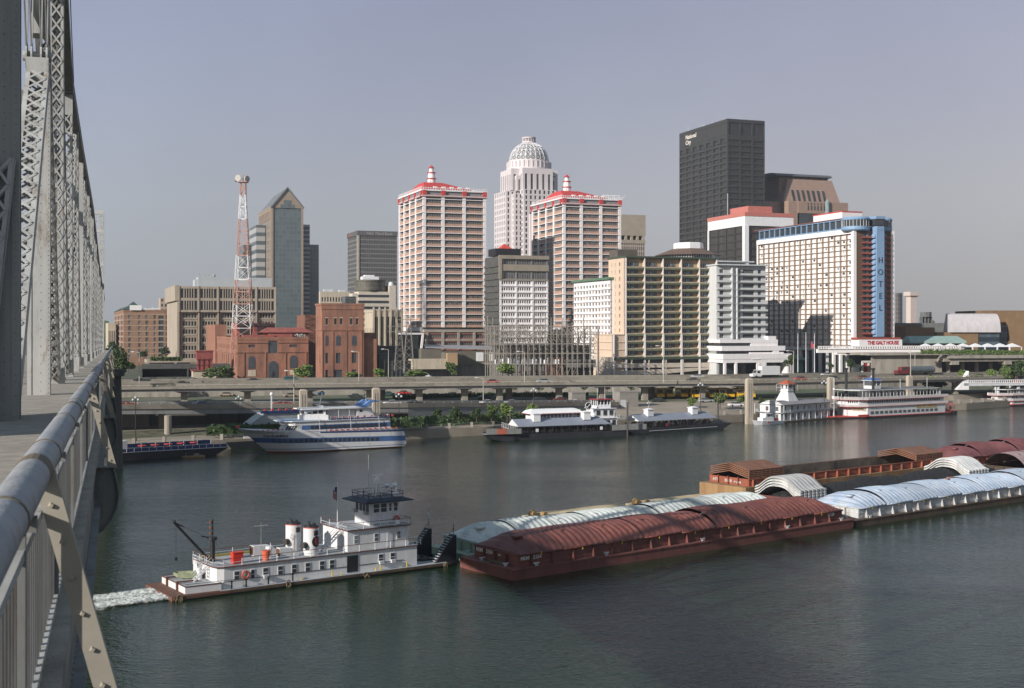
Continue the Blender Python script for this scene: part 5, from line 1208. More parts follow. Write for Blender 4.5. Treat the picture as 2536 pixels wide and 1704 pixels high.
q = MB(); q.box(1.9, 15.6, zt + 5.2, Ln * .62, 15.9, zt + 6.3); q.box(3, 15.9, zt + 1, Ln * .28, 15.97, zt + 4.8); q.box(Ln * .36, 15.9, zt + 1, Ln * .60, 15.97, zt + 4.8); q.build('monitor_glazing', bronze, t)
q = MB(); q.box(-.8, Le * .64, 0, 4, Le, zt + 6); q.build('tall_end_bay', brick, t)
q = MB()
for k in range(7): q.box(Ln * .82 + k * .95, 8, zt, Ln * .82 + k * .95 + .5, 8.5, zt + 1.0 + (k % 2) * .8)
q.sphere((Ln * .90, 9, zt + 1.4), .9); q.sphere((Ln * .96, 9, zt + 1.4), .9); q.build('roof_vents', steel, t)
# brick link behind
(o, Le, Ln) = place(756, 530, None, 800); t = thing('brick_link', 'plain red brick block between the power plant and the brick tower', 'building', o, TH)
q = MB(); q.box(0, 0, 0, Ln, 20, ZT(780, 530) - CITY); q.box(0, -1, 0, Ln * .8, 0, ZT(810, 530) - CITY); q.build('wall', brickd, t)
# brick tower
Z = 488; (o, Le, Ln) = place(797, Z, 782, 901); zt = ZT(756, Z) - CITY
t = thing('brick_tower', 'square orange brick tower with small paired windows at top and tall arched ones below', 'building', o, TH)
rN = []
for c in (.12, .325, .46, .70, .84): rN.append((Ln * c - .5 , Ln * c + .5, zt * .735, zt * .825))
for c, w_ in ((.12, 1.2), (.39, 1.9), (.77, 1.9)): rN.append((Ln * c - w_ / 2, Ln * c + w_ / 2, zt * .21, zt * .35))
for c, w_ in ((.12, 1.2), (.39, 3.2), (.77, 1.9)): rN.append((Ln * c - w_ / 2, Ln * c + w_ / 2, 0.01, zt * .12))
rE = []
for zz in (.735, .45, .21):
 for c in (.3, .7): rE.append((Le * c - .35, Le * c + .35, zt * zz, zt * (zz + .12)))
q = MB(); wallface(q, 'N', 0, Ln, 0, zt, rN, .35); wallface(q, 'E', 0, Le, 0, zt, rE, .35); backs(q, Ln, Le, 0, zt); parapet(q, Ln, Le, zt, .8, .4, .3); q.box(-.2, -.25, zt * .655, Ln + .1, -.003, zt * .67); q.box(-.25, -.003, zt * .655, -.003, Le, zt * .67)
q.box(-.2, -.2, zt - 1.6, Ln + .1, -.003, zt - .002)
for c in (0, .245, .57, .93): q.box(Ln * c, -.18, 0, Ln * c + .5, -.004, zt * .655)
q.build('wall', brick, t); panes(t, to_panes('N', rN, .35, mats=[sg], wts=[1]) + to_panes('E', rE, .35, mats=[sg], wts=[1]))
for c, w_ in ((.12, 1.2), (.39, 1.9), (.77, 1.9)): arch(None, 'N', Ln * c, zt * .45, w_, zt * .14, -.06, sg, t)
q = MB()
for a, c, z0_, z1_ in rN[:5]: q.box(a - .15, -.1, z1_, c + .15, -.005, z1_ + .3); q.box(a - .15, -.14, z0_ - .25, c + .15, -.005, z0_)
q.build('stone_sills', cream, t)
t = thing('brick_annex', 'lower dark brick annex on the right of the orange brick tower', 'building', (o[0] + cT * (Ln + .3) , o[1] + sT * (Ln + .3), CITY), TH)
q = MB(); q.box(0, 2, 0, 5.5, 16, ZT(840, Z) - CITY); q.box(0, 7, 0, 6.2, 18, ZT(826, Z) - CITY); q.box(-.2, 6.6, ZT(828, Z) - CITY, 6.4, 7, ZT(824, Z) - CITY); q.build('wall', brick, t)
# dark plant yard right of the annex
t = thing('plant_yard_sheds', 'dark corrugated shed and pipework beside the brick annex', 'shed', place(945, 500)[0], TH)
q = MB(); q.box(0, 4, 0, 11, 12, 9.5); q.box(3, 0, 0, 9.5, 4, 6.5); q.box(1, 12, 0, 11, 20, 12.5)
for k in range(6): q.box(1 + 1.7 * k, -.4, 0, 1.2 + 1.7 * k, 0, 7)
for k in range(4): q.box(1, -.4, 1.6 + 1.5 * k, 9.7, -.1, 1.75 + 1.5 * k)
q.build('shed', mat('dark_teal_shed', (.06, .07, .07), .8, .25, .5), t)
# small red tank structure left of plant
t = thing('red_pump_house', 'small faded red steel pump house with pipes, left of the brick power plant', 'pump house', place(487, 492)[0], TH)
q = MB(); q.box(0, 0, 7.5, 6.4, 5, 10.6); q.box(-.3, -.3, 10.6, 6.7, 5.3, 11); q.box(.5, .5, 3.4, 6, 4, 7.5)
for x in (.2, 2, 4, 6): q.box(x, 0, 3, x + .2, .2, 7.5); q.box(x - .6, .2, 5.2, x + 1, .4, 5.5)
q.box(-2, -1, 3, 8, 6, 3.4); q.build('house', mat('faded_red', (.26, .065, .055), .8, .2, .6), t)
q = MB(); q.box(-1.5, -.5, 0, 7.5, 5, 3.0); q.build('base', cream, t)
# ---- grey shed and low buildings in the middle
(o, Le, Ln) = place(1100, 470, 1020, 1210); t = thing('grey_shed', 'long grey warehouse with a shallow metal roof behind the electrical substation', 'warehouse', P(1107, 905, 505), TH)
q = MB(); q.box(-8.5, 8, 0, 0, 24, 6.6); q.box(0, 8, 0, 40, 24, 5.6); q.box(0, 2, 2, 7, 8, 5.2); q.build('shed', mat('olive_grey_cladding', (.13, .12, .095), .8, .1, .4), t)
q = MB(); q.add([(-7, 7.6, 7.0), (34, 7.6, 4.9 + .8), (41, 7.6, 5.6), (41, 24, 7.2), (-3, 24, 8.2)], [(0, 1, 2, 3, 4)]); q.build('metal_roof', mat('pale_roof_metal', (.30, .30, .31), .6, .1, .4), t)
q = MB(); q.box(.2, 0, 0, 4.5, 7, 5.0); q.build('tan_lean_to', mat('tan_panel', (.40, .27, .16), .8, .08, .4), t)
q = MB(); q.box(13, 1.2, 1.6, 16, 1.6, 5.2); q.box(18.6, 1.2, 1.6, 21.6, 1.6, 5.2); q.build('white_panels', white, t)
q = MB(); q.box(-8.5, 8.5, -6, 38, 23, 0); q.box(-12, 4.5, -6, 0, 8, -.01); q.build('terrace', concd, t)
q = MB(); q.box(-14, 1, -1.5, 0, 4, 1.9); q.box(-14, 1, 1.9, 2, 8, 2.6); q.build('low_wall', cream, t)
# ================================================================ elevated highway, ramp, waterfront
deckm = mat('highway_concrete', (.235, .215, .18), .9, .14, .12, streak=False); asph = mat('highway_asphalt', (.15, .135, .11), .9, .12, .05, col2=(.19, .17, .14)); girdm = mat('girder_grey', (.23, .235, .235), .8, .10, .1, streak=False)
HX = [-600] + [x for x, _ in HN[:]] + [420]; HZT = 11.0; HZB = 9.0
def hy_(x): return interp(HN, x)
q = MB()
for a, b in zip(HX[:-1], HX[1:]):
 ya, yb = hy_(a), hy_(b)
 q.use(girdm); q.quad((a, ya + .9, HZB), (b, yb + .9, HZB), (b, yb + .9, HZT - 1.15), (a, ya + .9, HZT - 1.15)); q.quad((a, ya + .9, HZB), (b, yb + .9, HZB), (b, yb + 15, HZB), (a, ya + 15, HZB)); q.quad((a, ya + 15, HZB), (b, yb + 15, HZB), (b, yb + 15, HZT - .9), (a, ya + 15, HZT - .9))
 q.use(deckm); q.quad((a, ya, HZT - 1.2), (b, yb, HZT - 1.2), (b, yb + .9, HZT - 1.15), (a, ya + .9, HZT - 1.15)); q.quad((a, ya, HZT - 1.2), (b, yb, HZT - 1.2), (b, yb, HZT - .35), (a, ya, HZT - .35))
 q.quad((a, ya, HZT - .35), (b, yb, HZT - .35), (b, yb + .4, HZT - .35), (a, ya + .4, HZT - .35)); q.quad((a, ya + .4, HZT - .9), (b, yb + .4, HZT - .9), (b, yb + .4, HZT - .35), (a, ya + .4, HZT - .35))
 for dy in (14.6, 34, HW - .4): q.quad((a, ya + dy, HZT - .9), (b, yb + dy, HZT - .9), (b, yb + dy, HZT - .1), (a, ya + dy, HZT - .1)); q.quad((a, ya + dy, HZT - .1), (b, yb + dy, HZT - .1), (b, yb + dy + .4, HZT - .1), (a, ya + dy + .4, HZT - .1)); q.quad((a, ya + dy + .4, HZT - .9), (b, yb + dy + .4, HZT - .9), (b, yb + dy + .4, HZT - .1), (a, ya + dy + .4, HZT - .1))
 q.use(asph); q.quad((a, ya + .4, HZT - .9), (b, yb + .4, HZT - .9), (b, yb + 15, HZT - .9), (a, ya + 15, HZT - .9)); q.quad((a, ya + 34, HZT - .9), (b, yb + 34, HZT - .9), (b, yb + HW, HZT - .9), (a, ya + HW, HZT - .9)); q.use(conc); q.quad((a, ya + 34, 3), (b, yb + 34, 3), (b, yb + 34, HZT - .9), (a, ya + 34, HZT - .9)); q.quad((a, ya + HW, 3), (b, yb + HW, 3), (b, yb + HW, HZT - .9), (a, ya + HW, HZT - .9))
struct('highway', q)
q = MB()
for a, b in zip(HX[:-1], HX[1:]):
 for dy in (4.5, 8, 11.5, 38, 39, 43, 47):
  n_ = int((b - a) / 12)
  for k in range(n_):
   x0 = a + (b - a) * k / n_; x1 = x0 + 4; q.quad((x0, hy_(x0) + dy, HZT - .895), (x1, hy_(x1) + dy, HZT - .895), (x1, hy_(x1) + dy + .2, HZT - .895), (x0, hy_(x0) + dy + .2, HZT - .895))
struct('lane_markings', q, mat('lane_white', (.42, .40, .36), .8, .1, 1))
# steel rail on the near parapet (a thin line with posts)
t = thing('highway_guard_rail', 'thin pale steel rail along the near edge of the upper highway', 'guard rail', (0, 0, 0))
q = MB()
for a, b in zip(HX[1:-1], HX[2:]): q.bar((a, hy_(a) + .2, HZT), (b, hy_(b) + .2, HZT), .12)
q.build('rail', mat('pale_rail', (.42, .38, .30), .7, .1, 1), t)
q = MB(); x = -112
while x < 330: q.box(x - .06, hy_(x) + .12, HZT - .349, x + .06, hy_(x) + .28, HZT); x += 2.6
tag(q.build('rail_posts', MATS['pale_rail'], t), kind='stuff')
weather(deckm, (.12, .10, .08), .54, .72, .25, .6, .6); weather(girdm, (.11, .10, .09), .55, .72, .3, .3, .6); weather(asph, (.09, .08, .065), .52, .7, .12, 1, .6)
# columns
pier0 = None
for i, x in enumerate([-98, -80, -62, -44, -29, -15, -4, 15, 29, 43, 62, 75, 92, 108, 124, 140, 158, 178]):
 y = hy_(x) + 5; z = ground_z(x, y)
 if pier0 is None:
  pier0 = thing('highway_column', 'square concrete column carrying the upper highway', 'column', (x, y, z), R(16), 'columns under the upper highway')
  q = MB(); q.box(-.95, -.7, -1.0, .95, .7, 4.6); q.build('shaft', conc, pier0); q = MB(); q.prism([(-.95, -.9), (.95, -.9), (.95, .9), (-.95, .9)], 4.6, 5.4, [(-3.4, -.9), (3.4, -.9), (3.4, .9), (-3.4, .9)]); q.build('cap', conc, pier0)
  pier0.scale = (1, 1, (HZB - z) / 5.4)
 else:
  c = copy_tree(pier0, (x, y, z), R(16)); c.scale = (1, 1, (HZB - z) / 5.4)
  if i % 3 == 0:
   c2 = copy_tree(pier0, (x + 3, y + 7, z + .2), R(16)); c2.scale = (1, 1, (HZB - z - .2) / 5.4)
# lower ramp
q = MB(); RX = [-600, -91, -27, 18, 32]
def ry(x): return interp(RAMPN, x)
def rz(x): return interp(RAMPZ, x)
RW = 10.5
xs = sorted(set(RX + [-110, -75, -60, -45, -12, 0, 8, 25]))
for a, b in zip(xs[:-1], xs[1:]):
 ya, yb, za, zb2 = ry(a), ry(b), rz(a), rz(b)
 bot_a = za - 2.4 if a < -30 else ground_z(a, ya) - 2; bot_b = zb2 - 2.4 if b < -26 else ground_z(b, yb) - 2
 q.use(deckm); q.quad((a, ya, za - 1.2), (b, yb, zb2 - 1.2), (b, yb, zb2), (a, ya, za)); q.quad((a, ya, za), (b, yb, zb2), (b, yb + .35, zb2), (a, ya + .35, za)); q.quad((a, ya + .35, za - .8), (b, yb + .35, zb2 - .8), (b, yb + .35, zb2), (a, ya + .35, za))
 q.use(girdm); q.quad((a, ya + .3, bot_a), (b, yb + .3, bot_b), (b, yb + .3, zb2 - 1.2), (a, ya + .3, za - 1.2)); q.quad((a, ya + .3, bot_a), (b, yb + .3, bot_b), (b, yb + RW, bot_b), (a, ya + RW, bot_a)); q.quad((a, ya + RW, bot_a), (b, yb + RW, bot_b), (b, yb + RW, zb2), (a, ya + RW, za))
 q.use(asph); q.quad((a, ya + .35, za - .8), (b, yb + .35, zb2 - .8), (b, yb + RW, zb2 - .8), (a, ya + RW, za - .8))
struct('ramp_road', q)
t = thing('ramp_guard_rail', 'thin steel rail along the lower ramp behind the white and blue ship', 'guard rail', (0, 0, 0))
q = MB()
for a, b in zip(xs[1:-1], xs[2:]): q.bar((a, ry(a) + .15, rz(a) + .45), (b, ry(b) + .15, rz(b) + .45), .10)
q.build('rail', MATS['pale_rail'], t)
q = MB(); x = -95
while x < 32: q.box(x - .05, ry(x) + .1, rz(x), x + .05, ry(x) + .2, rz(x) + .45); x += 2.4
tag(q.build('rail_posts', MATS['pale_rail'], t), kind='stuff')
for i, (px_, py_) in enumerate(((401, 1072), (416, 1080))):
 p = G(px_, py_, 2.5); t = thing('ramp_column', ['round concrete ramp column, left one of the pair by the dining barge', 'round concrete ramp column, right one of the pair by the dining barge'][i], 'column', p, 0, 'round columns under the lower ramp')
 q = MB(); q.tube((0, 0, -.5), (0, 0, rz(p.x) - 2.4 - 2.5), .85, n=14); q.build('shaft', conc, t); q = MB(); q.box(-1.6, -1.4, -.3, 1.6, 1.4, .15); q.build('footing', conc, t)
# abutment and dark retaining wall behind the left ramp
t = thing('abutment_wall', 'big pale concrete abutment wall under the ramp at the left', 'wall', (0, 0, 0))
q = MB(); a, b = P(305, 1060, 292), P(355, 1060, 300); q.add([(a.x - 20, 290, 1), (b.x, 304, 1), (b.x, 304, 9), (a.x - 20, 290, 9), (a.x - 20, 310, 1), (b.x, 320, 1), (b.x, 320, 9), (a.x - 20, 310, 9)], [(0, 1, 2, 3), (1, 5, 6, 2), (3, 2, 6, 7), (4, 7, 6, 5)]); q.build('wall', conc, t)
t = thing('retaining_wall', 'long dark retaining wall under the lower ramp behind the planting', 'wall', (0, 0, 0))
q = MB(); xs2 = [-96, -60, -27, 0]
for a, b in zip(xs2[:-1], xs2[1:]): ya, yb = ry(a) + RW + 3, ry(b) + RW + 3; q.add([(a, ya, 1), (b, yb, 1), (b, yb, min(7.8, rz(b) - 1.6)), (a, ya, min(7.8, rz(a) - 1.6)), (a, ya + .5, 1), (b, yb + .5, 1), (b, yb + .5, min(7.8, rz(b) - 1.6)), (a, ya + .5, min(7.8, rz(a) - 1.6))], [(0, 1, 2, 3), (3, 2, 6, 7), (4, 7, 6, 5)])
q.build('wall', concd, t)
t = thing('river_wall_railing', 'row of short square posts with cable rails along the quay edge', 'railing', (0, 0, 0))
q = MB(); prev = None; x = -100; k_ = 0
while x < 205:
 y = interp(SHORE, x) + .8; q.use(conc); q.box(x - .35, y - .35, 2.2, x + .35, y + .35, 3.5)
 if prev is not None:
  q.use(steel)
  for dz in (.35, .75, 1.1): q.bar((prev[0], prev[1], 2.2 + dz), (x, y, 2.2 + dz), .05)
 prev = (x, y); x += 5.6; k_ += 1
tag(q.build('posts', None, t), kind='stuff')
# stone blocks by the plaza
for lab, px_, py_, wd, dp_, ht in (('small white kiosk box beside the grey stone block behind the dining boat', 1417, 1008, 4.5, 3, 4.2), ('stone walled utility block with planted top behind the anchor wheelhouse', 1535, 1010, 6.2, 5, 4.6)):
 p = G(px_, py_, 3.6); t = thing('stone_block_house', lab, 'utility building', (p.x, p.y, p.z), R(20)); q = MB(); q.box(0, 0, -1, wd, dp_, ht); q.box(-.1, -.1, ht, wd + .1, dp_ + .1, ht + .25); q.build('wall', mat('block_stone', (.24, .22, .20), .9, .15, .8), t)
 q = MB(); q.box(.3, -.12, 0, wd * .35, -.01, 2.4); q.build('door', gwhite, t)
# ---- mooring dolphins: tall concrete posts in the water's edge
def dolphin(px_, py_, pt, lab, w_=1.5):
 p = G(px_, py_, 0); ht = ZT(pt, p.y); t = thing('mooring_tower', lab, 'mooring post', (p.x, p.y, 0), R(20), 'concrete mooring towers'); s_ = w_
 q = MB(); q.box(-s_, -s_ * .8, -2, s_, s_ * .8, ht * .97); q.prism([(-s_, -s_ * .8), (s_, -s_ * .8), (s_, s_ * .8), (-s_, s_ * .8)], ht * .97, ht, [(-s_ * .6, -s_ * .5), (s_ * .6, -s_ * .5), (s_ * .6, s_ * .5), (-s_ * .6, s_ * .5)]); q.build('shaft', mat('dolphin_concrete', (.40, .345, .27), .9, .15, .8, streak=True), t)
 q = MB(); q.bar((-s_ * .5, -s_ * .8 - .05, 2), (-s_ * .5, -s_ * .8 - .05, ht * .9), .1); q.bar((s_ * .2, -s_ * .8 - .05, 2), (s_ * .2, -s_ * .8 - .05, ht * .9), .1); q.build('ladder', steel, t)
dolphin(1855, 1050, 937, 'tall concrete mooring tower at the left end of the white floating station', .95)
dolphin(2057, 1030, 934, 'tall concrete mooring tower between the white station and the big paddle steamer', .95)
dolphin(931, 1090, 960, 'concrete mooring tower rising behind the stern of the white and blue ship', .9)
dolphin(751, 1090, 964, 'short topped concrete mooring tower behind the wheelhouse of the white and blue ship', .9)
dolphin(2252, 1015, 930, 'pale mooring tower behind the upper deck of the big paddle steamer', .9)
dolphin(2515, 1003, 925, 'pale mooring tower behind the second paddle steamer at the right edge', .7)
# ---- footbridge ramp at right
t = thing('footbridge', 'low white railed footbridge with planting on round columns at the right', 'footbridge', (P(2350, 960, 455).x, 440, 0), R(10))
q = MB(); q.box(0, 0, 7.4, 60, 3, 8.3)
for k in range(5): x = 2 + 8 * k; q.tube((12 + x, 1.5, 0), (12 + x, 1.5, 7.4), .7, n=10)
q.build('deck', gwhite, t)
q = MB(); q.box(0, -.15, 8.3, 30, -.02, 8.5); q.box(0, -.15, 9.3, 30, -.02, 9.5)
for k in range(40): q.box(k * .76, -.12, 8.5, k * .76 + .3, -.04, 9.3)
q.add([(-2.5, 0, 6), (2, 0, 6), (2, 0, 12.6), (-2.5, 2, 6), (2, 2, 6), (2, 2, 12.6)], [(0, 1, 2), (3, 5, 4), (0, 2, 5, 3), (1, 4, 5, 2)]); q.build('railing', white, t)
# ---- lamp posts on highway & waterfront
def lamp(px_, py_, Y, top_py, lab, arm=1.6):
 zb_ = ZT(py_, Y); ht = ZT(top_py, Y) - zb_; t = thing('highway_lamp', lab, 'lamp post', ((px_ - CX) / F * Y, Y, zb_), 0, 'tall lamp posts along the highway')
 q = MB(); q.tube((0, 0, 0), (0, 0, ht), .17, .09, n=6); q.build('pole', mat('lamp_pole', (.40, .37, .31), .6, .1, 1), t); q = MB(); q.bar((0, 0, ht), (-arm, .0, ht + .25), .12); q.build('arm', MATS['lamp_pole'], t); q = MB(); q.box(-arm - .9, -.2, ht + .1, -arm, .2, ht + .35); q.build('lamp_head', gwhite, t)
for px_, y0, top_, Y, lab in ((345, 960, 873, 385, 'tall lamp post on the highway at the far left, in front of the parked cars'), (889, 950, 872, 400, 'tall lamp post in front of the orange brick tower'), (728, 1005, 920, 320, 'tall lamp post standing between the ramp and the highway, behind the ship wheelhouse'), (962, 935, 866, 435, 'tall lamp post right of the orange brick tower'), (1197, 1000, 937, 360, 'short lamp post on the ramp left of the bushy trees'), (1299, 955, 872, 392, 'tall lamp post in front of the electrical substation'),
 (1643, 948, 858, 395, 'tall lamp post in front of the right bays of the tan apartment block'), (1965, 925, 870, 420, 'tall lamp post right of the white box truck'), (2255, 935, 860, 440, 'tall lamp post by the dark tank truck'), (2266, 925, 875, 470, 'slim lamp post directly behind the dark tank truck')): lamp(px_, y0, Y, top_, lab)
def globe_lamp(px_, py_, z0_, ht, lab):
 p = G(px_, py_, z0_); t = thing('globe_lamp', lab, 'street lamp', (p.x, p.y, z0_), 0, 'dark globe lamps on the quay'); q = MB(); q.tube((0, 0, 0), (0, 0, ht), .12, .08, n=6); q.tube((0, 0, 0), (0, 0, .8), .3, .15, n=6); q.bar((-.6, 0, ht - .5), (.6, 0, ht - .5), .08); q.build('post', black, t)
 q = MB()
 for dx, dz in ((-.6, -.25), (.6, -.25), (0, .25)): q.sphere((dx, 0, ht + dz), .28)
 q.build('globes', gwhite, t)
for a in ((336, 1092, 2.4, 9.5, 'dark lamp with pale globes beside the stone bridge pier'), (591, 1065, 2.4, 8, 'dark globe lamp under the ramp left of the ship bow'), (988, 1072, 2.6, 9.0, 'dark globe lamp just behind the stern of the white and blue ship'), (1322, 1038, 3, 8, 'dark globe lamp left of the white roofed dining boat'), (1735, 1020, 3.5, 8, 'dark globe lamp behind the right cupola of the open dining barge'), (2041, 1012, 3.5, 8, 'dark globe lamp right of the white lookout tower')): globe_lamp(*a)
# flag poles
def flagpole(px_, py_, Y, top_, lab, flag=False, loc=None):
 zb_ = ZT(py_, Y); ht = ZT(top_, Y) - zb_; t = thing('flagpole', lab, 'flagpole', loc or ((px_ - CX) / F * Y, Y, zb_), 0, 'white flagpoles'); q = MB(); q.tube((0, 0, 0), (0, 0, ht), .14, .08, n=6); q.build('pole', white, t)
 if flag: us_flag(t, (-.02, 0, ht - 2.6), 2.4, 3.2)
def us_flag(parent, loc, w_, h_):
 """limp flag hanging by the pole: stripes and canton as real faces"""
 q = MB(); r1 = mat('flag_red', (.42, .05, .05), .8, .05); w1 = mat('flag_white', (.55, .53, .52), .8, .05); b1_ = mat('flag_blue', (.03, .04, .12), .8, .05)
 n_ = 9
 for k in range(n_):
  q.use(r1 if k % 2 == 0 else w1); x0, x1 = -w_ * .5 * k / n_, -w_ * .5 * (k + 1) / n_; y0, y1 = .12 * (k % 2), .12 * ((k + 1) % 2)
  q.add([(x0, y0, -h_ + .05 * k), (x1, y1, -h_ + .05 * k), (x1, y1, -k * .06 - h_ * (.35 if k < 5 else 0)), (x0, y0, -k * .06 - h_ * (.35 if k < 5 else 0))], [(0, 1, 2, 3)])
 q.use(b1_); q.add([(0, -.01, -h_ * .36), (-w_ * .28, .05, -h_ * .40), (-w_ * .28, .05, -.1), (0, -.01, 0)], [(0, 1, 2, 3)])
 o = q.build('flag', None, parent); o.location = loc; return o
flagpole(1976, 922, 462, 826, 'left plain pole of the three tall flagpoles before the blue topped hotel'); flagpole(1996, 922, 462, 823, 'middle plain pole of the three tall flagpoles before the blue topped hotel'); flagpole(2017, 922, 462, 826, 'right tall pole flying a striped flag before the blue topped hotel', True)
# ---- electrical substation
p0 = G(1210, 932, 8)
t = thing('electrical_substation', 'tall grey steel lattice frames and white insulators of an electrical substation', 'substation', (p0.x, 452, 0), R(6))
U = 452 / F; zz = lambda py: ZT(py, 452)
q = MB(); rs = random.Random(3)
cols_ = [0, 13, 22, 35, 46, 62, 77, 92, 106, 120, 135, 150, 164, 178, 191, 204, 217, 230, 246, 262, 282]
for j, yo in enumerate((0, 7, 14)):
 for x in cols_:
  tp = rs.choice([782, 798, 812, 786, 806, 840]) if yo < 10 else rs.choice([815, 830])
  q.bar((x * U + yo * .2, yo, 6), (x * U + yo * .2, yo, zz(tp)), .30 if yo == 0 else .24)
 for py_ in (808, 828, 852, 876, 902): q.bar((0, yo, zz(py_)), (284 * U, yo, zz(py_)), .24)
 for py_, b1_ in ((808, 0), (828, 1)):
  for k in range(len(cols_) - 1):
   if rs.random() < .6: q.bar((cols_[k] * U, yo, zz(py_)), (cols_[k + 1] * U, yo, zz(py_ + 22)), .13)
   if rs.random() < .5: q.bar((cols_[k + 1] * U, yo, zz(py_)), (cols_[k] * U, yo, zz(py_ + 22)), .13)
 for k in range(len(cols_) - 1):
  if rs.random() < .5: q.bar((cols_[k] * U, yo, zz(930)), (cols_[k + 1] * U, yo, zz(903)), .12)
for k in range(60):
 x = rs.uniform(0, 280) * U; q.bar((x, 0, zz(rs.uniform(800, 850))), (x + rs.uniform(-3, 3), 14, zz(rs.uniform(820, 870))), .10)
for x in (0, 62 * U, 150 * U, 230 * U): q.bar((x, 0, zz(784)), (x + 22 * U, 0, zz(812)), .07);
for k in range(len(cols_)):
 for py_ in (808, 828, 852): q.bar((cols_[k] * U, 0, zz(py_)), (cols_[k] * U + 2.8, 14, zz(py_)), .12)
q.build('steel_frame', mat('substation_steel', (.25, .225, .195), .7, .2, .8), t)
q = MB()
for k in range(18):
 x = (28 + 9.5 * k + rs.uniform(-2, 2)) * U; z0_ = zz(903); q.tube((x, 1 + (k % 3) * 2, z0_), (x, 1 + (k % 3) * 2, z0_ + rs.uniform(1.6, 2.4)), .38, .3, n=8)
q.build('insulators', white, t)
q = MB()
for k in range(120):
 x = rs.uniform(5, 282) * U; z1_ = zz(rs.choice([830, 856, 858, 854])); y = rs.uniform(0, 13); q.tube((x, y, z1_), (x + rs.uniform(-.3, .3), y, z1_ + rs.uniform(-1.9, 1.2)), .11, n=5)
tag(q.build('small_insulators', mat('brown_ceramic', (.13, .10, .085), .6, .2, 2), t), kind='stuff')
q = MB(); q.box(168 * U, 8, 6, 205 * U, 12, zz(888)); q.build('brick_control_house', brick, t)
q = MB(); q.box(20 * U, 12, 6, 285 * U, 12.5, zz(905)); q.box(205 * U, 5, zz(912), 283 * U, 9, zz(892)); q.box(30 * U, 16, 6, 284 * U, 16.5, zz(856)); q.build('back_fence_and_shade', concd, t)  # tallest panel is a dark sheet standing in for the shaded shed
# pylons left of it
def pylon(px_, Y, base, top_, lab):
 z0_ = ZT(base, Y); ht = ZT(top_, Y) - z0_; t = thing('power_pylon', lab, 'pylon', ((px_ - CX) / F * Y, Y, z0_), R(10), 'steel pylons by the sheds'); q = MB(); n_ = 8
 for k in range(n_):
  a, c = 1.5 * (1 - k / n_) + .5, 1.5 * (1 - (k + 1) / n_) + .5; z1_, z2_ = ht * k / n_, ht * (k + 1) / n_
  for x, y in ((-1, -1), (1, -1), (1, 1), (-1, 1)):
   q.bar((x * a, y * a, z1_), (x * c, y * c, z2_), .16)
  for (x1, y1), (x2, y2) in (((-1, -1), (1, -1)), ((1, -1), (1, 1)), ((-1, 1), (-1, -1))): q.bar((x1 * a, y1 * a, z1_), (x2 * c, y2 * c, z2_), .11); q.bar((x2 * a, y2 * a, z1_), (x1 * c, y1 * c, z2_), .11)
 for dz in (.82, .93): q.bar((-4.5, 0, ht * dz), (3, 0, ht * dz), .22)
 q.build('lattice', MATS['substation_steel'], t)
pylon(1012, 470, 925, 782, 'slim steel lattice pylon by the dark podium of the left apartment tower'); pylon(989, 480, 918, 800, 'shorter steel pylon just left of the slim lattice pylon')
# ================================================================ trees, hedges
def crown_mesh(name, m, seed, n=700, lobes=7, fl=.09):
 r = random.Random(seed); q = MB(); L_ = [(r.uniform(-.5, .5), r.uniform(-.5, .5), r.uniform(-.45, .5), r.uniform(.28, .5)) for _ in range(lobes)]
 for _ in range(n):
  x, y, z, rr = r.choice(L_);
  u = Vector((r.gauss(0, 1), r.gauss(0, 1), r.gauss(0, 1))).normalized() * rr * r.uniform(.55, 1.05)
  c = Vector((x, y, z)) + u
  a = Vector((r.gauss(0, 1), r.gauss(0, 1), r.gauss(0, 1))).normalized(); b = a.cross(Vector((r.gauss(0, 1), r.gauss(0, 1), 1))).normalized(); s = fl * r.uniform(.6, 1.5)
  q.add([c - a * s, c + b * s * .8, c + a * s, c - b * s * .8], [(0, 1, 2, 3)])
 o = q.build(name, m); me = o.data; bpy.data.objects.remove(o); return me
CR = {}
for nm, m__ in (('a', leaf1), ('b', leaf2), ('c', leaf3)):
 for s in range(3): CR[nm, s] = crown_mesh('crown', m__, 11 * s + ord(nm), 1100 if nm != 'b' else 900)
trk = MB(); trk.tube((0, 0, 0), (.02, 0, .55), .045, .03, n=6);
for a in range(4): trk.tube((.02, 0, .45), (.25 * cos(a * 1.6), .25 * sin(a * 1.6), .85), .02, .008, n=4)
o_ = trk.build('trunk', bark); TRK = o_.data; bpy.data.objects.remove(o_)
tr = random.Random(9)
def tree(x, y, z, h, w_, kind, lab, group='trees', name='tree', crown_h=.72, cat='tree'):
 t = thing(name, lab, cat, (x, y, z), tr.uniform(0, 6), group)
 o = bpy.data.objects.new('crown', CR[kind, tr.randrange(3)]); COL.objects.link(o); o.parent = t; o.location = (0, 0, h * (1 - crown_h / 2)); o.scale = (w_ / 1.7, w_ / 1.7, h * crown_h / 1.7)
 if crown_h < .95:
  o = bpy.data.objects.new('trunk', TRK); COL.objects.link(o); o.parent = t; o.scale = (h * .7, h * .7, h)
 return t
def tree_px(px_, py_base, z0_, h_px, w_px, kind, lab, Y=None, **kw):
 if Y is None: p = G(px_, py_base, z0_)
 else: p = P(px_, py_base, Y)
 s = p.y / F; return tree(p.x, p.y, p.z, h_px * s, w_px * s, kind, lab, **kw)
bk = dict(group='bushes before the brick buildings', name='bush', crown_h=1.0, cat='bush')
tree_px(548, 938, 8, 34, 84, 'a', 'wide green bush at the left corner of the brick power plant', Y=478, **bk)
tree_px(752, 938, 8, 36, 58, 'c', 'bright green bush between the power plant and the brick tower', Y=478, **bk)
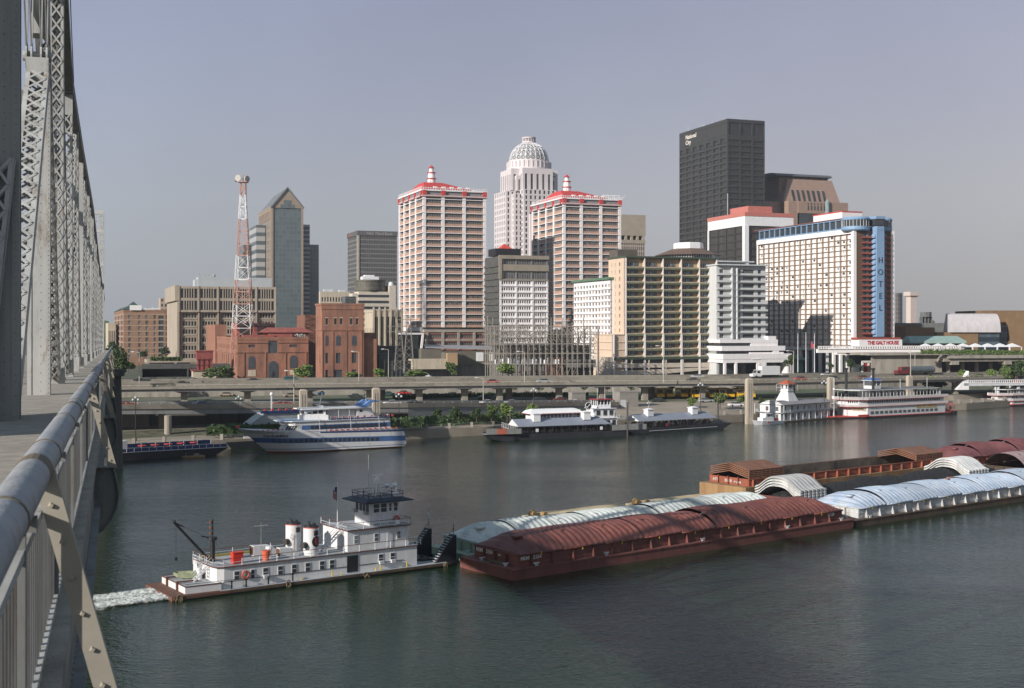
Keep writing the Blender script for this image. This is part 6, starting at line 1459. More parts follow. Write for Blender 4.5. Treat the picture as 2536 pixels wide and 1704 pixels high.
tree_px(875, 940, 8, 20, 50, 'c', 'low bright bush at the right foot of the brick tower', Y=470, **bk)
tree_px(938, 938, 8, 24, 50, 'c', 'rounded light green bush before the brick annex', Y=470, **bk)
tree_px(1030, 938, 8, 22, 72, 'c', 'low spreading bush before the dark sheds', Y=470, **bk)
tree_px(1117, 928, 8, 32, 34, 'a', 'dark green bush in front of the tan lean-to', Y=475, **bk)
tree_px(1252, 935, 8, 38, 50, 'c', 'loose bush in front of the substation left end', Y=446, **bk)
tt = dict(group='trees around the hotels')
tree_px(1955, 922, 8, 44, 34, 'b', 'round tree beside the white podium and tall flagpoles', Y=470, **tt); tree_px(2108, 922, 8, 34, 26, 'b', 'small dark tree under the hotel sign', Y=470, **tt); tree_px(2058, 920, 8, 24, 16, 'b', 'small slim tree by the hotel arcade', Y=472, **tt)
tree_px(318, 925, 8, 34, 36, 'a', 'bright tree near the bridge railing, below the brick hotel', Y=500, **tt); tree_px(356, 892, 8, 24, 30, 'b', 'tree in front of the arched entrance of the brick hotel', Y=620, **tt); tree_px(410, 890, 8, 32, 28, 'b', 'tree between the brick hotel and the concrete office', Y=600, **tt)
for k in range(7): tree_px(270 + k * 5, 925 + 12 * (k % 3), 8, 80 - 4 * k, 44, 'b', 'dark tree in the shade right beside the bridge deck', Y=430 - 12 * k, group='dark trees beside the bridge')
for k, (px_, h_, kd) in enumerate(((2300, 46, 'c'), (2326, 40, 'a'), (2385, 40, 'c'), (2420, 34, 'b'), (2460, 44, 'c'), (2490, 60, 'a'), (2515, 66, 'b'), (2536, 70, 'a'))): tree_px(px_, 975 if k < 2 else 958, 4, h_, 40, kd, ['leafy tree behind the stern of the big paddle steamer', 'leafy tree by the white end of the footbridge', 'young tree above the white railed footbridge', 'dark bush above the footbridge planting', 'light green tree in the footbridge planting', 'tall tree near the right edge behind the second steamer', 'tall dark tree at the right edge below the plaza', 'tree cut by the right edge of the photo'][k], Y=448, group='trees by the footbridge')
for k in range(9): tree_px(1272 + k * 0 + [0, 62, 116, 174, 232, 290, 330, 392, 452][k], 972, 4.5, 22, 22 if k != 1 else 30, 'b', 'clipped dark tree in the row seen under the upper highway', Y=420, group='clipped trees seen under the highway')
for k, (px_, h_, w_, kd) in enumerate(((1217, 44, 30, 'a'), (1256, 48, 34, 'c'), (1316, 46, 30, 'c'), (1352, 36, 26, 'c'), (1085, 34, 26, 'b'), (1130, 40, 30, 'b'), (1180, 36, 26, 'b'), (1783, 40, 32, 'a'), (1835, 34, 22, 'a'), (1885, 28, 16, 'b'), (1710, 26, 24, 'c'))):
 p = G(px_, 1046 if k < 7 else 1012, 3.2); tree(p.x, p.y, 3.0, h_ * 1.08 * p.y / F, w_ * 1.15 * p.y / F, kd, ['slim young tree on the quay left of the white dining boat', 'young tree behind the white picket gangway', 'full young tree just left of the white boat roof', 'young tree behind the white boat roof left end', 'dark young tree on the quay right of the ship stern', 'dark young tree midway along the clipped hedge', 'dark young tree near the right end of the hedge', 'round young tree on the plaza behind the open barge', 'young tree left of the mooring tower', 'tree behind the lookout station roof', 'low leafy tree by the plaza lamp'][k], group='young trees on the quay')
for k in range(5): p = G(440 + k * 26, 1048 - k * 2, 3); tree(p.x, p.y + 4, 2.8, 3.2, 4.2, 'a' if k % 2 else 'b', 'low shrub in the shade under the left ramp', group='shrubs under the ramp', name='shrub', crown_h=1.0, cat='shrub')
def hedge(name, pts, w_, h_, lab, kind='b', n=2600):
 t = thing(name, lab, 'hedge', (0, 0, 0)); q = MB(); r = random.Random(len(pts) * 7 + int(h_ * 10))
 for _ in range(n):
  i = r.randrange(len(pts) - 1); f_ = r.random(); a = Vector(pts[i]); b = Vector(pts[i + 1]); c = a.lerp(b, f_) + Vector((r.uniform(-.3, .3), r.uniform(-w_ / 2, w_ / 2), r.uniform(0, h_)))
  u = Vector((r.gauss(0, 1), r.gauss(0, 1), r.gauss(0, 1))).normalized(); v = u.cross(Vector((r.gauss(0, 1), 1, r.gauss(0, 1)))).normalized(); s = r.uniform(.25, .5); q.add([c - u * s, c + v * s, c + u * s, c - v * s], [(0, 1, 2, 3)])
 for a, b in zip(pts[:-1], pts[1:]): a = Vector(a); b = Vector(b); q.add([a + Vector((0, -w_ / 2 + .3, 0)), b + Vector((0, -w_ / 2 + .3, 0)), b + Vector((0, -w_ / 2 + .3, h_ - .3)), a + Vector((0, -w_ / 2 + .3, h_ - .3)), b + Vector((0, w_ / 2, h_ - .3)), a + Vector((0, w_ / 2, h_ - .3))], [(0, 1, 2, 3), (3, 2, 4, 5)])
 q.build('foliage', {'a': leaf1, 'b': leaf2, 'c': leaf3}[kind], t); return t
hedge('clipped_hedge', [(-24, 319, 2.5), (-5, 330, 2.5), (14, 342, 2.5), (27, 351, 2.5)], 3.0, 2.6, 'long clipped dark hedge on the quay behind the dining boats')
hedge('planted_bank', [(-70, 287, 3), (-40, 303, 3), (-22, 313, 3)], 5, 2.4, 'dark ground planting on the bank under the ramp', 'b', 1800)
hedge('parking_hedge', [(-38, 398, 5.2), (-8, 410, 5.2), (25, 412, 5.2)], 2, 1.3, 'low dark hedge along the parking lot seen under the highway', 'b', 1500)
hedge('deck_planting', [(P(2280, 878, 478).x, 478, ZT(876, 478)), (P(2536, 878, 490).x, 490, ZT(878, 490))], 1.5, 1.6, 'green planting strip along the plaza edge below the white tents', 'a', 900)
hedge('parking_roof_hedge', [(P(372, 890, 505).x, 505, ZT(893, 505)), (P(450, 890, 512).x, 512, ZT(893, 512))], 1.5, 1.4, 'hedge on top of the tan parking deck', 'a', 700)
# distant tree line
t = MB(); r = random.Random(4)
for k in range(5000):
 x = r.uniform(-1400, 1900); y = r.uniform(1500, 2400); z0_ = r.uniform(9, 30) * (1.0 + .3 * sin(x * .01)); s = r.uniform(3, 8); t.add([(x - s, y, z0_ - s), (x + s, y + r.uniform(-3, 3), z0_ - s), (x + s * .6, y, z0_ + s * .7), (x - s * .6, y, z0_ + s)], [(0, 1, 2, 3)])
tag(t.build('distant_trees', leaf2), 'far low line of hazy trees along the horizon', 'woods', kind='stuff')
# ================================================================ vehicles
def car_base(name, bodym, L_=4.6, kind='sedan'):
 t = thing(name, '', 'car', (0, 0, -500)); W_ = 1.8
 q = MB()
 prof = {'sedan': [(-.5, .35), (-.5, .78), (-.48, .86), (-.30, .92), (-.18, 1.38), (.16, 1.40), (.30, .95), (.47, .84), (.5, .70), (.5, .35)], 'van': [(-.5, .35), (-.5, 1.7), (-.46, 1.85), (.22, 1.85), (.36, 1.15), (.48, 1.0), (.5, .8), (.5, .35)]}[kind]
 lo = [(x * L_, z) for x, z in prof if z < .95 or kind == 'van'];
 q.xz([(x * L_, z) for x, z in prof if z < .95] if kind == 'sedan' else [(x * L_, z) for x, z in prof], -W_ / 2, W_ / 2)
 if kind == 'sedan':
  a = [(-.30, .915), (-.18, 1.39), (.16, 1.41), (.30, .915)]; n_ = 4
  vs = [(x * L_, -W_ / 2 + (.08 if z < 1 else .22), z) for x, z in a] + [(x * L_, W_ / 2 - (.08 if z < 1 else .22), z) for x, z in a]
  q.add(vs, [(1, 2, 6, 5)])
  g_ = MB(); g_.add([(x, y, z - .006) for x, y, z in vs], [(0, 1, 2, 3), (7, 6, 5, 4), (0, 4, 5, 1), (2, 6, 7, 3)])
 else:
  g_ = MB(); g_.box(-.40 * L_, -W_ / 2 - .01, 1.15, .2 * L_, -W_ / 2 - .002, 1.65); g_.box(-.40 * L_, W_ / 2 + .002, 1.15, .2 * L_, W_ / 2 + .01, 1.65); g_.add([(.235 * L_, -.8, 1.8), (.35 * L_, -.8, 1.2), (.35 * L_, .8, 1.2), (.235 * L_, .8, 1.8)], [(0, 1, 2, 3)])
 q.build('body', bodym, t); g_.build('windows', glass, t)
 for sx in (-.31, .31):
  for sy in (-1, 1):
   w__ = MB(); w__.tube((0, sy * (W_ / 2 - .22), .33), (0, sy * (W_ / 2 + .01), .33), .33, n=10); o = w__.build('wheel', rubber, t); o.location = (sx * L_, 0, 0)
 for sy in (-1, 1): w__ = MB(); w__.box(L_ / 2 - .02, sy * .65 - .18, .6, L_ / 2 + .02, sy * .65 + .18, .75); w__.build('headlight', gwhite, t)
 return t
cm = {'white': mat('car_white', (.70, .70, .70), .3, .02), 'red': mat('car_red', (.38, .03, .03), .3, .02), 'blue': mat('car_blue', (.07, .15, .30), .3, .02), 'dark': mat('car_dark', (.03, .04, .045), .3, .02), 'silver': mat('car_silver', (.34, .36, .38), .35, .02), 'teal': mat('car_teal', (.05, .12, .12), .3, .02), 'maroon': mat('car_maroon', (.15, .03, .03), .3, .02), 'tan': mat('car_tan', (.35, .28, .2), .3, .02)}
CB = {}
def car(col, x, y, z, rz_, lab, group, kind='sedan', name='car'):
 k = (col, kind)
 if k not in CB: CB[k] = car_base(name, cm[col], 4.6 if kind == 'sedan' else 5.0, kind); o = CB[k]; o.location = (x, y, z); o.rotation_euler = (0, 0, rz_)
 else: o = copy_tree(CB[k], (x, y, z), rz_)
 o['label'] = lab; o['group'] = group; o['category'] = 'car' if kind == 'sedan' else 'van'; return o
ha = R(16)
def hcar(col, px_, dy, lab, kind='sedan', flip=0):
 dy = 9 if dy < 20 else max(dy, 38)
 # on the highway at lane offset dy
 k_ = (px_ - CX) / F; x = k_ * 400
 for _ in range(6): x = k_ * (hy_(x) + dy)
 return car(col, x, hy_(x) + dy, HZT - .89, math.atan2(hy_(x + 5) - hy_(x - 5), 10) + (pi if flip else 0), lab, 'cars driving on the upper highway', kind)
for a in (('dark', 628, 38, 'dark sedan on the highway before the brick power plant'), ('teal', 722, 34, 'teal van on the highway right of the arched plant door', 'van'), ('red', 1219, 14, 'red car on the highway below the grey shed', 'sedan', 1), ('silver', 1347, 18, 'blue grey car on the highway below the substation'), ('white', 1728, 36, 'long white car on the highway below the garage ramp'), ('dark', 1717, 17, 'dark sedan on the highway in front of the tan apartment block'), ('red', 1983, 14, 'small red car on the highway above the lookout tower'), ('dark', 2064, 16, 'dark car on the highway just right of the red car'), ('white', 2048, 36, 'white pickup style car on the far lane before the hotel'), ('maroon', 2136, 16, 'dark red car on the highway behind the steamer chimneys'), ('white', 1922, 44, 'white car directly behind the box truck')): hcar(*a)
# ramp cars
def rcar(col, px_, lab, kind='sedan', dy=3):
 k_ = (px_ - CX) / F; x = k_ * 310
 for _ in range(6): x = k_ * (ry(x) + dy)
 return car(col, x, ry(x) + dy, rz(x) - .79, math.atan2(ry(x + 4) - ry(x - 4), 8), lab, 'cars on the lower ramp', kind)
for a in (('red', 308, 'red car on the lower ramp beside the stone pier'), ('blue', 500, 'blue car alone on the lower ramp'), ('red', 700, 'red car on the ramp behind the ship railing'), ('white', 972, 'white car on the ramp above the ship stern'), ('dark', 1022, 'dark car on the ramp right of the ship stern'), ('white', 1208, 'white car on the ramp beside the short lamp post'), ('silver', 1268, 'silver car on the ramp left of the square column')): rcar(*a)
# parked rows
pr = random.Random(12)
def parked(px_, py_, z_, col, lab, grp, rz_=None, kind='sedan'):
 p = G(px_, py_, z_); return car(col, p.x, p.y, ground_z(p.x, p.y), pr.uniform(-.2, .2) + (rz_ or 0), lab, grp, kind)
for k, (px_, py_, c_) in enumerate(((300, 938, 'blue'), (334, 936, 'silver'), (354, 934, 'maroon'), (381, 933, 'dark'), (430, 936, 'white'), (452, 934, 'silver'), (474, 931, 'white'), (470, 936, 'maroon'), (412, 938, 'dark'), (318, 940, 'dark'))):
 p = P(px_, py_, 455); car(c_, p.x, 455 + (k % 3) * 6, ground_z(p.x, 455), 1.4 + .1 * (k % 3), '%s car in the shaded lot by the red pump house' % {'blue': 'blue', 'silver': 'silver', 'maroon': 'dark red', 'dark': 'black', 'white': 'white'}[c_], 'cars parked in the shaded lot')
for k in range(18):
 px_ = 560 + k * 40; p = P(px_, 985, 402 + (k % 4) * 4); c_ = pr.choice(list(cm)); car(c_, p.x, p.y, ground_z(p.x, p.y), .3 + pr.uniform(-.3, .3), '%s car parked in the lot seen under the highway' % c_, 'cars parked under the highway')
car('white', *P(1052, 912, 492)[:2], 8.1, .2, 'white van parked by the low sheds left of the grey warehouse', 'vans by the sheds', 'van')
car('white', *G(1822, 1005, 4.2)[:2], 4.0, .25, 'white sedan parked on the plaza left of the mooring tower', 'cars on the plaza')
for px_, c_, l_ in ((1335, 'dark', 'black car under the highway by the square column'), (1388, 'maroon', 'dark red car under the highway behind the white roof'), (1420, 'dark', 'dark car behind the white kiosk box'), (1630, 'dark', 'dark car in the highway shade left of the plaza lamp'), (1748, 'silver', 'silver car in the highway shade behind the right cupola')): p = P(px_, 990, 398); car(c_, p.x, 398, ground_z(p.x, 398), .3, l_, 'cars in the highway shade')
for px_, c_, l_ in ((1808, 'white', 'white car under the white podium, left one'), (1830, 'white', 'white car under the white podium, right one')): p = P(px_, 918, 484); car(c_, p.x, 484, 8.0, .35, l_, 'cars under the podium')
# school buses
bus0 = None; by = mat('bus_yellow', (.62, .36, .02), .5, .05, 1)
for k, px_ in enumerate((1631, 1655, 1713, 1762, 1783, 1802, 1830, 1690, 1850)):
 Y = 411; p = P(px_, 962, Y); lab = 'yellow school bus parked in the row behind the plaza'
 if bus0 is None:
  bus0 = thing('school_bus', lab, 'bus', (p.x, Y, 4.8), 0, 'yellow school buses'); q = MB(); q.xz([(-5, .5), (5, .5), (5, 1.5), (3.6, 1.7), (3.4, 3.0), (-4.8, 3.1), (-5, 2.9)], -1.2, 1.2); q.build('body', by, bus0)
  q = MB()
  for i in range(8): q.box(-4.6 + i, -1.215, 1.8, -3.8 + i, -1.202, 2.6); q.box(-4.6 + i, 1.202, 1.8, -3.8 + i, 1.215, 2.6)
  q.add([(3.65, -1, 1.75), (3.65, 1, 1.75), (3.45, 1, 2.8), (3.45, -1, 2.8)], [(0, 1, 2, 3)]); q.build('windows', glass, bus0)
  for sx in (-3, 3.8):
   for sy in (-1, 1): q = MB(); q.tube((sx, sy * .9, .5), (sx, sy * 1.22, .5), .5, n=10); q.build('wheel', rubber, bus0)
  bus0.rotation_euler = (0, 0, R(-88))
 else: copy_tree(bus0, (p.x, Y + (k % 2) * 2, 4.8), R(-90 + 4 * (k % 3)))
# box truck
x = (1895 - CX) / F * 445; t = thing('box_truck', 'white box truck driving left on the highway below the white podium', 'truck', (x, 443, HZT - .89), math.atan2(46, 108) + pi)
q = MB(); q.box(-5, -1.25, 1.1, 2.6, 1.25, 4.2); q.build('cargo_box', cm['white'], t)
q = MB(); q.xz([(2.7, .6), (6.4, .6), (6.4, 1.5), (5.0, 1.75), (4.6, 2.9), (2.7, 3.0)], -1.1, 1.1); q.build('cab', cm['white'], t)
q = MB(); q.add([(5.02, -1, 1.8), (5.02, 1, 1.8), (4.64, 1, 2.8), (4.64, -1, 2.8)], [(0, 1, 2, 3)]); q.box(3.3, -1.12, 1.8, 4.5, -1.102, 2.6); q.box(3.3, 1.102, 1.8, 4.5, 1.12, 2.6); q.build('windows', glass, t)
q = MB(); q.box(-5, -.9, .6, 2.7, .9, 1.1); q.build('chassis', black, t)
for sx in (-3.6, 5.0):
 for sy in (-1, 1): q = MB(); q.tube((sx, sy * .85, .5), (sx, sy * 1.2, .5), .5, n=10); q.build('wheel', rubber, t)
# tank truck
x = (2255 - CX) / F * 474; t = thing('tank_truck', 'dark tank trailer pulled by a dark red cab on the highway under the plaza', 'truck', (x, 468, HZT - .89), R(20) + pi)
q = MB(); q.tube((-8, 0, 2.2), (3, 0, 2.2), 1.25, n=14);
for k in range(9): q.tube((-7.5 + k * 1.25, 0, 2.2), (-7.3 + k * 1.25, 0, 2.2), 1.32, n=14)
q.build('tank', mat('tank_dark', (.10, .12, .13), .4, .15, 1), t)
q = MB(); q.xz([(3.6, .6), (9, .6), (9, 1.9), (7.2, 2.0), (7.0, 3.2), (3.6, 3.3)], -1.15, 1.15); q.build('cab', cm['maroon'], t); q = MB(); q.box(5, -1.17, 2.0, 6.8, -1.152, 2.9); q.box(5, 1.152, 2.0, 6.8, 1.17, 2.9); q.build('cab_window', glass, t)
for sx in (-6.8, -5.4, 3.2, 4.6, 8.2):
 for sy in (-1, 1): q = MB(); q.tube((sx, sy * .9, .5), (sx, sy * 1.25, .5), .5, n=10); q.build('wheel', rubber, t)
# ================================================================ river craft
def rail(mb, pts, z0, h, sp=1.5, t=.05, rows=2, post=None, closed=False):
 P_ = [Vector((a[0], a[1], z0 if len(a) < 3 else a[2])) for a in pts]
 for a, b in zip(P_[:-1], P_[1:]):
  for r in range(rows): dz = Vector((0, 0, h * (r + 1) / rows)); mb.bar(a + dz, b + dz, t)
  n_ = max(1, int((b - a).length / sp))
  for k in range(n_ + 1): c = a.lerp(b, k / n_); mb.bar(c, c + Vector((0, 0, h)), t * 1.2)
def loop(mb, poly, z, w_=.1, h_=.1):
 n_ = len(poly)
 for i in range(n_): a, b = poly[i], poly[(i + 1) % n_]; mb.bar((a[0], a[1], z), (b[0], b[1], z), w_, h_)
TWH = R(37.5); TO = G(1270, 1439)
def tw(u, v, z=0): return Vector((TO.x + u * cos(TWH) - v * sin(TWH), TO.y + u * sin(TWH) + v * cos(TWH), z))
def covermat(nm, c, c2, sc=.5):
 if nm in MATS: return MATS[nm]
 m = mat(nm, c, .55, .3, sc, col2=c2); n = m.node_tree.nodes; l = m.node_tree.links; b = n['Principled BSDF']; src = b.inputs['Base Color'].links[0].from_socket
 oi = n.new('ShaderNodeObjectInfo'); mr = n.new('ShaderNodeMapRange'); mr.inputs[3].default_value = .72; mr.inputs[4].default_value = 1.15; l.new(oi.outputs['Random'], mr.inputs[0])
 vm = n.new('ShaderNodeVectorMath'); vm.operation = 'SCALE'; l.new(src, vm.inputs[0]); l.new(mr.outputs[0], vm.inputs['Scale'])
 n2 = n.new('ShaderNodeTexNoise'); n2.inputs['Scale'].default_value = 3.0; n2.inputs['Detail'].default_value = 8; mp = n.new('ShaderNodeMapping'); mp.inputs['Scale'].default_value = (1.6, .25, .25); t = n.new('ShaderNodeTexCoord'); l.new(t.outputs['Object'], mp.inputs[0]); l.new(mp.outputs[0], n2.inputs['Vector'])
 m3 = n.new('ShaderNodeMapRange'); m3.inputs[1].default_value = .55; m3.inputs[2].default_value = .75; m3.inputs[3].default_value = 1; m3.inputs[4].default_value = .55; l.new(n2.outputs['Fac'], m3.inputs[0])
 v2 = n.new('ShaderNodeVectorMath'); v2.operation = 'SCALE'; l.new(vm.outputs[0], v2.inputs[0]); l.new(m3.outputs[0], v2.inputs['Scale']); l.new(v2.outputs[0], b.inputs['Base Color']); return m
cv_red = covermat('cover_oxide_red', (.135, .036, .028), (.21, .078, .06)); cv_mint = covermat('cover_mint', (.43, .48, .45), (.68, .70, .67)); cv_blue = covermat('cover_pale_blue', (.34, .44, .58), (.52, .57, .64)); cv_mauve = covermat('cover_mauve', (.33, .22, .22), (.42, .32, .32))
cv_white = covermat('cover_grey_white', (.50, .51, .50), (.64, .63, .61)); hull_red = mat('hull_oxide_red', (.14, .046, .038), .75, .25, .5, streak=True, col2=(.20, .075, .06)); hull_orng = mat('hull_orange_red', (.24, .06, .032), .75, .25, .5, streak=True, col2=(.33, .10, .05))
hull_green = mat('hull_pale_green', (.30, .38, .29), .7, .2, .6, streak=True); hull_dk = mat('hull_dark_rust', (.055, .042, .035), .85, .4, .5, streak=True, col2=(.13, .085, .05)); hull_gw = mat('hull_grey_white', (.40, .42, .43), .7, .25, .7, streak=True, col2=(.58, .59, .58)); hull_tan = mat('hull_tan_rust', (.20, .11, .05), .85, .3, .4, streak=True, col2=(.34, .22, .11))
lett = mat('barge_lettering', (.62, .58, .54), .6, .05)
def cover_panel(Lp, W_, hgt, m, hip0=0, hip1=0, nz=0, seed=0):
 """one ribbed arched hatch cover, Lp long, W_ wide"""
 q = MB(); nu = max(8, int(Lp / .16)); nv = 16; r = random.Random(seed); hh = hgt * (1 + r.uniform(-.08, .10)); ph = r.uniform(0, 1)
 vs = []
 for i in range(nu + 1):
  u = Lp * i / nu
  e = 1.0
  if hip0 and u < hip0: e = math.sin(pi / 2 * (u / hip0)) ** .8
  if hip1 and u > Lp - hip1: e = math.sin(pi / 2 * ((Lp - u) / hip1)) ** .8
  rib = abs(sin(pi * (u / .93 + ph)))
  for j in range(nv + 1):
   s = -1 + 2 * j / nv; a = max(0, 1 - abs(s) ** 2.3)
   z = hh * a * e * (1 + .05 * sin(pi * u / Lp)) + .19 * rib * (0.35 + .65 * min(1, a * 2)) * (0.3 + .7 * e) + .02 * sin(7 * u + 3 * s)
   v = s * (W_ / 2 + .12 * (1 - rib) * (abs(s) > .98)); vs.append((u, v, z))
 fs = [(i * (nv + 1) + j, (i + 1) * (nv + 1) + j, (i + 1) * (nv + 1) + j + 1, i * (nv + 1) + j + 1) for i in range(nu) for j in range(nv)]
 q.add(vs, fs)
 for s in (-1, 1): q.box(0, s * W_ / 2 - .07, -.16, Lp, s * W_ / 2 + .07, .02)
 if nz:
  for s, uu in ((-.3, .3), (.45, .7)): zc = hh * (1 - abs(s) ** 2.3) + .17; q.box(Lp * uu - .5, s * W_ / 2 - .45, zc - .25, Lp * uu + .5, s * W_ / 2 + .45, zc)
 return q
def barge(name, label, u0, v0, L_=59.4, W_=10.0, zd=1.2, zc=2.55, hull=None, coam=None, cover=None, hip=True, extra=None, side_l=1.0, npan=9, hgt=1.45, txt=None, group=None):
 o = tw(u0, v0); t = thing(name, label, 'barge', o, TWH, 'covered cargo barges' if cover else None)
 q = MB(); q.xz([(.0, -.3), (L_ - 1.2, -.6), (L_, .2), (L_, zd), (0, zd)], 0, W_)
 q.box(-.08, -.08, zd - .14, L_ + .05, W_ + .08, zd + .012); q.build('hull', hull, t)
 c0, c1 = 1.5, L_ - 1.5; e = .8
 q = MB(); th_ = .12
 q.box(c0, e, zd, c1, e + th_, zc); q.box(c0, W_ - e - th_, zd, c1, W_ - e, zc); q.box(c0, e + th_, zd, c0 + th_, W_ - e - th_, zc); q.box(c1 - th_, e + th_, zd, c1, W_ - e - th_, zc)
 q.box(c0 - .12, e - .14, zc - .1, c1 + .12, e + .02, zc + .03); q.box(c0 - .15, e, zc - .1, c0 + .02, W_ - e, zc + .03)
 q.box(c0, e - .05, (zd + zc) / 2 - .03, c1, e - .002, (zd + zc) / 2 + .03); q.box(c0 - .05, e, (zd + zc) / 2 - .03, c0 - .002, W_ - e, (zd + zc) / 2 + .03)
 q.build('coaming', coam, t)
 q = MB(); k = 0
 x = c0 + 1.6
 while x < c1: q.add([(x - .04, e, zd + .01), (x + .04, e, zd + .01), (x + .04, e - .42, zd + .01), (x - .04, e - .42, zd + .01), (x - .04, e, zc - .1), (x + .04, e, zc - .1), (x + .04, e - .12, zc - .1), (x - .04, e - .12, zc - .1)], [(0, 1, 2, 3), (4, 7, 6, 5), (0, 3, 7, 4), (1, 5, 6, 2), (3, 2, 6, 7)]); x += 3.05
 for k in range(1, 4): y = e + (W_ - 2 * e) * k / 4; q.box(c0 - .35, y - .05, zd + .01, c0 - .01, y + .05, zc - .1)
 tag(q.build('stiffeners', coam, t), kind='stuff')
 if cover:
  Lp = (c1 - c0) / npan
  for k in range(npan):
   q = cover_panel(Lp, W_ - 2 * e + .3, hgt * (.96 + .13 * (k % 2)), cover, 3.6 if k == 0 and hip else 0, 3.6 if k == npan - 1 and hip else 0, 1, seed=k + int(u0 * 7 + v0 * 3))
   o_ = q.build('cover', cover, t, smooth=True); o_.location = (c0 + k * Lp, W_ / 2, zc + .05 + (.05 if k % 2 else 0))
  q = MB(); x = c0 + 3
  while x < c1: q.box(x - .06, e - .22, zc - .3, x + .06, e - .14, zc + .12); x += 6.1
  tag(q.build('cover_latches', yel, t), kind='stuff')
 def kevel(x, y):
  q = MB(); q.box(x - .4, y - .05, zd + .28, x + .4, y + .05, zd + .38); q.box(x - .17, y - .08, zd + .013, x - .07, y + .08, zd + .3); q.box(x + .07, y - .08, zd + .013, x + .17, y + .08, zd + .3); return q.build('mooring_cleat', gwhite, t)
 for x in (3.6, 14, 30, 46, L_ - 2.2): kevel(x, .35)
 for y in (2.2, 6.6): kevel(.7, y)
 if txt:
  for i, (s_, y) in enumerate(txt): text(s_, .62, lett, t, (c0 - .06, y, zc - .62), ROT_E, bold=.012)
  text(txt[0][0], .6, lett, t, (c0 + .15, e - .06, zc - .62), ROT_N, bold=.012)
  if len(txt) > 1: text(txt[1][0], .6, lett, t, (c0 + 1.9, e - .06, zc - .62), ROT_N, bold=.012)
 return t
b1 = barge('hopper_barge', 'oxide red barge with red ribbed covers, nearest of the tow', 0, 0, hull=hull_red, coam=hull_red, cover=cv_red, txt=[('MEM', 8.8), ('2154', 6.9)], W_=10.0)
text('WCM', .6, lett, b1, (54.6, .72, 1.95), ROT_N, bold=.012); text('30M', .3, lett, b1, (1.42, 4.6, 1.95), ROT_E)
q = MB(); rp = random.Random(2)
for k in range(26): q.torus((rp.uniform(.45, 1.1), 4.4 + rp.uniform(-1.9, 1.9), 1.25 + rp.uniform(0, .25)), rp.uniform(.18, .4), .035, (rp.uniform(-.3, .3), rp.uniform(-.3, .3), 1), 10, 4)
q.build('rope_heap', mat('old_rope', (.16, .13, .09), .95, .3, 4), b1)
b2_ = barge('hopper_barge', 'pale mint green barge with ribbed white covers behind the red barge', 2.2, 10.25, L_=57, W_=9.3, zd=.9, zc=2.1, hull=hull_green, coam=hull_green, cover=cv_mint, hgt=1.4)
b3 = barge('hopper_barge', 'dark hulled barge with pale blue ribbed covers, right of the red barge', 60.3, .2, L_=59.4, zd=.95, zc=2.4, hull=hull_dk, coam=hull_gw, cover=cv_blue, hgt=1.4)
q = MB()
for (u, s, l_, w__) in ((22, .2, 2.4, .8), (33, .35, 2.6, .7), (12, -.5, .4, .4), (26, -.55, .35, .35), (29.5, .0, .7, .4)): q.box(u - l_ / 2, 5 + s * 4 - w__ / 2, 2.4 + 1.4 * (1 - abs(s) ** 2.3) + .13, u + l_ / 2, 5 + s * 4 + w__ / 2, 2.4 + 1.4 * (1 - abs(s) ** 2.3) + .33)
q.build('cover_patches', mat('patch_brown', (.26, .15, .12), .8, .2, 1), b3)
barge('hopper_barge', 'far dark red covered barge at the right edge, behind the brown open barge', 117, 20.2, L_=59.4, W_=9.8, zd=2.6, zc=4.2, hull=hull_red, coam=hull_orng, cover=covermat('cover_maroon', (.17, .05, .05), (.25, .10, .10)), hgt=1.5, txt=[('EFI 1903', 8.5)])
t = barge('hopper_barge', 'barge with mauve arched covers at the right edge, behind the blue covered one', 121, 10.4, L_=59.4, W_=9.6, zd=1.4, zc=2.9, hull=hull_dk, coam=hull_dk, cover=cv_mauve, hip=False, hgt=2.1)
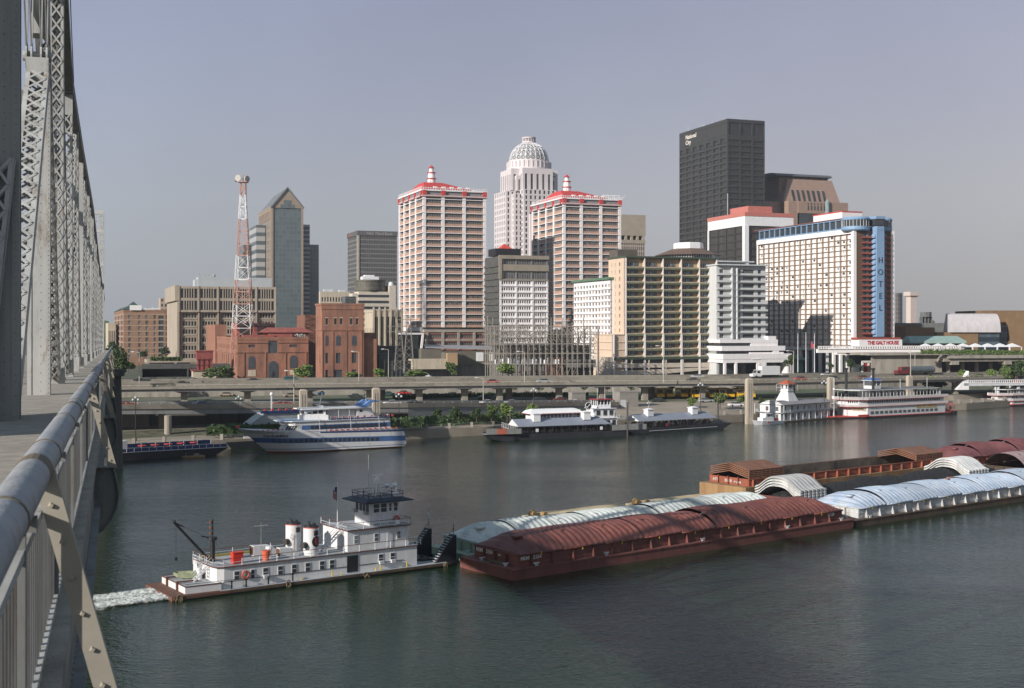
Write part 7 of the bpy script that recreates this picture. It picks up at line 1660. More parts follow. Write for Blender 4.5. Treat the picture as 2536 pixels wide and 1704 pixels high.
# rusty open barge
def lids(u0, v0, z0, W_, Lw, n_, m, label, peak=False, hgt=1.7):
 o = tw(u0, v0); t = thing('cover_stack', label, 'hatch covers', (o.x, o.y, z0), TWH, 'stacked hatch covers')
 for k in range(n_):
  if peak:
   q = MB(); th_ = .13
   for (ya, yb, za, zb) in ((0, W_ * .5, 0, .85), (W_ * .5, W_, .85, .0)):
    q.add([(0, ya, za), (Lw, ya, za), (Lw, yb, zb), (0, yb, zb), (0, ya, za + th_), (Lw, ya, za + th_), (Lw, yb, zb + th_), (0, yb, zb + th_)], [(0, 3, 2, 1), (4, 5, 6, 7), (0, 1, 5, 4), (1, 2, 6, 5), (2, 3, 7, 6), (3, 0, 4, 7)])
   for i in range(9): q.box(.2 + i * (Lw - .4) / 8 - .05, .02, -.14, .2 + i * (Lw - .4) / 8 + .05, .3, -.002)
   o_ = q.build('cover', m, t); o_.location = (0, 0, k * .29)
  else:
   q = MB(); nu = int(Lw / .13); nv = 18; vs = []
   for i in range(nu + 1):
    u = Lw * i / nu; rib = abs(sin(pi * u / .85))
    for j in range(nv + 1):
     s = -1 + 2 * j / nv; a = (0.5 + .5 * cos(pi * min(1, abs(s) ** 1.5))); vs.append((u, W_ / 2 + s * W_ / 2, hgt * a + .13 * rib))
   fs = [(i * (nv + 1) + j, (i + 1) * (nv + 1) + j, (i + 1) * (nv + 1) + j + 1, i * (nv + 1) + j + 1) for i in range(nu) for j in range(nv)]
   o2 = len(vs); vs2 = [(x, y, z - .17) for x, y, z in vs]; q.add(vs + vs2, fs + [tuple(reversed([i + o2 for i in f])) for f in fs] + [(j, j + 1, o2 + j + 1, o2 + j) for j in range(nv)] + [(nu * (nv + 1) + j + 1, nu * (nv + 1) + j, o2 + nu * (nv + 1) + j, o2 + nu * (nv + 1) + j + 1) for j in range(nv)])
   for i in range(7): q.box(.3 + i * (Lw - .6) / 6 - .25, -.10, -.22, .3 + i * (Lw - .6) / 6 + .25, .2, .1)
   o_ = q.build('cover', m, t); o_.location = (.05 * (k % 2), 0, k * .40)
 return t
t = thing('open_barge', 'empty rusty open barge with orange red sides, behind the coal barge', 'barge', tw(60, 20.2), TWH); LL = 54.5
q = MB(); zd, zc = 3.45, 4.55
q.box(0, 0, -.4, 1.45, 9.6, zd); q.box(LL - 1.45, 0, -.4, LL, 9.6, zd); q.box(1.45, 0, -.4, LL - 1.45, .7, zd); q.box(1.45, 8.9, -.4, LL - 1.45, 9.6, zd); q.box(1.45, .7, -.4, LL - 1.45, 8.9, .6); q.build('hull', hull_tan, t)
q = MB(); q.box(1.5, .7, zd, LL - 1.5, .85, zc); q.box(1.5, 8.75, zd, LL - 1.5, 8.9, zc + .25); q.box(1.5, .85, zd, 1.65, 8.75, zc); q.box(LL - 1.65, .85, zd, LL - 1.5, 8.75, zc); q.box(1.4, .6, zc - .08, LL - 1.4, .9, zc + .03); x = 2.2
while x < LL - 2: q.box(x - .05, .35, zd, x + .05, .699, zc - .1); x += 2.9
for k in range(1, 4): q.box(1.2, .7 + 8.2 * k / 4 - .05, zd, 1.499, .7 + 8.2 * k / 4 + .05, zc + .2)
q.build('coaming', hull_orng, t)
q = MB(); q.box(1.66, 8.6, .61, LL - 1.66, 8.745, zc + .2); q.box(1.66, .9, .61, LL - 1.66, 8.59, .75); q.build('hold_lining', mat('hold_lining', (.05, .045, .04), .9, .4, .35, col2=(.20, .16, .12)), t)
for s_, y in (('ATC', 8.1), ('505 B', 5.6), ('ST LOUIS', 3.7)): text(s_, .62 if s_[0] != 'S' else .36, lett, t, (1.43, y, zc - .75), ROT_E, bold=.012)
lids(61.6, 21.0, 4.65, 8.0, 8.0, 5, mat('rusty_lids', (.17, .075, .045), .85, .25, .6, col2=(.26, .125, .075)), 'stack of flat peaked rusty covers on the left end of the open barge', True)
lids(104.5, 21.0, 4.65, 8.0, 8.0, 4, MATS['rusty_lids'], 'stack of flat peaked rusty covers on the right end of the open barge', True)
# coal barge
t = thing('coal_barge', 'barge heaped with black coal between the blue covered and the rusty barges', 'barge', tw(60, 10.4), TWH)
q = MB(); q.box(0, 0, -.4, 60, 9.6, 1.1); q.build('hull', hull_dk, t)
q = MB(); q.box(1.5, .7, 1.1, 58.5, .85, 2.5); q.box(1.5, 8.75, 1.1, 58.5, 8.9, 2.5); q.box(1.5, .85, 1.1, 1.65, 8.75, 2.5); q.box(58.35, .85, 1.1, 58.5, 8.75, 2.5); q.build('coaming', hull_red, t)
q = MB(); nu, nv = 150, 22; vs = []; rc = random.Random(8)
for i in range(nu + 1):
 u = 1.7 + 56.6 * i / nu
 for j in range(nv + 1):
  s = -1 + 2 * j / nv; v = 4.8 + s * 3.9; e = min(1, i / 10, (nu - i) / 10); z = 1.9 + (1.9 + .25 * sin(u * .35) + .15 * sin(u * .9 + 1)) * max(0, 1 - abs(s) ** 1.5) * math.sqrt(max(0, e)) + rc.uniform(-.06, .06); vs.append((u + rc.uniform(-.1, .1), v, z))
q.add(vs, [(i * (nv + 1) + j, (i + 1) * (nv + 1) + j, (i + 1) * (nv + 1) + j + 1, i * (nv + 1) + j + 1) for i in range(nu) for j in range(nv)])
tag(q.build('coal_heap', mat('coal', (.018, .018, .019), .8, .4, 4, bump=.6, bscale=6), t), kind='stuff')
lids(61.2, 10.9, 2.55, 8.6, 6.0, 4, cv_white, 'stack of arched white covers at the left end of the coal barge')
lids(104.5, 10.9, 2.55, 8.6, 6.0, 4, cv_white, 'stack of arched white covers at the right end of the coal barge')
# tan deck barges
tanm = mat('tan_deck', (.42, .33, .20), .9, .2, .5, col2=(.55, .45, .29))
for i, (u0, L_, lab) in enumerate(((24, 17.6, 'flat tan deck barge nearest the towboat, seen beyond the mint covers'), (43.6, 16.2, 'flat tan deck barge against the left end of the rusty barge'))):
 t = thing('deck_barge', lab, 'barge', tw(u0, 19.8), TWH, 'flat tan deck barges'); q = MB(); q.box(0, 0, -.3, L_, 9.4, 1.5); q.box(2.2, .4, 1.5, L_ - .3, 9.0, 1.75)
 for k in range(1, 4): q.box(2.2 + (L_ - 2.5) * k / 4 - .04, .38, 1.752, 2.2 + (L_ - 2.5) * k / 4 + .04, 9.02, 1.77)
 q.build('deck', tanm, t)
 for (x, y, w__) in ((.5, 7.6, .5), (1.4, 6.2, .4), (1.1, 8.4, .3)): q = MB(); q.tube((x, y - w__, 1.9), (x, y + w__, 1.9), .38, n=10); q.box(x - .4, y - w__ - .1, 1.5, x + .4, y + w__ + .1, 1.62); q.build('winch', mat('winch_ochre', (.26, .17, .07), .8, .3, 2), t)
# ---------------------------------------------------------------- towboat
A0 = G(430, 1490); TB = R(35.0)
shw_ = mat('ship_white', (.70, .70, .70), .4, .07, .8, streak=True)
t = towboat = thing('towboat', 'white river towboat with two funnels, pushing the barges', 'towboat', A0, TB)
tww = mat('towboat_white', (.62, .61, .60), .5, .1, 1.6, streak=True, col2=(.77, .78, .80)); trim = mat('trim_brown', (.13, .05, .035), .6, .1, 2); dk = mat('deck_grey', (.34, .36, .38), .8, .15, .8); rr2 = mat('stern_rust', (.16, .07, .045), .85, .3, 1.0, col2=(.10, .06, .045))
q = MB(); q.use(black); q.xz([(.6, -.5), (31.8, -.5), (32.6, .45), (0, .45)], 0, 8.0); q.use(hull_dk); q.xz([(6, .16), (33, .16), (33, .40), (6, .40)], -.16, 0); q.use(rr2); q.xz([(0, .12), (6, .16), (6, .44), (0, .42)], -.18, 0); q.box(-.15, 0, -.2, 0, 8, .43); q.build('hull', None, t)
weather(tww, (.36, .25, .17), .62, .72, 1.6, .12, .55); weather(tww, (.42, .41, .38), .50, .70, .8, .2, .4); weather(hull_red, (.06, .03, .025), .54, .68, 1.0, .3, .7); weather(hull_gw, (.22, .15, .10), .56, .68, 1.2, .25, .8); weather(hull_orng, (.10, .05, .035), .54, .68, 1.2, .3, .7); weather(shw_, (.45, .42, .38), .56, .72, .8, .15, .6)
q = MB(); q.use(rr2); q.box(0, 0, .45, 5, 8, .47); q.use(dk); q.box(5, 0, .45, 32.6, 8, .468); q.build('deck', None, t)
q = MB(); q.prism([(1.4, .55), (5.2, .40), (5.2, 7.6), (1.4, 7.45)], .472, 1.18); q.build('aft_bulwark', tww, t)
q = MB(); q.prism([(1.5, .65), (5.1, .5), (5.1, 7.5), (1.5, 7.35)], 1.181, 1.2); q.build('aft_deck', dk, t)
q = MB(); loop(q, [(1.4, .55), (5.2, .4), (5.2, 7.6), (1.4, 7.45)], 1.2, .08, .08)
for (x, y) in ((1.32, 2.6), (1.32, 5.6)): q.box(x - .12, y - .12, -.2, x + .12, y + .12, 1.45); q.bar((x, y, 1.38), (x + 2.2, y, 1.34), .2, .12)
q.build('bulwark_trim', trim, t)
# main house
hp = [(5.6, .6), (28.8, .6), (28.8, 7.3), (4.8, 7.3), (4.7, 1.5), (4.9, .9)]
q = MB(); q.prism(hp, .472, 2.72); q.build('main_deckhouse', tww, t)
q = MB(); q.prism([(x + (.12 if x > 20 else -.12), y + (-.12 if y < 4 else .12)) for x, y in hp], 2.722, 2.80); q.build('upper_deck', dk, t)
q = MB(); loop(q, [(x + (.12 if x > 20 else -.12), y + (-.12 if y < 4 else .12)) for x, y in hp], 2.76, .07, .10); q.build('deck_trim', trim, t)
def twin(x, z, w_=.50, h_=.85, y=.6, nm='window', m=glass):
 q = MB(); q.use(white); q.box(x - w_ / 2 - .07, y - .035, z - h_ / 2 - .07, x + w_ / 2 + .07, y - .003, z + h_ / 2 + .07); q.use(m); q.box(x - w_ / 2, y - .05, z - h_ / 2, x + w_ / 2, y - .036, z + h_ / 2); q.use(white); q.box(x - w_ / 2, y - .06, z - .03, x + w_ / 2, y - .051, z + .02); return q.build(nm, None, t)
for x in (6.97, 10.2, 11.9, 13.5, 15.1, 16.8, 18.0, 24.1, 25.6): twin(x, 1.75)
twin(8.75, 1.7, .34, .9, m=black)
q = MB(); q.box(19.85, .55, .6, 21.2, .597, 2.42); q.build('open_doorway', black, t)
q = MB()
for x in (10.2, 24.1, 25.6): q.box(x - .28, .25, 1.12, x + .28, .55, 1.48)
q.build('air_conditioner', gwhite, t)
def ring(x, y, z, ax, r_=.36):
 q = MB(); q.use(mat('ring_orange', (.50, .10, .06), .6, .1, 2)); q.torus((x, y, z), r_, .10, ax, 14, 6); q.use(white);
 return q.build('life_ring', None, t)
ring(7.9, .46, 1.75, (0, 1, 0)); ring(26.9, 1.9, 5.75, (0, 1, 0), .34)
# upper rails
q = MB(); q.use(white); x = 5.4
pts = [(16, 7.3), (4.8, 7.3), (4.7, 1.4), (5.6, .6), (29.3, .6)]
for a, b in zip(pts[:-1], pts[1:]):
 a3, b3 = Vector((*a, 2.8)), Vector((*b, 2.8)); n_ = max(1, int((b3 - a3).length / 1.9)); q.bar(a3 + Vector((0, 0, .38)), b3 + Vector((0, 0, .38)), .035)
 for k in range(n_ + 1): c = a3.lerp(b3, k / n_); q.bar(c, c + Vector((0, 0, .75)), .07)
q.use(trim)
for a, b in zip(pts[:-1], pts[1:]): q.bar((*a, 3.56), (*b, 3.56), .05)
q.build('upper_deck_rail', None, t)
# second house
q = MB(); q.box(20.1, .95, 2.802, 27.9, 7.0, 5.1); q.build('upper_deckhouse', tww, t)
q = MB(); q.box(19.95, .75, 5.102, 28.1, 7.2, 5.2); q.build('top_deck', dk, t)
q = MB(); loop(q, [(19.95, .75), (28.1, .75), (28.1, 7.2), (19.95, 7.2)], 5.15, .07, .12); q.build('deck_trim', trim, t)
for x, h_ in ((21.15, .8), (23.7, .8), (26.6, .8)): twin(x, 4.1, .42, h_, .95, m=glass2 if x != 23.7 else glassg)
q = MB(); q.box(25.1, .90, 2.85, 25.8, .947, 4.6); q.build('door', gwhite, t)
q = MB(); q.use(white); P5 = [(19.95, 7.2), (19.95, .75), (28.1, .75), (28.1, 7.2)]
for a, b in zip(P5[:-1], P5[1:]):
 a3, b3 = Vector((*a, 5.2)), Vector((*b, 5.2)); n_ = max(1, int((b3 - a3).length / 1.7)); q.bar(a3 + Vector((0, 0, .36)), b3 + Vector((0, 0, .36)), .03)
 for k in range(n_ + 1): c = a3.lerp(b3, k / n_); q.bar(c, c + Vector((0, 0, .72)), .06)
q.use(trim)
for a, b in zip(P5[:-1], P5[1:]): q.bar((*a, 5.95), (*b, 5.95), .045)
q.build('top_deck_rail', None, t)
# stairs
q = MB(); q.use(white)
for dy in (0, .7): q.bar((17.6, 1.9 + dy, 2.85), (20.2, 1.9 + dy, 5.25), .06, .16); q.bar((17.5, 1.9 + dy, 3.6), (20.1, 1.9 + dy, 6.0), .04)
for k in range(9): q.box(17.7 + k * .29, 1.9, 2.95 + k * .27, 17.9 + k * .29, 2.6, 2.98 + k * .27)
q.build('stairs', None, t); q = MB(); q.use(white)
for dy in (0, .6): q.bar((2.9, 2.3 + dy, 1.22), (4.9, 2.3 + dy, 2.85), .06, .16); q.bar((2.9, 2.3 + dy, 2.0), (4.9, 2.3 + dy, 3.6), .04)
for k in range(6): q.box(3.1 + k * .3, 2.3, 1.4 + k * .245, 3.3 + k * .3, 2.9, 1.43 + k * .245)
q.build('stairs', None, t)
# wheelhouse
q = MB(); q.box(23.5, 2.1, 5.202, 27.3, 5.7, 7.85); q.build('wheelhouse', tww, t)
for x, w_, h_ in ((24.35, .72, .95), (25.3, .72, .95), (26.15, .28, .85), (26.85, .45, .9)): twin(x, 7.15, w_, h_, 2.1)
q = MB()
for y in (2.6, 3.4, 4.2, 5.1): q.box(23.44, y - .28, 6.75, 23.497, y + .28, 7.6)
q.build('aft_windows', glass, t)
q = MB(); q.box(23.1, 2.3, 6.45, 23.43, 2.9, 6.85); q.box(23.1, 4.9, 6.45, 23.43, 5.4, 6.85); q.build('air_conditioner', steel, t)
q = MB(); q.prism([(22.4, 1.1), (28.6, 1.1), (28.6, 6.7), (22.4, 6.7)], 7.852, 8.0); q.prism([(22.5, 1.2), (28.5, 1.2), (28.5, 6.6), (22.5, 6.6)], 8.001, 8.28, [(23.3, 1.9), (27.7, 1.9), (27.7, 5.9), (23.3, 5.9)]); q.build('wheelhouse_roof', mat('roof_navy_black', (.025, .032, .05), .5, .2, 1), t)
q = MB(); rail(q, [(23.3, 5.9), (23.3, 1.9), (27.7, 1.9), (27.7, 5.9), (23.3, 5.9)], 8.28, .65, 1.2, .05); q.build('roof_rail', black, t)
q = MB();
for dx in (-.35, .35): q.bar((25.4 + dx, 3.6, 8.28), (25.4 + dx * .4, 3.6, 10.2), .14); q.bar((25.4 + dx, 4.2, 8.28), (25.4 + dx * .4, 4.0, 10.2), .14)
q.box(25.1, 3.5, 9.7, 25.7, 4.2, 10.25); q.tube((25.4, 3.85, 10.25), (25.4, 3.85, 10.6), .22, n=8); q.bar((24.7, 3.85, 10.7), (26.1, 3.85, 10.7), .12); q.build('radar_mast', white, t)
for (x, y, z, r_) in ((27.0, 4.6, 9.3, .22), (27.5, 3.6, 9.4, .27)): q = MB(); q.tube((x - .3, y, z), (x + .3, y, z), r_, n=12); q.bar((x, y, 8.3), (x, y, z), .09); q.build('searchlight', white, t)
q = MB(); q.lathe([(.3, 8.28), (.34, 8.6), (.12, 8.95), (.05, 9.3)], (27.2, 2.6), 10); q.build('horn', white, t)
q = MB(); q.bar((24.6, 4.4, 8.3), (24.6, 4.4, 13.0), .045); q.bar((23.5, 2.2, 8.3), (23.5, 2.2, 9.7), .09); q.bar((27.6, 2.2, 8.3), (27.6, 2.2, 9.6), .08); q.build('aerial', gwhite, t)
text('RIVER WOLVERINE', .36, mat('name_black', (.05, .04, .05), .6, .02), t, (23.25, .70, 5.44), ROT_N, ext=.01, sx=.93)
q = MB(); q.box(23.2, .706, 5.36, 26.6, .74, 5.82); q.build('name_board', white, t)
# funnels
for i, (x, y) in enumerate(((16.15, 1.95), (15.5, 5.1))):
 q = MB(); q.lathe([(.85, 2.802), (.85, 5.75)], (x, y), 24, sx=1.0, sy=1.0); o = q.build('funnel', tww, t)
 q = MB(); q.use(mat('ring_orange')if False else redp); q.lathe([(.87, 5.75), (.87, 5.83)], (x, y), 24); q.use(black); q.lathe([(.86, 5.831), (.80, 5.95)], (x, y), 24); q.tube((x - .2, y, 5.9), (x - .3, y + .1, 6.5), .26, .06, n=8); q.tube((x + .35, y, 5.9), (x + .35, y, 6.2), .2, n=8); o2 = q.build('funnel_cap', None, o)
 q = MB(); a = R(-75); cx_, cy_ = x + .86 * cos(a), y + .86 * sin(a); q.add([(x + .88 * cos(R(b_)), y + .88 * sin(R(b_)), z) for z in (4.95, 5.5) for b_ in (-95, -80, -65, -50)], [(0, 1, 5, 4), (1, 2, 6, 5), (2, 3, 7, 6)]); q.build('funnel_grille', bronze, o)
 q = MB(); q.tube((x - 1.3, y - .5, 3.95), (x - .8, y - .3, 3.95), .34, n=12); q.build('floodlight', bronze, t)
q = MB(); x, y = 16.15, 1.95; n_ = 14; vs = []
for k in range(n_):
 a = 2 * pi * k / n_; ang = -72 + 38 * cos(a); vs.append((x + .875 * cos(R(ang)), y + .875 * sin(R(ang)), 4.25 + .62 * sin(a)))
q.use(black);
n2 = 9
for i in range(n2):
 for j in range(n2):
  s0, s1, r0_, r1_ = -1 + 2 * i / n2, -1 + 2 * (i + 1) / n2, 0, 0
  c0_ = math.sqrt(max(0, 1 - s0 * s0)); c1_ = math.sqrt(max(0, 1 - s1 * s1)); t0, t1 = -1 + 2 * j / n2, -1 + 2 * (j + 1) / n2
  q.add([(x + .872 * cos(R(-70 + 40 * t0 * c0_)), y + .872 * sin(R(-70 + 40 * t0 * c0_)), 4.3 + .62 * s0), (x + .872 * cos(R(-70 + 40 * t1 * c0_)), y + .872 * sin(R(-70 + 40 * t1 * c0_)), 4.3 + .62 * s0), (x + .872 * cos(R(-70 + 40 * t1 * c1_)), y + .872 * sin(R(-70 + 40 * t1 * c1_)), 4.3 + .62 * s1), (x + .872 * cos(R(-70 + 40 * t0 * c1_)), y + .872 * sin(R(-70 + 40 * t0 * c1_)), 4.3 + .62 * s1)], [(0, 1, 2, 3)])
q.build('funnel_badge', None, t)
text('E', .95, mat('badge_red', (.42, .05, .05), .6, .02), t, (x + .93 * cos(R(-70)) - .26, y + .93 * sin(R(-70)) - .05, 3.97), (R(90), 0, R(20)), ext=.01, bold=.03, sx=1.0)
# deck gear
q = MB(); q.xz([(12.4, 2.85), (14.6, 2.85), (14.6, 3.3), (13.8, 3.75), (12.4, 3.85)], 1.8, 2.7); q.xz([(10.4, 2.85), (13.2, 2.85), (13.2, 3.3), (12.3, 3.85), (10.4, 3.95)], 4.2, 5.2); q.build('vent_hood', tww, t)
q = MB(); q.box(12.35, 1.85, 2.95, 12.399, 2.65, 3.75); q.box(10.35, 4.25, 2.95, 10.399, 5.15, 3.85); q.build('vent_grille', trim, t)
q = MB(); q.lathe([(.24, 2.8), (.24, 3.7), (.42, 3.72), (.38, 4.0)], (11.7, 3.0), 12); q.build('mushroom_vent', tww, t)
q = MB(); q.box(6.9, 1.3, 2.95, 8.0, 2.0, 3.95); q.box(6.95, 1.4, 2.8, 7.95, 1.9, 2.95); q.box(6.85, 1.25, 3.95, 8.05, 2.05, 4.02); q.build('red_locker', mat('locker_red', (.62, .035, .02), .5, .08, 2), t)
q = MB(); q.lathe([(.34, 2.8), (.36, 3.2), (.42, 3.22), (.44, 3.75), (.47, 3.76), (.47, 3.85)], (10.65, 1.5), 16); q.build('orange_bin', mat('bin_orange', (.58, .11, .05), .6, .08, 2), t)
q = MB(); q.box(5.5, 6.6, 2.81, 12.5, 7.0, 3.0); q.build('yellow_beam', mat('ochre_beam', (.34, .27, .06), .8, .2, 1), t)
q = MB(); q.bar((11.0, 3.6, 2.8), (11.0, 3.6, 6.5), .04)
for k in range(4): q.bar((10.4 + k * .4, 3.3, 6.2), (10.4 + k * .4, 3.9, 6.2), .03)
q.bar((10.2, 3.6, 6.2), (11.9, 3.6, 6.2), .03); q.build('tv_aerial', steel, t)
# crane and mast
q = MB(); q.tube((5.75, 4.2, 2.8), (5.75, 4.2, 5.2), .26, n=12); q.tube((5.75, 4.2, 5.2), (5.75, 4.2, 7.3), .09, n=6); q.tube((5.75, 4.2, 5.1), (5.75, 4.2, 5.4), .5, n=10); q.bar((5.7, 4.2, 5.25), (4.5, 4.2, 5.6), .12)
q.bar((5.4, 4.2, 3.0), (1.6, 4.3, 7.3), .20, .24); q.bar((1.5, 4.3, 7.35), (2.6, 4.3, 6.75), .14); q.sphere((1.6, 4.3, 7.35), .2, 8, 6); q.tube((5.2, 4.2, 3.1), (5.2, 4.7, 3.1), .35, n=10)
q.bar((2.6, 4.3, 6.75), (5.4, 4.2, 5.3), .025); q.bar((1.8, 4.3, 7.1), (1.8, 4.3, 3.5), .03); q.box(1.68, 4.2, 3.3, 1.92, 4.4, 3.6); q.build('stern_crane', black, t)
q = MB()
for z in (7.0, 6.4, 5.8): q.box(5.45, 4.1, z - .1, 5.65, 4.3, z + .12)
q.build('mast_lights', rust, t)
q = MB(); q.box(4.3, 4.6, 1.25, 4.9, 5.6, 2.6); q.tube((4.1, 3.7, 1.2), (4.1, 3.7, 2.4), .28, n=10); q.build('white_tanks', white, t)
q = MB(); rail(q, [(3.9, 5.0), (3.9, 3.8), (4.7, 3.8)], 2.6, 1.0, .5, .04, 3); q.build('stair_rail', white, t)
# people on the aft deck (a crew figure in dark overalls)
# green skiff on the stern
t2 = thing('skiff', 'small pale green skiff lying on the stern deck of the towboat', 'boat', A0 + Vector((cos(TB) * 3.1 - sin(TB) * 4.6, sin(TB) * 3.1 + cos(TB) * 4.6, 1.3)), TB - R(25))
t2.scale = (.8, .85, 1.1)
q = MB(); sk_ = mat('skiff_green', (.29, .32, .20), .7, .12, 1.5)
def sec(x, w_, z0_, z1_): return [(x, -w_, z1_), (x, -w_ * .75, z0_), (x, w_ * .75, z0_), (x, w_, z1_)]
S_ = [sec(-1.7, .35, .35, .62), sec(-1.2, .6, .12, .55), sec(0, .72, 0, .5), sec(1.6, .66, .02, .5)]
q.add([p for s in S_ for p in s], [(i * 4 + j, i * 4 + 4 + j, i * 4 + 5 + j, i * 4 + 1 + j) for i in range(3) for j in range(3)] + [(0, 1, 2, 3), (12, 15, 14, 13)])
q.use(sk_); q.box(-.6, -.62, .38, -.35, .62, .42); q.box(.5, -.64, .38, .75, .64, .42); loop(q, [(-1.7, -.36), (-1.2, -.62), (0, -.74), (1.6, -.68), (1.6, .68), (0, .74), (-1.2, .62), (-1.7, .36)], .53, .06, .05); q.use(bronze); q.add([(-1.1, -.5, .2), (1.5, -.5, .1), (1.5, .5, .1), (-1.1, .5, .2)], [(0, 1, 2, 3)]); q.build('hull', None, t2)
q = MB(); q.box(1.55, -.15, .3, 1.85, .15, .95); q.build('outboard_motor', black, t2)
# bitts, rails, fenders, ropes
q = MB()
for x in (14.2, 17.9, 19.0, 23.3, 23.9, 27.3): q.bar((x, .28, .47), (x, .28, 1.05 if x in (17.9, 23.9, 27.3) else .8), .10)
q.build('yellow_bitts', yel, t)
q = MB()
for x in (6.3, 7.9, 10.4, 13.2): q.bar((x, .3, .47), (x, .3, 1.25), .12); q.box(x - .15, .25, 1.2, x + .15, .35, 1.32)
q.bar((1.4, .5, 1.45), (8.5, .55, 1.35), .04); q.bar((8.5, .56, 1.28), (27, .56, 1.28), .04); q.build('side_rail', black, t)
q = MB(); rf = random.Random(6)
for (x, z) in ((.5, .3), (12.4, .4), (21.9, .2), (32.2, .1)):
 for k in range(4): q.torus((x + rf.uniform(-.2, .2), -.2, z + rf.uniform(-.25, .2)), .22, .06, (rf.uniform(-.3, .3), 1, 0), 10, 5)
q.build('rope_fenders', mat('rope_brown', (.17, .13, .08), .95, .3, 3), t)
# bow knees
for y in (.35, 5.9):
 q = MB(); q.xz([(31.2, .47), (34.0, .47), (34.0, 3.45), (33.7, 3.45)], y, y + 1.1); q.xz([(32.4, -.4), (34.0, -.2), (34.0, .46), (32.4, .46)], y - .2, y + 1.3); kn = q.build('push_knee', black, t)
 q = MB()
 for k in range(11): f_ = k / 11; q.box(31.15 + 2.45 * f_, y + .15, .6 + 2.85 * f_, 31.45 + 2.45 * f_, y + .95, .66 + 2.85 * f_)
 q.build('steps', gwhite, kn)
 q = MB(); q.bar((33.9, y + .5, 3.4), (33.9, y + .5, 5.6), .05); q.build('jackstaff', black, kn)
 q = MB(); q.box(33.75, y + .45, 4.7, 34.0, y + .5, 5.5); q.build('pennant', mat('pennant_grey', (.5, .48, .47), .8, .3, 5), kn)
 q = MB(); rail(q, [(31.3, y, 1.0), (33.6, y, 3.6)], 0, .7, .8, .04, 1); q.build('knee_rail', black, kn)
text('PUSH BOATS ONLY', .2, lett, t, (32.2, .34, .7), ROT_N, ext=.004) if False else None
q = MB(); rail(q, [(28.9, .75), (28.9, 7.2)], 2.8, .75, 1.2, .05); q.build('bow_rail', white, t)
q = MB()
for k in range(9): q.box(29.6 + rf.uniform(0, 2), 1.8 + rf.uniform(0, 4), .47, 30 + rf.uniform(0, 2.2), 2.4 + rf.uniform(0, 4), .62 + rf.uniform(0, .2))
q.tube((30.5, 4.8, .47), (30.5, 4.8, 1.1), .22, n=8); q.tube((31, 3.1, .47), (31, 3.1, 1.0), .2, n=8); q.build('deck_fittings', bronze, t)
# flagstaff on the house
t3 = thing('flagstaff', 'white staff with a limp striped flag on the aft edge of the towboat wheelhouse deck', 'flagpole', A0 + Vector((cos(TB) * 20.1 - sin(TB) * 3.4, sin(TB) * 20.1 + cos(TB) * 3.4, 5.2)), 0)
q = MB(); q.tube((0, 0, 0), (0, 0, 5.1), .05, .03, n=6); q.build('pole', white, t3); us_flag(t3, (-.03, 0, 4.6), 1.0, 1.7)
# wake: a flat churned sheet, white where the noise breaks through
def foam(name, label, loc, rz_, nx, ny, Lx, Ly, dens, hgt):
 m = bpy.data.materials.new(name); m.use_nodes = True; n = m.node_tree.nodes; l = m.node_tree.links; b = n['Principled BSDF']; b.inputs['Base Color'].default_value = (.62, .65, .62, 1); b.inputs['Roughness'].default_value = .9
 t = n.new('ShaderNodeTexCoord'); mp = n.new('ShaderNodeMapping'); mp.inputs['Scale'].default_value = (.8, 1.3, 1); no = n.new('ShaderNodeTexNoise'); no.inputs['Scale'].default_value = 1.1; no.inputs['Detail'].default_value = 9; no.inputs['Roughness'].default_value = .8
 at = n.new('ShaderNodeAttribute'); at.attribute_name = 'dens'; ad = n.new('ShaderNodeMath'); ad.operation = 'ADD'; mr = n.new('ShaderNodeMapRange'); mr.inputs[1].default_value = .80; mr.inputs[2].default_value = 1.02
 l.new(t.outputs['Object'], mp.inputs[0]); l.new(mp.outputs[0], no.inputs['Vector']); l.new(no.outputs['Fac'], ad.inputs[0]); l.new(at.outputs['Fac'], ad.inputs[1]); l.new(ad.outputs[0], mr.inputs[0])
 tr_ = n.new('ShaderNodeBsdfTransparent'); mx_ = n.new('ShaderNodeMixShader'); l.new(mr.outputs[0], mx_.inputs[0]); l.new(tr_.outputs[0], mx_.inputs[1]); l.new(b.outputs[0], mx_.inputs[2]); l.new(mx_.outputs[0], n['Material Output'].inputs[0])
 q = MB(); r = random.Random(3); vs = [(Lx * i / nx, Ly * j / ny, .03 + hgt * dens(i / nx, j / ny) * r.uniform(.2, 1)) for i in range(nx + 1) for j in range(ny + 1)]
 q.add(vs, [(i * (ny + 1) + j, (i + 1) * (ny + 1) + j, (i + 1) * (ny + 1) + j + 1, i * (ny + 1) + j + 1) for i in range(nx) for j in range(ny)])
 o = q.build(name, m, smooth=True); a = o.data.attributes.new('dens', 'FLOAT', 'POINT'); a.data.foreach_set('value', [dens(i / nx, j / ny) * .52 for i in range(nx + 1) for j in range(ny + 1)])
 tag(o, label, 'wake', kind='stuff'); o.location = loc; o.rotation_euler = (0, 0, rz_); return o
def wd(x, y):
 d = max(math.exp(-((y - .30 - .05 * sin(9 * x)) / (.21 + .12 * x)) ** 2), math.exp(-((y - .72 + .05 * sin(7 * x + 1)) / (.20 + .12 * x)) ** 2)) * (1 - .35 * x)
 return (d + .28 * math.exp(-((y - .5) / .38) ** 2) * (1 - x)) * min(1, (1 - x) * 6)
foam('wake_foam', 'white churned wake streaks behind the towboat stern', A0 + Vector((-cos(TB) * .0 - sin(TB) * 8.6, -sin(TB) * .0 + cos(TB) * 8.6, .02)), TB + pi, 110, 60, 22, 9.5, wd, .32)
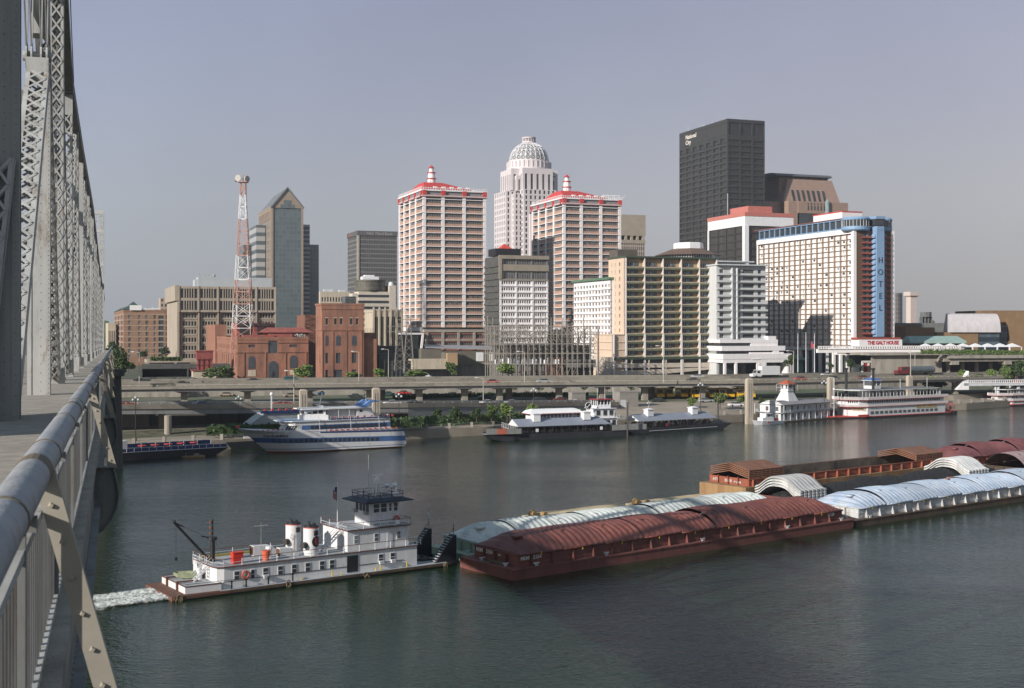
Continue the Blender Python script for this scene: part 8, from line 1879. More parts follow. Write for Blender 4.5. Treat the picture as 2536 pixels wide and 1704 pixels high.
foam('bow_ripple', 'small white ripples at the near corner of the red barge', tw(-2.5, -2.2), TWH, 30, 16, 9, 3.0, lambda x, y: .42 * math.exp(-((y - .4) / .25) ** 2) * min(1, x * 5, (1 - x) * 3), .04)
foam('side_ripple', 'thin broken foam along the towboat side', A0 + Vector((sin(TB) * 1.6, -cos(TB) * 1.6, .02)), TB, 80, 10, 32, 1.5, lambda x, y: .36 * math.exp(-((y - .8) / .3) ** 2) * min(1, x * 5, (1 - x) * 5), .03)
# ---------------------------------------------------------------- white and blue dinner ship
O = G(675, 1125); AN = R(30.0)
t = star = thing('dinner_ship', 'white dinner cruise ship with blue window bands, bow to the left', 'ship', O, AN)
shw = mat('ship_white', (.70, .70, .70), .4, .07, .8, streak=True); shb = mat('ship_blue', (.07, .15, .34), .5, .12, .6); lb = mat('deck_light_blue', (.22, .32, .45), .7, .1, .6)
# hull loft: levels of (z at bow, z at stern, bow x, stern x, material)
lev = [(-.4, -.4, .6, 31.0), (.3, .3, .2, 31.6), (.75, .62, -.4, 32.3), (.85, .75, -.5, 32.35), (2.35, 1.55, -2.35, 32.3), (3.45, 2.75, -3.5, 32.0), (4.45, 3.75, -5.0, 31.7), (5.9, 3.75, -7.0, 31.7)]
mt = [rust, shw, navy, shw, shb, shw, shw]
def hb(tt): return 4.5 * (1 - (1 - min(max(tt, 0) / 11.0, 1)) ** 2.2)
N_ = 34; q = MB(); V_ = []
for li, (zb_, zs_, x0, x1) in enumerate(lev):
 row = []
 for i in range(N_ + 1):
  f_ = i / N_; f2 = f_ ** 1.5; x = x0 + (x1 - x0) * f2; d_ = x - x0; z = zb_ + (zs_ - zb_) * min(1, (f2 ** .5 if li == 7 else f2)); row.append((x, max(.03, hb(d_) * (.86 if li == 0 else 1)), z))
 V_.append(row)
for li in range(7):
 q.use(mt[li])
 for i in range(N_):
  a, b, c, d = V_[li][i], V_[li][i + 1], V_[li + 1][i + 1], V_[li + 1][i]
  for s in (-1, 1): q.add([(p[0], 4.5 + s * p[1], p[2]) for p in (a, b, c, d)], [(0, 1, 2, 3)])
 a, d = V_[li][N_], V_[li + 1][N_]; q.add([(a[0], 4.5 - a[1], a[2]), (a[0], 4.5 + a[1], a[2]), (d[0], 4.5 + d[1], d[2]), (d[0], 4.5 - d[1], d[2])], [(0, 1, 2, 3)])
q.use(lb); r_ = V_[6]
for i in range(N_): a, b = r_[i], r_[i + 1]; q.add([(a[0], 4.5 - a[1], a[2] - .02), (b[0], 4.5 - b[1], b[2] - .02), (b[0], 4.5 + b[1], b[2] - .02), (a[0], 4.5 + a[1], a[2] - .02)], [(0, 1, 2, 3)])
q.build('hull', None, t, smooth=False)
for k in range(22):
 x = 1.0 + k * 1.14; z = 2.35 - (x + 2) * .0245 + .12;
 window_part(.80, .78, 'N', glass, t, (x, -.04 if x > 6 else 4.5 - hb(x + 2.9) - .06, z + .42))
for k in range(17):
 x = 9.4 + k * 1.1; window_part(.72, .8, 'N', glass, t, (x, .42, 5.45))
q = MB(); q.use(shw); q.prism([(5.2, .5), (28.6, .5), (28.6, 8.5), (5.2, 8.5), (3.6, 6.5), (3.6, 2.5)], 3.9, 4.95); q.prism([(5.4, .5), (28.5, .5), (28.5, 8.5), (5.4, 8.5), (3.8, 6.5), (3.8, 2.5)], 6.0, 6.85, None)
q.use(shb); q.prism([(7.0, .52), (28.4, .52), (28.4, 8.48), (7.0, 8.48)], 4.951, 5.999); q.use(shw); q.prism([(5.25, .55), (7.0, .55), (7.0, 8.45), (5.25, 8.45), (3.65, 6.5), (3.65, 2.5)], 4.951, 5.999, [(6.0, .55), (7.0, .55), (7.0, 8.45), (6.0, 8.45), (4.4, 6.5), (4.4, 2.5)]); q.build('saloon', None, t)
q = MB()
for k in range(4): f_ = k / 4 + .05; a = Vector((3.62, 2.5, 5.0)).lerp(Vector((5.22, .52, 5.0)), f_); b = Vector((3.62, 2.5, 5.0)).lerp(Vector((5.22, .52, 5.0)), f_ + .19); up = Vector((.72, .02, .95)); n_ = Vector((-.05, -.04, .0)); q.add([a + n_, b + n_, b + up + n_, a + up + n_], [(0, 1, 2, 3)])
q.build('front_windows', glass, t)
dk3 = [(4.6, .2), (28.3, .2), (28.3, 8.8), (4.6, 8.8), (2.4, 6.6), (2.2, 4.5), (2.4, 2.4)]
q = MB(); q.prism(dk3, 6.86, 7.02); q.build('top_deck', shw, t); q = MB(); q.prism([(4.7, .4), (12.5, .4), (12.5, 8.6), (4.7, 8.6), (2.6, 6.5), (2.6, 2.5)], 7.021, 7.04); q.build('foredeck_cover', lb, t)
q = MB(); q.use(navy); q.box(13.6, .22, 7.022, 28.2, .26, 7.4);
q.use(shw); rail(q, [(13.6, .24), (28.2, .24), (28.2, 8.7)], 7.02, .75, 1.4, .045, 2)
for x in (11.0, 18.5, 25.5): q.bar((x, -.02, 4.4), (x, .2, 7.7), .07)
q.build('top_rail', None, t)
q = MB(); q.use(navy); zr = lambda x: 4.45 - .7 * max(0, (x + 5)) / 36.7
for a, b in ((-3.4, 4), (4, 14), (14, 24), (24, 31.5)): ya = 4.5 - hb(a + 5) - .03; yb = 4.5 - hb(b + 5) - .03; q.add([(a, ya, zr(a) + .02), (b, yb, zr(b) + .02), (b, yb, zr(b) + .40), (a, ya, zr(a) + .40)], [(0, 1, 2, 3)])
q.use(shw); rail(q, [(a, 4.5 - hb(a + 5) + .02, zr(a)) for a in (-3.4, 0, 4, 14, 24, 31.5)], 0, .8, 1.5, .045, 2); q.build('main_rail', None, t)
q = MB()
for k in range(9): q.box(14.8 + k * 1.75, .35, 7.3, 15.3 + k * 1.75, .6, 7.75)
for k in range(13): q.box(13.5 + k * 1.35, .08, zr(14) + .42, 14.0 + k * 1.35, .38, zr(14) + .75)
for k in range(6): q.box(-2.5 + k * 1.2, 3.2 + k * .1, 4.9, -1.9 + k * 1.2, 3.5 + k * .1, 5.15)
tag(q.build('red_seats', redp, t), kind='stuff')
q = MB(); q.prism([(8.0, 3.0), (13.4, .9), (13.4, 8.1), (8.0, 6.0)], 7.04, 8.1); q.prism([(8.6, 2.9), (13.4, 1.5), (13.4, 7.5), (8.6, 6.1)], 8.1, 9.35, [(8.3, 2.6), (13.4, 1.5), (13.4, 7.5), (8.3, 6.4)]); q.box(20.6, 1.4, 7.02, 24.2, 7.6, 9.35); q.prism([(24.2, 1.4), (24.9, 1.4), (24.9, 7.6), (24.2, 7.6)], 7.02, 9.35, [(24.2, 1.4), (24.3, 1.4), (24.3, 7.6), (24.2, 7.6)]); q.build('wheelhouse', shw, t)
q = MB(); q.prism([(7.4, 1.8), (13.6, 1.0), (24.3, 1.0), (24.3, 8.0), (13.6, 8.0), (7.4, 7.2)], 9.36, 9.6); q.build('canopy_roof', shw, t)
q = MB()
for k in range(5): y = 3.1 + k * .68; q.add([(8.53 - .0, y, 8.35), (8.53, y + .5, 8.35), (8.35, y + .5, 9.15), (8.35, y, 9.15)], [(0, 1, 2, 3)])
for k in range(3): x = 9.0 + k * 1.25; y = 2.88 - (x - 8.6) * .29; q.add([(x, y - .08, 8.4), (x + .9, y - .34, 8.4), (x + .9, y - .34, 9.15), (x, y - .12, 9.15)], [(0, 1, 2, 3)])
q.box(13.0, 1.4, 8.2, 13.39, 1.5, 9.1); q.box(21.2, 1.36, 8.5, 21.9, 1.398, 9.05); q.build('wheelhouse_windows', glass, t)
q = MB(); q.box(13.41, 2.4, 7.03, 20.5, 2.6, 9.3); q.build('bar_wall', gwhite, t)
q = MB()
for x in (16, 18.6): q.bar((x, 1.2, 7.02), (x, 1.2, 9.36), .09)
q.bar((12.6, 4.5, 9.6), (13.3, 4.5, 13.0), .18); q.bar((11.6, 4.5, 10.3), (13.0, 4.5, 10.4), .16); q.box(12.3, 4.0, 9.6, 13.4, 5, 10.1); q.bar((23.4, 3, 9.6), (23.5, 3, 12.4), .06); q.build('mast', shw, t)
for y in (2.4, 6.4): q = MB(); q.add([(21.9, y - .5, 9.6), (23.4, y - .5, 9.6), (25.4, y - .5, 11.1), (24.0, y - .5, 11.0), (21.9, y + .5, 9.6), (23.4, y + .5, 9.6), (25.4, y + .5, 11.1), (24.0, y + .5, 11.0)], [(0, 1, 2, 3), (7, 6, 5, 4), (3, 2, 6, 7), (0, 3, 7, 4), (1, 5, 6, 2)]); q.box(24.6, y - .25, 10.7, 26.6, y + .25, 10.95); q.build('funnel', mat('funnel_blue', (.12, .24, .50), .5, .1, 1), t)
text('STAR OF LOUISVILLE', .72, mat('ship_letter_blue', (.03, .04, .09), .5, .02), t, (-1.6, 1.48, 3.62), (R(90), 0, R(-14)), ext=.03, bold=.02, sx=.82); text('M.V.', .3, MATS['ship_letter_blue'], t, (1.9, .52, 4.42), (R(90), 0, R(-8)), ext=.03)
q = MB(); q.box(-6.75, 4.1, 5.75, -6.1, 4.9, 6.2); q.build('bow_badge', redp, t)
# landing barge behind the bow and the dark dining barge
t = thing('landing_stage', 'grey sloped landing stage with a navy awning behind the bow of the dinner ship', 'landing stage', G(575, 1112), R(33))
q = MB(); q.xz([(0, -.2), (24, -.2), (26, 1.6), (-1.5, 1.6)], 0, 9); q.build('hull', mat('near_black_hull', (.02, .022, .026), .7, .3, .4), t)
q = MB(); q.xz([(.4, 1.6), (13, 1.6), (22, 1.6), (22, 7.6), (9.2, 7.6)], 3, 8); q.xz([(.2, 1.6), (.6, 1.6), (9.5, 7.7), (9.0, 7.7)], 2.8, 3.0); q.build('sloped_hall', mat('landing_grey', (.40, .42, .43), .7, .08, .5), t)
q = MB(); q.prism([(3.4, 1.2), (7.6, 1.2), (7.6, 3), (3.4, 3)], 3.9, 4.9, [(4.0, 2.6), (7.4, 2.6), (7.4, 3), (4.0, 3)]); q.build('awning', navy, t)
q = MB(); q.box(8.0, 2.7, 7.6, 22, 2.76, 8.2); rail(q, [(7.8, 2.7), (22, 2.7)], 7.6, 1.2, 1.6, .06); q.build('roof_deck_rail', navy, t)
q = MB()
for k in range(7): q.box(9 + k * 1.8, 3.0, 8.1, 9.6 + k * 1.8, 3.4, 8.6)
tag(q.build('red_seats', redp, t), kind='stuff')
q = MB(); q.box(3, .5, 1.6, 8.5, .7, 2.7); q.bar((11.2, 4, 7.6), (11.2, 4, 12.0), .25); q.sphere((11.2, 4, 12.1), .45); q.build('white_gear', white, t)
t = thing('floating_terrace', 'near black barge with a navy railed terrace and red tables, beside the stone bridge pier', 'barge', (-80.7, 258.7, 0), R(40))
q = MB(); q.xz([(-6, -.3), (20.3, -.3), (23.6, 1.3), (23.6, 1.7), (-6, 1.95)], 0, 8); q.build('hull', MATS['near_black_hull'], t)
q = MB(); q.add([(-6, -.05, 1.95), (23.4, -.05, 1.65), (23.4, -.05, 2.3), (-6, -.05, 2.55), (-6, 0, 1.95), (23.4, 0, 1.65), (23.4, 0, 2.3), (-6, 0, 2.55)], [(0, 1, 2, 3), (7, 6, 5, 4), (3, 2, 6, 7)]); q.add([(-6, 7.8, 1.95), (23.4, 7.8, 1.65), (23.4, 7.8, 2.6), (-6, 7.8, 2.9)], [(0, 1, 2, 3)]); q.build('navy_screen', navy, t)
q = MB(); rail(q, [(-6, -.08, 1.95), (23.4, -.08, 1.65)], 0, .8, 1.6, .06, 1); q.add([(-6, -.07, 1.80), (23.4, -.07, 1.50), (23.4, -.07, 1.62), (-6, -.07, 1.93)], [(0, 1, 2, 3)]); rail(q, [(-6, 7.7, 1.95), (23.4, 7.7, 1.65)], 0, 1.2, 3.2, .07, 1); q.box(1.0, 4, 1.8, 2.4, 5.4, 3.9); q.build('white_rail', white, t)
for k, x in enumerate((8.3, 11.3, 14.3, 17.3, 5.4)): q = MB(); q.lathe([(.9, 2.6), (.95, 2.75)], (x, 3.5), 10); q.bar((x, 3.5, 1.7), (x, 3.5, 2.6), .15); q.build('red_table', redp, t)
t = thing('work_float', 'small weathered raft moored against the side of the dark terrace barge', 'raft', G(455, 1135), R(36)); q = MB(); q.box(0, 0, -.1, 4.8, 1.4, .35); q.build('deck', hull_tan, t); q = MB(); q.box(2.6, .4, .35, 3.6, 1.0, .75); q.bar((.6, .3, .35), (.6, .3, 1.1), .1); q.build('gear', conc, t)
# ---------------------------------------------------------------- white roofed dining boat
O = Vector((-2.0, 305.8, 0)); AN = R(23.6)
t = thing('dining_boat', 'black hulled dining boat with grey awning roof, white roofed cabin and anchor sign', 'boat', O, AN)
bh = MATS['near_black_hull']; gro = mat('blue_grey_awning', (.23, .25, .30), .6, .08, .5)
q = MB(); q.xz([(1.8, -.3), (34, -.3), (35.3, 1.5), (-1.5, 1.45), (-1.5, .9)], 0, 10);
q.build('hull', bh, t)
def awning(x0, x1, v0, v1, ze, zr_, gable=1.6):
 vm = (v0 + v1) / 2; q = MB(); q.add([(x0 + .0, v0, ze), (x1 + gable, v0, ze), (x1 - .3, vm, zr_), (x0 - gable * .2, vm, zr_), (x0, v1, ze), (x1 + gable, v1, ze)], [(0, 1, 2, 3), (3, 2, 5, 4), (1, 5, 2)]); q.add([(x0, v0, ze - .12), (x1 + gable, v0, ze - .12), (x1 + gable, v0, ze - .003), (x0, v0, ze - .003)], [(0, 1, 2, 3)]); o1 = q.build('awning_roof', gro, t)
 q = MB(); q.add([(x0 - .03, v0, ze), (x0 - gable * .2 - .03, vm, zr_), (x0 - .03, v1, ze), (x0 + .15, v0, ze - .05), (x0 + .1, vm, zr_ - .1), (x0 + .15, v1, ze - .05)], [(0, 1, 2), (5, 4, 3), (0, 3, 4, 1), (1, 4, 5, 2)]); q.build('gable', white, t)
 q = MB(); x = x0 + .4
 while x < x1 + gable: q.bar((x, v0 + .25, 1.4), (x, v0 + .25, ze), .08); x += 2.3
 q.build('awning_posts', bronze, t)
awning(4.0, 28.2, .2, 6.6, 3.35, 5.0)
def cupola(x, v, z0_, z1_):
 q = MB(); q.box(x - .95, v - .95, z0_, x + .95, v + .95, z1_ - .35); q.box(x - 1.15, v - 1.15, z1_ - .35, x + 1.15, v + 1.15, z1_ - .2); q.prism([(x - 1.05, v - 1.05), (x + 1.05, v - 1.05), (x + 1.05, v + 1.05), (x - 1.05, v + 1.05)], z1_ - .2, z1_ + .1, [(x - .1, v - .1), (x + .1, v - .1), (x + .1, v + .1), (x - .1, v + .1)]); return q.build('cupola', white, t)
cupola(9.8, 2.7, 4.3, 6.5); cupola(23.9, 2.7, 4.4, 6.6)
q = MB(); q.box(10.2, 5.2, 1.45, 23.6, 9.6, 5.95); q.build('cabin', white, t)
q = MB(); q.prism([(9.2, 4.8), (24.4, 4.8), (24.4, 10), (9.2, 10)], 5.96, 6.7, [(9.8, 5.6), (23.8, 5.6), (23.8, 9.2), (9.8, 9.2)]); q.prism([(9.8, 5.6), (23.8, 5.6), (23.8, 9.2), (9.8, 9.2)], 6.701, 7.1, [(10.8, 6.6), (22.8, 6.6), (22.8, 8.2), (10.8, 8.2)]); q.build('cabin_roof', mat('bright_white_roof', (.80, .80, .80), .6, .03, .5), t)
q = MB(); q.box(9.1, 4.7, 5.92, 24.5, 4.79, 6.08); q.box(9.05, 4.8, 5.92, 9.15, 10, 6.08); q.build('red_trim', mat('maroon_trim', (.28, .04, .05), .6, .1, 1), t)
for k in range(12): window_part(.86, 1.05, 'N', glass, t, (11.4 + k * 1.05, 5.13, 5.25))
q = MB(); q.box(6, 5.0, 1.45, 24, 5.1, 3.4); q.build('inner_wall', cream, t)
rd = random.Random(3); q = MB()
for k in range(150): x = rd.uniform(4.5, 34); v = rd.uniform(.5, 4.5); q.box(x - .2, v - .2, 1.45, x + .2, v + .2, 2.2); q.box(x - .2, v + .15, 2.2, x + .2, v + .2, 2.7)
tag(q.build('black_chairs', black, t), kind='stuff')
q = MB(); rail(q, [(4, .08), (35, .08)], 1.5, .8, .5, .035, 2); q.build('deck_rail', bronze, t)
q = MB(); q.box(26.0, 4.6, 1.5, 34, 9.6, 4.4); q.box(27.6, 5.0, 4.4, 33.5, 9.6, 6.85); q.box(28.6, 5.4, 6.9, 32.6, 9.0, 7.6);
for x in (28.7, 29.6, 30.6, 31.6, 32.4): q.box(x, 5.42, 7.6, x + .18, 5.6, 9.1)
for y in (6.2, 7.4, 8.8): q.box(28.62, y, 7.6, 28.8, y + .2, 9.1)
q.box(27.2, 4.6, 6.85, 34, 9.9, 6.95); q.box(25.8, 4.2, 4.4, 34.6, 9.9, 4.52); rail(q, [(25.8, 4.25), (34.6, 4.25)], 4.5, .7, .8, .05); q.box(29, 5.5, 7.6, 32.4, 5.58, 7.9); q.build('wheelhouse', white, t)
q = MB(); q.box(28.8, 5.62, 7.6, 32.4, 8.9, 9.1);
for x in (26.6, 28.8, 30.9, 32.6): q.box(x, 4.54, 2.4, x + 1.0, 4.597, 3.9)
for x in (28.2, 30.2, 32): q.box(x, 4.94, 5.0, x + 1.1, 4.997, 6.4)
q.build('wheelhouse_glass', glass, t)
q = MB(); q.box(28.2, 5.0, 9.1, 33.1, 9.4, 9.3); q.build('wheelhouse_roof', MATS['maroon_trim'], t)
q = MB(); q.use(black); q.tube((25.6, 4.5, 7.7), (25.6, 4.42, 7.7), 1.0, n=20); q.use(white); q.torus((25.6, 4.40, 7.7), .92, .08, (0, 1, 0), 20, 5); q.bar((25.15, 4.38, 7.3), (26.05, 4.38, 8.15), .12); q.bar((25.0, 4.38, 7.7), (25.2, 4.38, 7.2), .1); q.bar((25.2, 4.38, 7.2), (25.7, 4.38, 7.1), .1); q.bar((25.7, 4.38, 8.2), (26.1, 4.38, 7.8), .08); q.bar((25.6, 4.5, 6.0), (25.6, 4.5, 6.8), .12); q.build('anchor_sign', None, t)
q = MB();
for x in (28.6, 30.8, 33.2): q.bar((x, 5.3, 9.3), (x, 5.3, 12.3), .07)
q.build('flag_staffs', white, t)
q = MB(); q.use(mat('panel_grey', (.24, .24, .23), .8, .15, .5)); q.box(-5.0, -1.0, 1.75, -2.2, -.9, 3.2); q.box(.3, -1.0, 1.7, 4.3, -.9, 3.0); q.box(-5.0, -.9, 1.7, 4.3, 2.2, 1.8); q.box(30.0, -.3, 1.6, 40, -.2, 3.0); q.use(mat('panel_orange', (.48, .13, .07), .7, .12, .8)); q.box(-2.2, -1.02, 1.72, .3, -.92, 3.1); q.build('gangway_panels', None, t)
q = MB(); q.xz([(-3.0, .4), (0, -.1), (2.5, -.1), (2.5, .9), (-4.5, 1.65)], -.8, 3); q.build('gangway_float', bh, t)
q = MB()
for k in range(9): q.bar((0 + k * .45, 1.2, 3.0 + .18 * (8 - k)), (0 + k * .45, 1.2, 1.8 + .16 * (8 - k)), .07)
q.bar((0, 1.2, 4.5), (3.8, 1.2, 3.1), .1); q.bar((0, 1.2, 3.5), (3.8, 1.2, 2.1), .1); q.build('white_steps_rail', white, t)
for x in (9.0, 27.0): q = MB(); q.box(x - .35, -.12, 1.9, x + .35, -.02, 2.7); q.build('notice_board', white, t)
# pilings
for px_, top_, l_ in ((1264, 1017, 'thin dark mooring pile left of the grey awning gable'), (1554, 995, 'thin dark mooring pile between the two awning roofed boats'), (1778, 985, 'thin dark pile behind the right end of the open barge')):
 p = G(px_, 1082 if px_ < 1700 else 1050, 0); tt_ = thing('mooring_pile', l_, 'pile', p, 0, 'dark mooring piles'); q = MB(); q.tube((0, 0, -1), (0, 0, ZT(top_, p.y)), .22, n=8); q.build('pile', bronze, tt_); q = MB(); q.tube((0, 0, ZT(top_, p.y) - .01), (0, 0, ZT(top_, p.y) + .15), .26, .1, n=8); q.build('cap', steel, tt_)
# ---- second open barge
t = thing('open_dining_barge', 'black open sided barge with a grey awning roof and two white cupolas', 'boat', (31.1, 325.8, 0), R(31.4))
q = MB(); q.xz([(2, -.3), (31, -.3), (35.0, 1.6), (-.6, 1.3), (-.6, .8)], 0, 9.5); q.build('hull', bh, t)
awning(3.0, 28.4, .3, 6.6, 3.2, 4.8); cupola(8.2, 3.0, 4.2, 6.3); cupola(23.4, 3.0, 4.2, 6.3)
q = MB(); q.bar((6.2, -.08, .55), (29.5, -.08, .75), .12); q.build('rub_rail', gwhite, t)
q = MB()
for k in range(120): x = rd.uniform(2, 30); v = rd.uniform(.8, 6); q.box(x - .2, v - .2, 1.45, x + .2, v + .2, 2.2); q.box(x - .2, v + .15, 2.2, x + .2, v + .2, 2.6)
tag(q.build('black_chairs', black, t), kind='stuff')
q = MB()
for k in range(26): x = rd.uniform(13, 29); v = rd.uniform(1, 3); q.box(x - .15, v - .15, 1.9, x + .15, v + .15, 2.5)
q.box(8.6, 2, 1.5, 10.0, 3, 2.7); tag(q.build('pale_table_settings', gwhite, t), kind='stuff')
q = MB(); q.box(12, .3, 1.5, 13, .5, 2.3); q.box(20, 3, 1.5, 24, 3.2, 2.5); q.build('red_screens', MATS['maroon_trim'], t)
q = MB(); rail(q, [(2, .1), (33, .1)], 1.5, .8, .6, .035, 2); q.build('deck_rail', bronze, t); q = MB(); q.box(-1.5, .1, 1.5, 4, .2, 2.7); q.box(30, 2, 1.6, 34, 2.1, 2.6); q.build('grey_panels', MATS['panel_grey'], t)
q = MB(); q.bar((8.2, 3, 6.4), (8.2, 3, 8.4), .08); q.sphere((7.9, 3, 7.7), .22); q.sphere((8.5, 3, 7.7), .22); q.build('globe_lamp', gwhite, t)
# ---------------------------------------------------------------- white floating station with lookout tower
t = thing('floating_station', 'two storey white floating station with a flared lookout tower and red tower roof', 'boat', (79.8, 365.9, 0), R(41.2)); WN = 10.1; LN = 25.2
q = MB(); q.box(-.4, -1.0, -.4, LN + .8, WN + .4, .42); q.build('hull', hull_dk, t)
q = MB(); q.box(0, .9, .42, LN - .3, WN - 1.6, 5.2); q.add([(-.05, 0, 5.2), (-.05, WN - 1.6, 5.2)] + [(-.05, (WN - 1.6) * (1 - k / 8), 5.2 + 1.2 * sin(pi * k / 8)) for k in range(1, 8)], [tuple(range(9))]); q.build('wall', tww, t)
q = MB(); nn_ = 8; q.add([(x, WN * (k / nn_) - .3 - (.3 if k == 0 else 0), 5.2 + .9 * sin(pi * k / nn_)) for x in (-.3, LN + .3) for k in range(nn_ + 1)], [(k, k + 10 - 1, k + 10, k + 1) for k in range(nn_)]); q.box(-.3, -.4, 5.08, LN + .3, WN, 5.2); q.build('roof', mat('station_roof', (.24, .23, .24), .8, .12, .4), t)
q = MB(); q.box(-.2, -.3, 2.7, LN + .2, .88, 2.85); q.box(-.2, WN - 1.6, 2.7, LN, WN + .1, 2.85); q.box(-.2, -.3, .42, LN + .2, .88, .50); q.box(-.6, -.3, 2.68, -.01, WN, 2.83); q.build('balcony_floor', mat('station_blue_grey', (.26, .29, .31), .7, .08, .5), t)
q = MB()
for k in range(9): x = .1 + k * 3.12; q.bar((x, -.2, .5), (x, -.2, 5.1), .13)
rail(q, [(0, -.22), (LN, -.22)], 2.85, .75, 1.0, .04, 2); q.bar((-.5, WN - .1, .5), (-.5, WN - .1, 5.2), .12); rail(q, [(-.5, WN), (-.5, WN - 1.4)], 2.85, .7, .5, .05); q.build('posts', white, t)
for k, (x, w_, dz) in enumerate(((2.0, .9, 0), (5.5, .8, -.1), (8.2, 1.0, 0), (11.4, .7, 0), (14.2, .9, 0), (17.6, .9, -.1), (20.0, .8, 0), (22.4, .9, 0))):
 window_part(w_, 1.25 if dz == 0 else 1.8, 'N', glassg, t, (x, .82, 3.95 + dz)); window_part(w_, 1.2 if k % 2 else 1.8, 'N', glassg, t, (x + .5, .82, 1.75 - (.0 if k % 2 else .25)))
for v in (2.2, 5.8): window_part(.9, 1.2, 'E', glassg, t, (-.12, v, 3.9)); window_part(.8, 1.2, 'E', glassg, t, (-.12, v, 1.7))
xt, vt = 8.6, 5.0
q = MB(); q.prism([(xt - 2.4, vt - 2.4), (xt + 2.4, vt - 2.4), (xt + 2.4, vt + 2.4), (xt - 2.4, vt + 2.4)], 5.9, 8.8, [(xt - 1.25, vt - 1.25), (xt + 1.25, vt - 1.25), (xt + 1.25, vt + 1.25), (xt - 1.25, vt + 1.25)]); q.box(xt - 1.5, vt - 1.5, 8.8, xt + 1.5, vt + 1.5, 9.05); q.box(xt - 1.3, vt - 1.3, 9.05, xt + 1.3, vt + 1.3, 9.6)
for sx in (-1.3, 1.1):
 for sy in (-1.3, 1.1): q.box(xt + sx, vt + sy, 9.6, xt + sx + .2, vt + sy + .2, 10.9)
q.box(xt - 1.3, vt - .5, 9.6, xt - 1.2, vt + .4, 10.9); q.build('lookout_tower', tww, t)
q = MB(); q.box(xt - 1.15, vt - 1.15, 9.6, xt + 1.15, vt + 1.15, 10.9); q.build('lookout_glass', glassg, t)
q = MB(); q.box(xt - 2.0, vt - 2.0, 10.9, xt + 2.0, vt + 2.0, 11.02); q.prism([(xt - 1.9, vt - 1.9), (xt + 1.9, vt - 1.9), (xt + 1.9, vt + 1.9), (xt - 1.9, vt + 1.9)], 11.02, 12.2, [(xt - .15, vt - .15), (xt + .15, vt - .15), (xt + .15, vt + .15), (xt - .15, vt + .15)]); q.build('lookout_roof', mat('terracotta_roof', (.36, .09, .045), .8, .1, .8), t)
q = MB(); rail(q, [(xt - 2.2, vt + 2.2), (xt - 2.2, vt - 2.2), (xt + 2.2, vt - 2.2)], 8.9, 2.0, 4.4, .06, 2); q.build('lookout_rail', gwhite, t)
q = MB(); q.tube((1.5, 4, 5.9), (1.5, 4, 7.2), .18, n=8); q.tube((1.5, 4, 7.2), (1.5, 4, 7.35), .35, n=8); q.build('roof_vent', steel, t)
# patrol boat
p = G(1879, 1053.5); t = thing('patrol_boat', 'small white patrol boat with an orange stripe moored before the floating station', 'boat', p, R(37))
q = MB(); S_ = [(-1.3, .05, 1.55), (0, .7, 1.35), (2, 1.3, 1.15), (5, 1.5, 1.0), (11.0, 1.4, .8)]
vs = []
for x, w_, z in S_: vs += [(x, 1.5 - w_, z), (x + (1.0 if x < 1 else 0), 1.5 - w_ * .8, -.2), (x + (1.0 if x < 1 else 0), 1.5 + w_ * .8, -.2), (x, 1.5 + w_, z)]
q.add(vs, [(i * 4 + j, i * 4 + 4 + j, i * 4 + 5 + j, i * 4 + 1 + j) for i in range(4) for j in range(3)] + [(i * 4, i * 4 + 3, i * 4 + 7, i * 4 + 4) for i in range(4)] + [(16, 17, 18, 19)]); q.build('hull', white, t)
q = MB(); q.prism([(2.3, .5), (6.8, .35), (6.8, 2.65), (2.3, 2.5)], 1.0, 2.0); q.prism([(3.3, .5), (6.2, .4), (6.2, 2.6), (3.3, 2.5)], 2.0, 3.1, [(3.9, .6), (6.2, .5), (6.2, 2.5), (3.9, 2.4)]); q.box(3.6, .4, 3.1, 6.5, 2.6, 3.2); q.build('cabin', white, t)
q = MB()
for x in (4.2, 4.9, 5.6): q.box(x, .43, 2.3, x + .5, .5, 2.9)
q.build('cabin_windows', glass, t)
q = MB(); q.box(3.9, .16, .45, 4.5, .2, 1.0) if False else q.box(3.9, -.02, .35, 4.5, .05, .98); q.box(8.2, .8, .95, 9.4, 1.6, 1.6); q.build('orange_stripe', redp, t)
q = MB(); q.bar((5, 1.5, 3.2), (5, 1.5, 5.0), .06); q.bar((4.4, 1.5, 4.2), (5.6, 1.5, 4.2), .05); q.build('mast', redp, t)
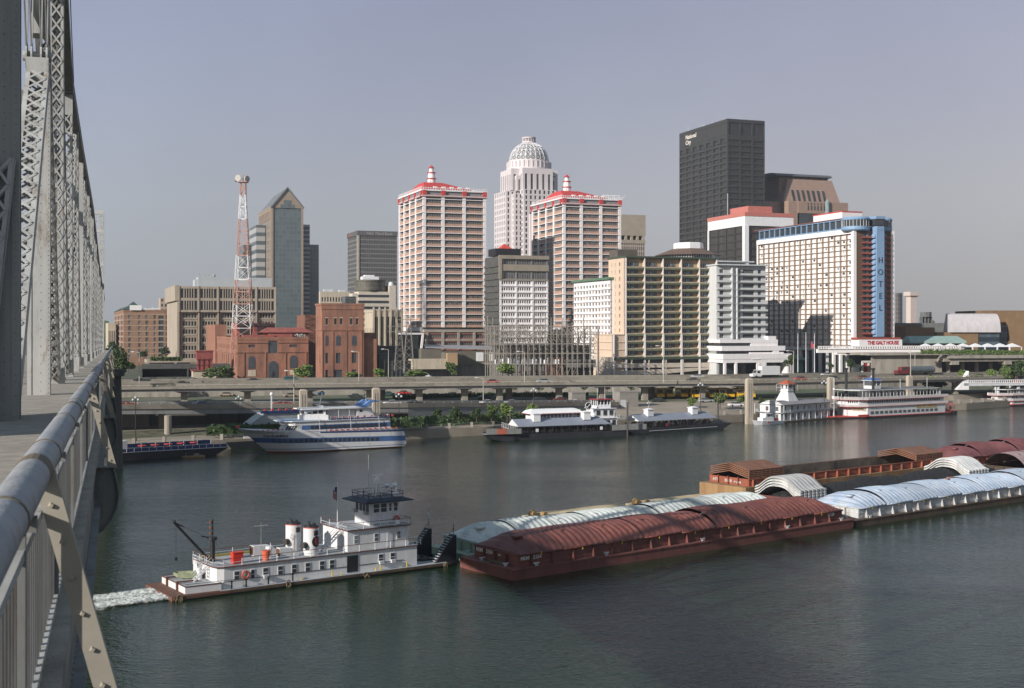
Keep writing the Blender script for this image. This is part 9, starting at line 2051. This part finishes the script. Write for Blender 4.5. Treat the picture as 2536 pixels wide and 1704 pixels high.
# ---------------------------------------------------------------- paddle steamers
def steamer(name, label, O, an, L_, W_, zs, pil, stacks, bow=12.0, wheel=True, full=True):
 t = thing(name, label, 'paddle steamer', O, an, 'paddle steamers'); z1, z2, z3, z4 = zs
 q = MB(); hullp = [(0, .2), (L_ + 1.5, .2), (L_ + 1.5, W_ - .2), (0, W_ - .2), (-bow * .6, W_ * .72), (-bow, W_ * .55), (-bow, W_ * .45), (-bow * .6, W_ * .28)]; q.use(black); q.prism(hullp, -.3, .55); q.use(redp); q.prism([(x, y) for x, y in hullp], .551, .75); q.build('hull', None, t)
 dp_ = [(0, 0), (L_, 0), (L_, W_), (-4, W_), (-6, W_ * .72), (-5.5, W_ * .36), (-3, .9)]
 q = MB(); q.prism([(0, .3), (L_ - 1, .3), (L_ - 1, W_ - .3), (-2, W_ - .3), (-3.5, W_ * .6), (-3, W_ * .35)], .751, z1 - .15); q.build('main_cabin', tww, t)
 q = MB(); q.prism([(x * .99, y) for x, y in dp_], z1 - .15, z1); q.prism(dp_, z2 - .15, z2); q.build('deck', tww, t)
 q = MB(); ins = [(0.3, .9), (L_ - 1, .9), (L_ - 1, W_ - .9), (-3, W_ - .9), (-4.8, W_ * .7), (-4.4, W_ * .38), (-2.4, 1.7)]; q.prism(ins, z1 + .001, z2 - .151); q.build('second_cabin', tww, t)
 q = MB()
 for zz_1 in (z1, z2):
  n_ = len(dp_)
  for i in (0, 4, 5, 6, 3): a, b = dp_[i], dp_[(i + 1) % n_]; q.bar((a[0], a[1] - .03, zz_1 - .05), (b[0], b[1] - .03, zz_1 - .05), .08, .14)
 q.build('red_trim', mat('steamer_red', (.42, .05, .05), .6, .05), t)
 q = MB()
 for zz_1, hgt_ in ((z1, .75), (z2, .85)):
  for (a, b) in ((dp_[6], dp_[0]), (dp_[0], dp_[1]), (dp_[5], dp_[6]), (dp_[4], dp_[5]), (dp_[3], dp_[4])):
   a3 = Vector((a[0], a[1] + .05, zz_1)); b3 = Vector((b[0], b[1] + .05, zz_1)); n_ = int((b3 - a3).length / .30); q.bar(a3 + Vector((0, 0, hgt_)), b3 + Vector((0, 0, hgt_)), .07)
   for k in range(n_ + 1): c = a3.lerp(b3, k / max(1, n_)); q.bar(c, c + Vector((0, 0, hgt_)), .15 if k % 8 else .12)
 tag(q.build('balustrade', mat('balustrade_white', (.66, .62, .62), .6, .05, 1), t), kind='stuff')
 its = [('N', 1.2 + k * 1.02, (z1 + .75 + z2 - .15) / 2 + .08, .66, .72, .82, 0, glass) for k in range(int((L_ - 3) / 1.02))]
 for k in range(int((L_ - 3) / 1.02)): window_part(.66, .72, 'N', glass, t, (1.2 + k * 1.02, .82, (z1 + .75 + z2 - .15) / 2 + .10))
 for k in range(int((L_ - 5) / 2.1)): window_part(1.35, .8, 'N', glassg, t, (2.0 + k * 2.1, .22, 1.75))
 for k in range(5):
  f_ = (k + .5) / 5; a, b = Vector((-2.4, 1.7, 0)), Vector((-4.4, W_ * .38, 0)); c = a.lerp(b, f_); c2 = a.lerp(b, f_ + .1); q = MB(); n_ = Vector((-.08, -.06, 0)); za, zb_ = (z1 + .75 + z2 - .15) / 2 - .28, (z1 + .75 + z2 - .15) / 2 + .46; q.add([c + n_ + Vector((0, 0, za)), c2 + n_ + Vector((0, 0, za)), c2 + n_ + Vector((0, 0, zb_)), c + n_ + Vector((0, 0, zb_))], [(0, 1, 2, 3)]); q.build('window', glass, t)
 # texas deck: posts and roof
 q = MB(); x = -2
 while x < L_ - 3:
  for y in (.5, W_ - .5): q.bar((x, y, z2), (x, y, z3), .10)
  x += 1.55
 q.prism([(-3, .6), (-.5, .1), (L_ - 3.5, .1), (L_ - 3.5, W_ - .1), (-3.5, W_ - .1), (-4.5, W_ * .5)], z3, z3 + .16); q.build('upper_deck_frame', tww, t)
 q = MB(); q.prism([(1, .5), (L_ - 4, .5), (L_ - 4, W_ - .5), (1, W_ - .5)], z3 + .161, z3 + .26); q.build('upper_roof', roofg, t)
 q = MB(); q.box(4, 3, z2 + .01, L_ * .52, W_ - 3, z3 - .01); q.add([(L_ - 7, .7, z2), (L_ - 2.5, .7, z2), (L_ - 2.5, .7, z3 - .2)], [(0, 1, 2)]); q.build('texas_cabin', gwhite, t)
 q = MB();
 for k in range(5): x = 6 + k * 2.6; q.box(x, 2.96, z2 + .4, x + .9, 2.998, z3 - .5)
 q.build('texas_windows', glass, t)
 xp = pil; q = MB(); q.box(xp - 1.6, W_ / 2 - 1.8, z3 + .26, xp + 2.2, W_ / 2 + 1.8, z4 - 1.5)
 for sx in (-1.6, .2, 2.0):
  for sy in (-1.8, 1.6): q.box(xp + sx, W_ / 2 + sy, z4 - 1.5, xp + sx + .2, W_ / 2 + sy + .2, z4)
 q.box(xp - 2.0, W_ / 2 - 2.2, z4, xp + 2.6, W_ / 2 + 2.2, z4 + .15); q.lathe([(.45, z4 + .9), (.5, z4 + 1.3), (.25, z4 + 1.5), (.3, z4 + 1.8), (.05, z4 + 2.1)], (xp + .3, W_ / 2), 8); ph = q.build('pilot_house', tww, t)
 q = MB(); q.box(xp - 1.45, W_ / 2 - 1.65, z4 - 1.5, xp + 2.05, W_ / 2 + 1.65, z4 - .05); q.build('pilot_glass', glassg, t)
 q = MB(); q.prism([(xp - 2.0, W_ / 2 - 2.2), (xp + 2.6, W_ / 2 - 2.2), (xp + 2.6, W_ / 2 + 2.2), (xp - 2.0, W_ / 2 + 2.2)], z4 + .151, z4 + 1.0, [(xp - .4, W_ / 2 - .6), (xp + .9, W_ / 2 - .6), (xp + .9, W_ / 2 + .6), (xp - .4, W_ / 2 + .6)]); q.build('pilot_roof', mat('steamer_blue', (.07, .15, .36), .6, .1, 1) if full else MATS['steamer_red'], t)
 for (x, y) in stacks[:2]:
  q = MB(); q.tube((x, y, z2 - .2), (x, y, stacks[2]), .42, n=12); q.tube((x, y, stacks[2] - .35), (x, y, stacks[2] + .2), .55, .68, n=12); q.build('smokestack', black, t)
 if wheel:
  q = MB(); cx_, cz = L_ + 2.4, 1.9
  for y in (1.0, W_ - 1.0): q.torus((cx_, y, cz), 2.1, .08, (0, 1, 0), 18, 4)
  for k in range(14): a = 2 * pi * k / 14; q.bar((cx_ + 2.0 * cos(a), 1.0, cz + 2.0 * sin(a)), (cx_ + 2.0 * cos(a), W_ - 1.0, cz + 2.0 * sin(a)), .35, .08); q.bar((cx_, 1.0, cz), (cx_ + 2.0 * cos(a), 1.0, cz + 2.0 * sin(a)), .10)
  q.build('paddle_wheel', redp, t)
  q = MB(); q.prism([(L_ + 1.5, .4), (L_ + 5.0, .4), (L_ + 5.0, .9), (L_ + 1.5, .9)], -.3, .9); q.build('wheel_beam', black, t)
 q = MB(); q.bar((-bow * .75, W_ / 2, .7), (-bow * .75, W_ / 2, z4 + 1.3), .14); q.sphere((-bow * .75, W_ / 2, z3 + .5), .35); q.bar((L_ * .42, 1, z3), (L_ * .42, 1, z4 + .6), .09); q.bar((L_ * .76, 1, z3), (L_ * .76, 1, z4 + .9), .09); q.build('mast', white, t)
 return t
bl = steamer('paddle_steamer', 'long white paddle steamer with tall black stacks and a blue pilot house roof', (109.3, 381.5, 0), R(32.1), 37.0, 11.0, (3.65, 5.75, 8.55, 11.3), 7.6, [(3.9, 1.6), (-1.0, 8.0), 15.2])
gold = mat('gold_letters', (.50, .36, .08), .5, .05)
text('BELLE OF LOUISVILLE', 1.15, gold, bl, (22.2, .20, 2.60), ROT_N, ext=.03, bold=.02, sx=.86); q = MB(); q.box(-3.2, 1.2, 2.5, -1.0, 1.3, 3.3);
text('LOUISVILLE', 1.0, gold, bl, (-3.3, 3.6, 2.5), (R(90), 0, R(-52)), ext=.03, sx=.8)
q = MB(); q.box(-4.5, -.2, .75, .2, .0, 1.35); q.build('red_bulwark', redp, bl)
s2 = steamer('paddle_steamer', 'second smaller white paddle steamer cut by the right edge', (178.0, 442.0, 0), R(31), 24.0, 7.6, (1.9, 3.9, 5.9, 8.2), 7.0, [(6.2, 1.5), (1.5, 6.0), 9.5], bow=6.0, wheel=False, full=False)
q = MB(); q.box(-.3, -.5, .6, 0, 7.6, 1.0); q.bar((-9.0, 3.8, 1.6), (-4.5, 3.9, .8), .5, .3); q.build('landing_ramp', redp, s2)
# ---------------------------------------------------------------- haze: the air over the river and city
q = MB(); q.box(-1500, -500, -4, 2600, 3400, 260)
hm = bpy.data.materials.new('haze_air'); hm.use_nodes = True; n = hm.node_tree.nodes; l = hm.node_tree.links
for x_ in list(n):
 if x_.type == 'BSDF_PRINCIPLED': n.remove(x_)
pv = n.new('ShaderNodeVolumePrincipled'); pv.inputs['Color'].default_value = (.86, .90, 1.0, 1); pv.inputs['Density'].default_value = 0.0001; pv.inputs['Anisotropy'].default_value = 0.2
l.new(pv.outputs[0], n['Material Output'].inputs['Volume'])
hz = q.build('haze', hm); tag(hz, 'thin pale haze over the river and the city', 'haze', kind='stuff')
# look-alikes are told apart by their order in the view
SC.view_layers[0].update()
byl = {}
for o in SC.objects:
 if o.parent is None and 'label' in o and o.get('kind') is None: byl.setdefault(o['label'], []).append(o)
ORD = 'first second third fourth fifth sixth seventh eighth ninth tenth eleventh twelfth'.split() + ['%dth' % k for k in range(13, 60)]
for lb_, os_ in byl.items():
 if len(os_) > 1:
  os_.sort(key=lambda o: o.location.x / max(1, o.location.y))
  for k, o in enumerate(os_): o['label'] = lb_ + ', ' + (ORD[k] + ' from the left' if k else 'leftmost')
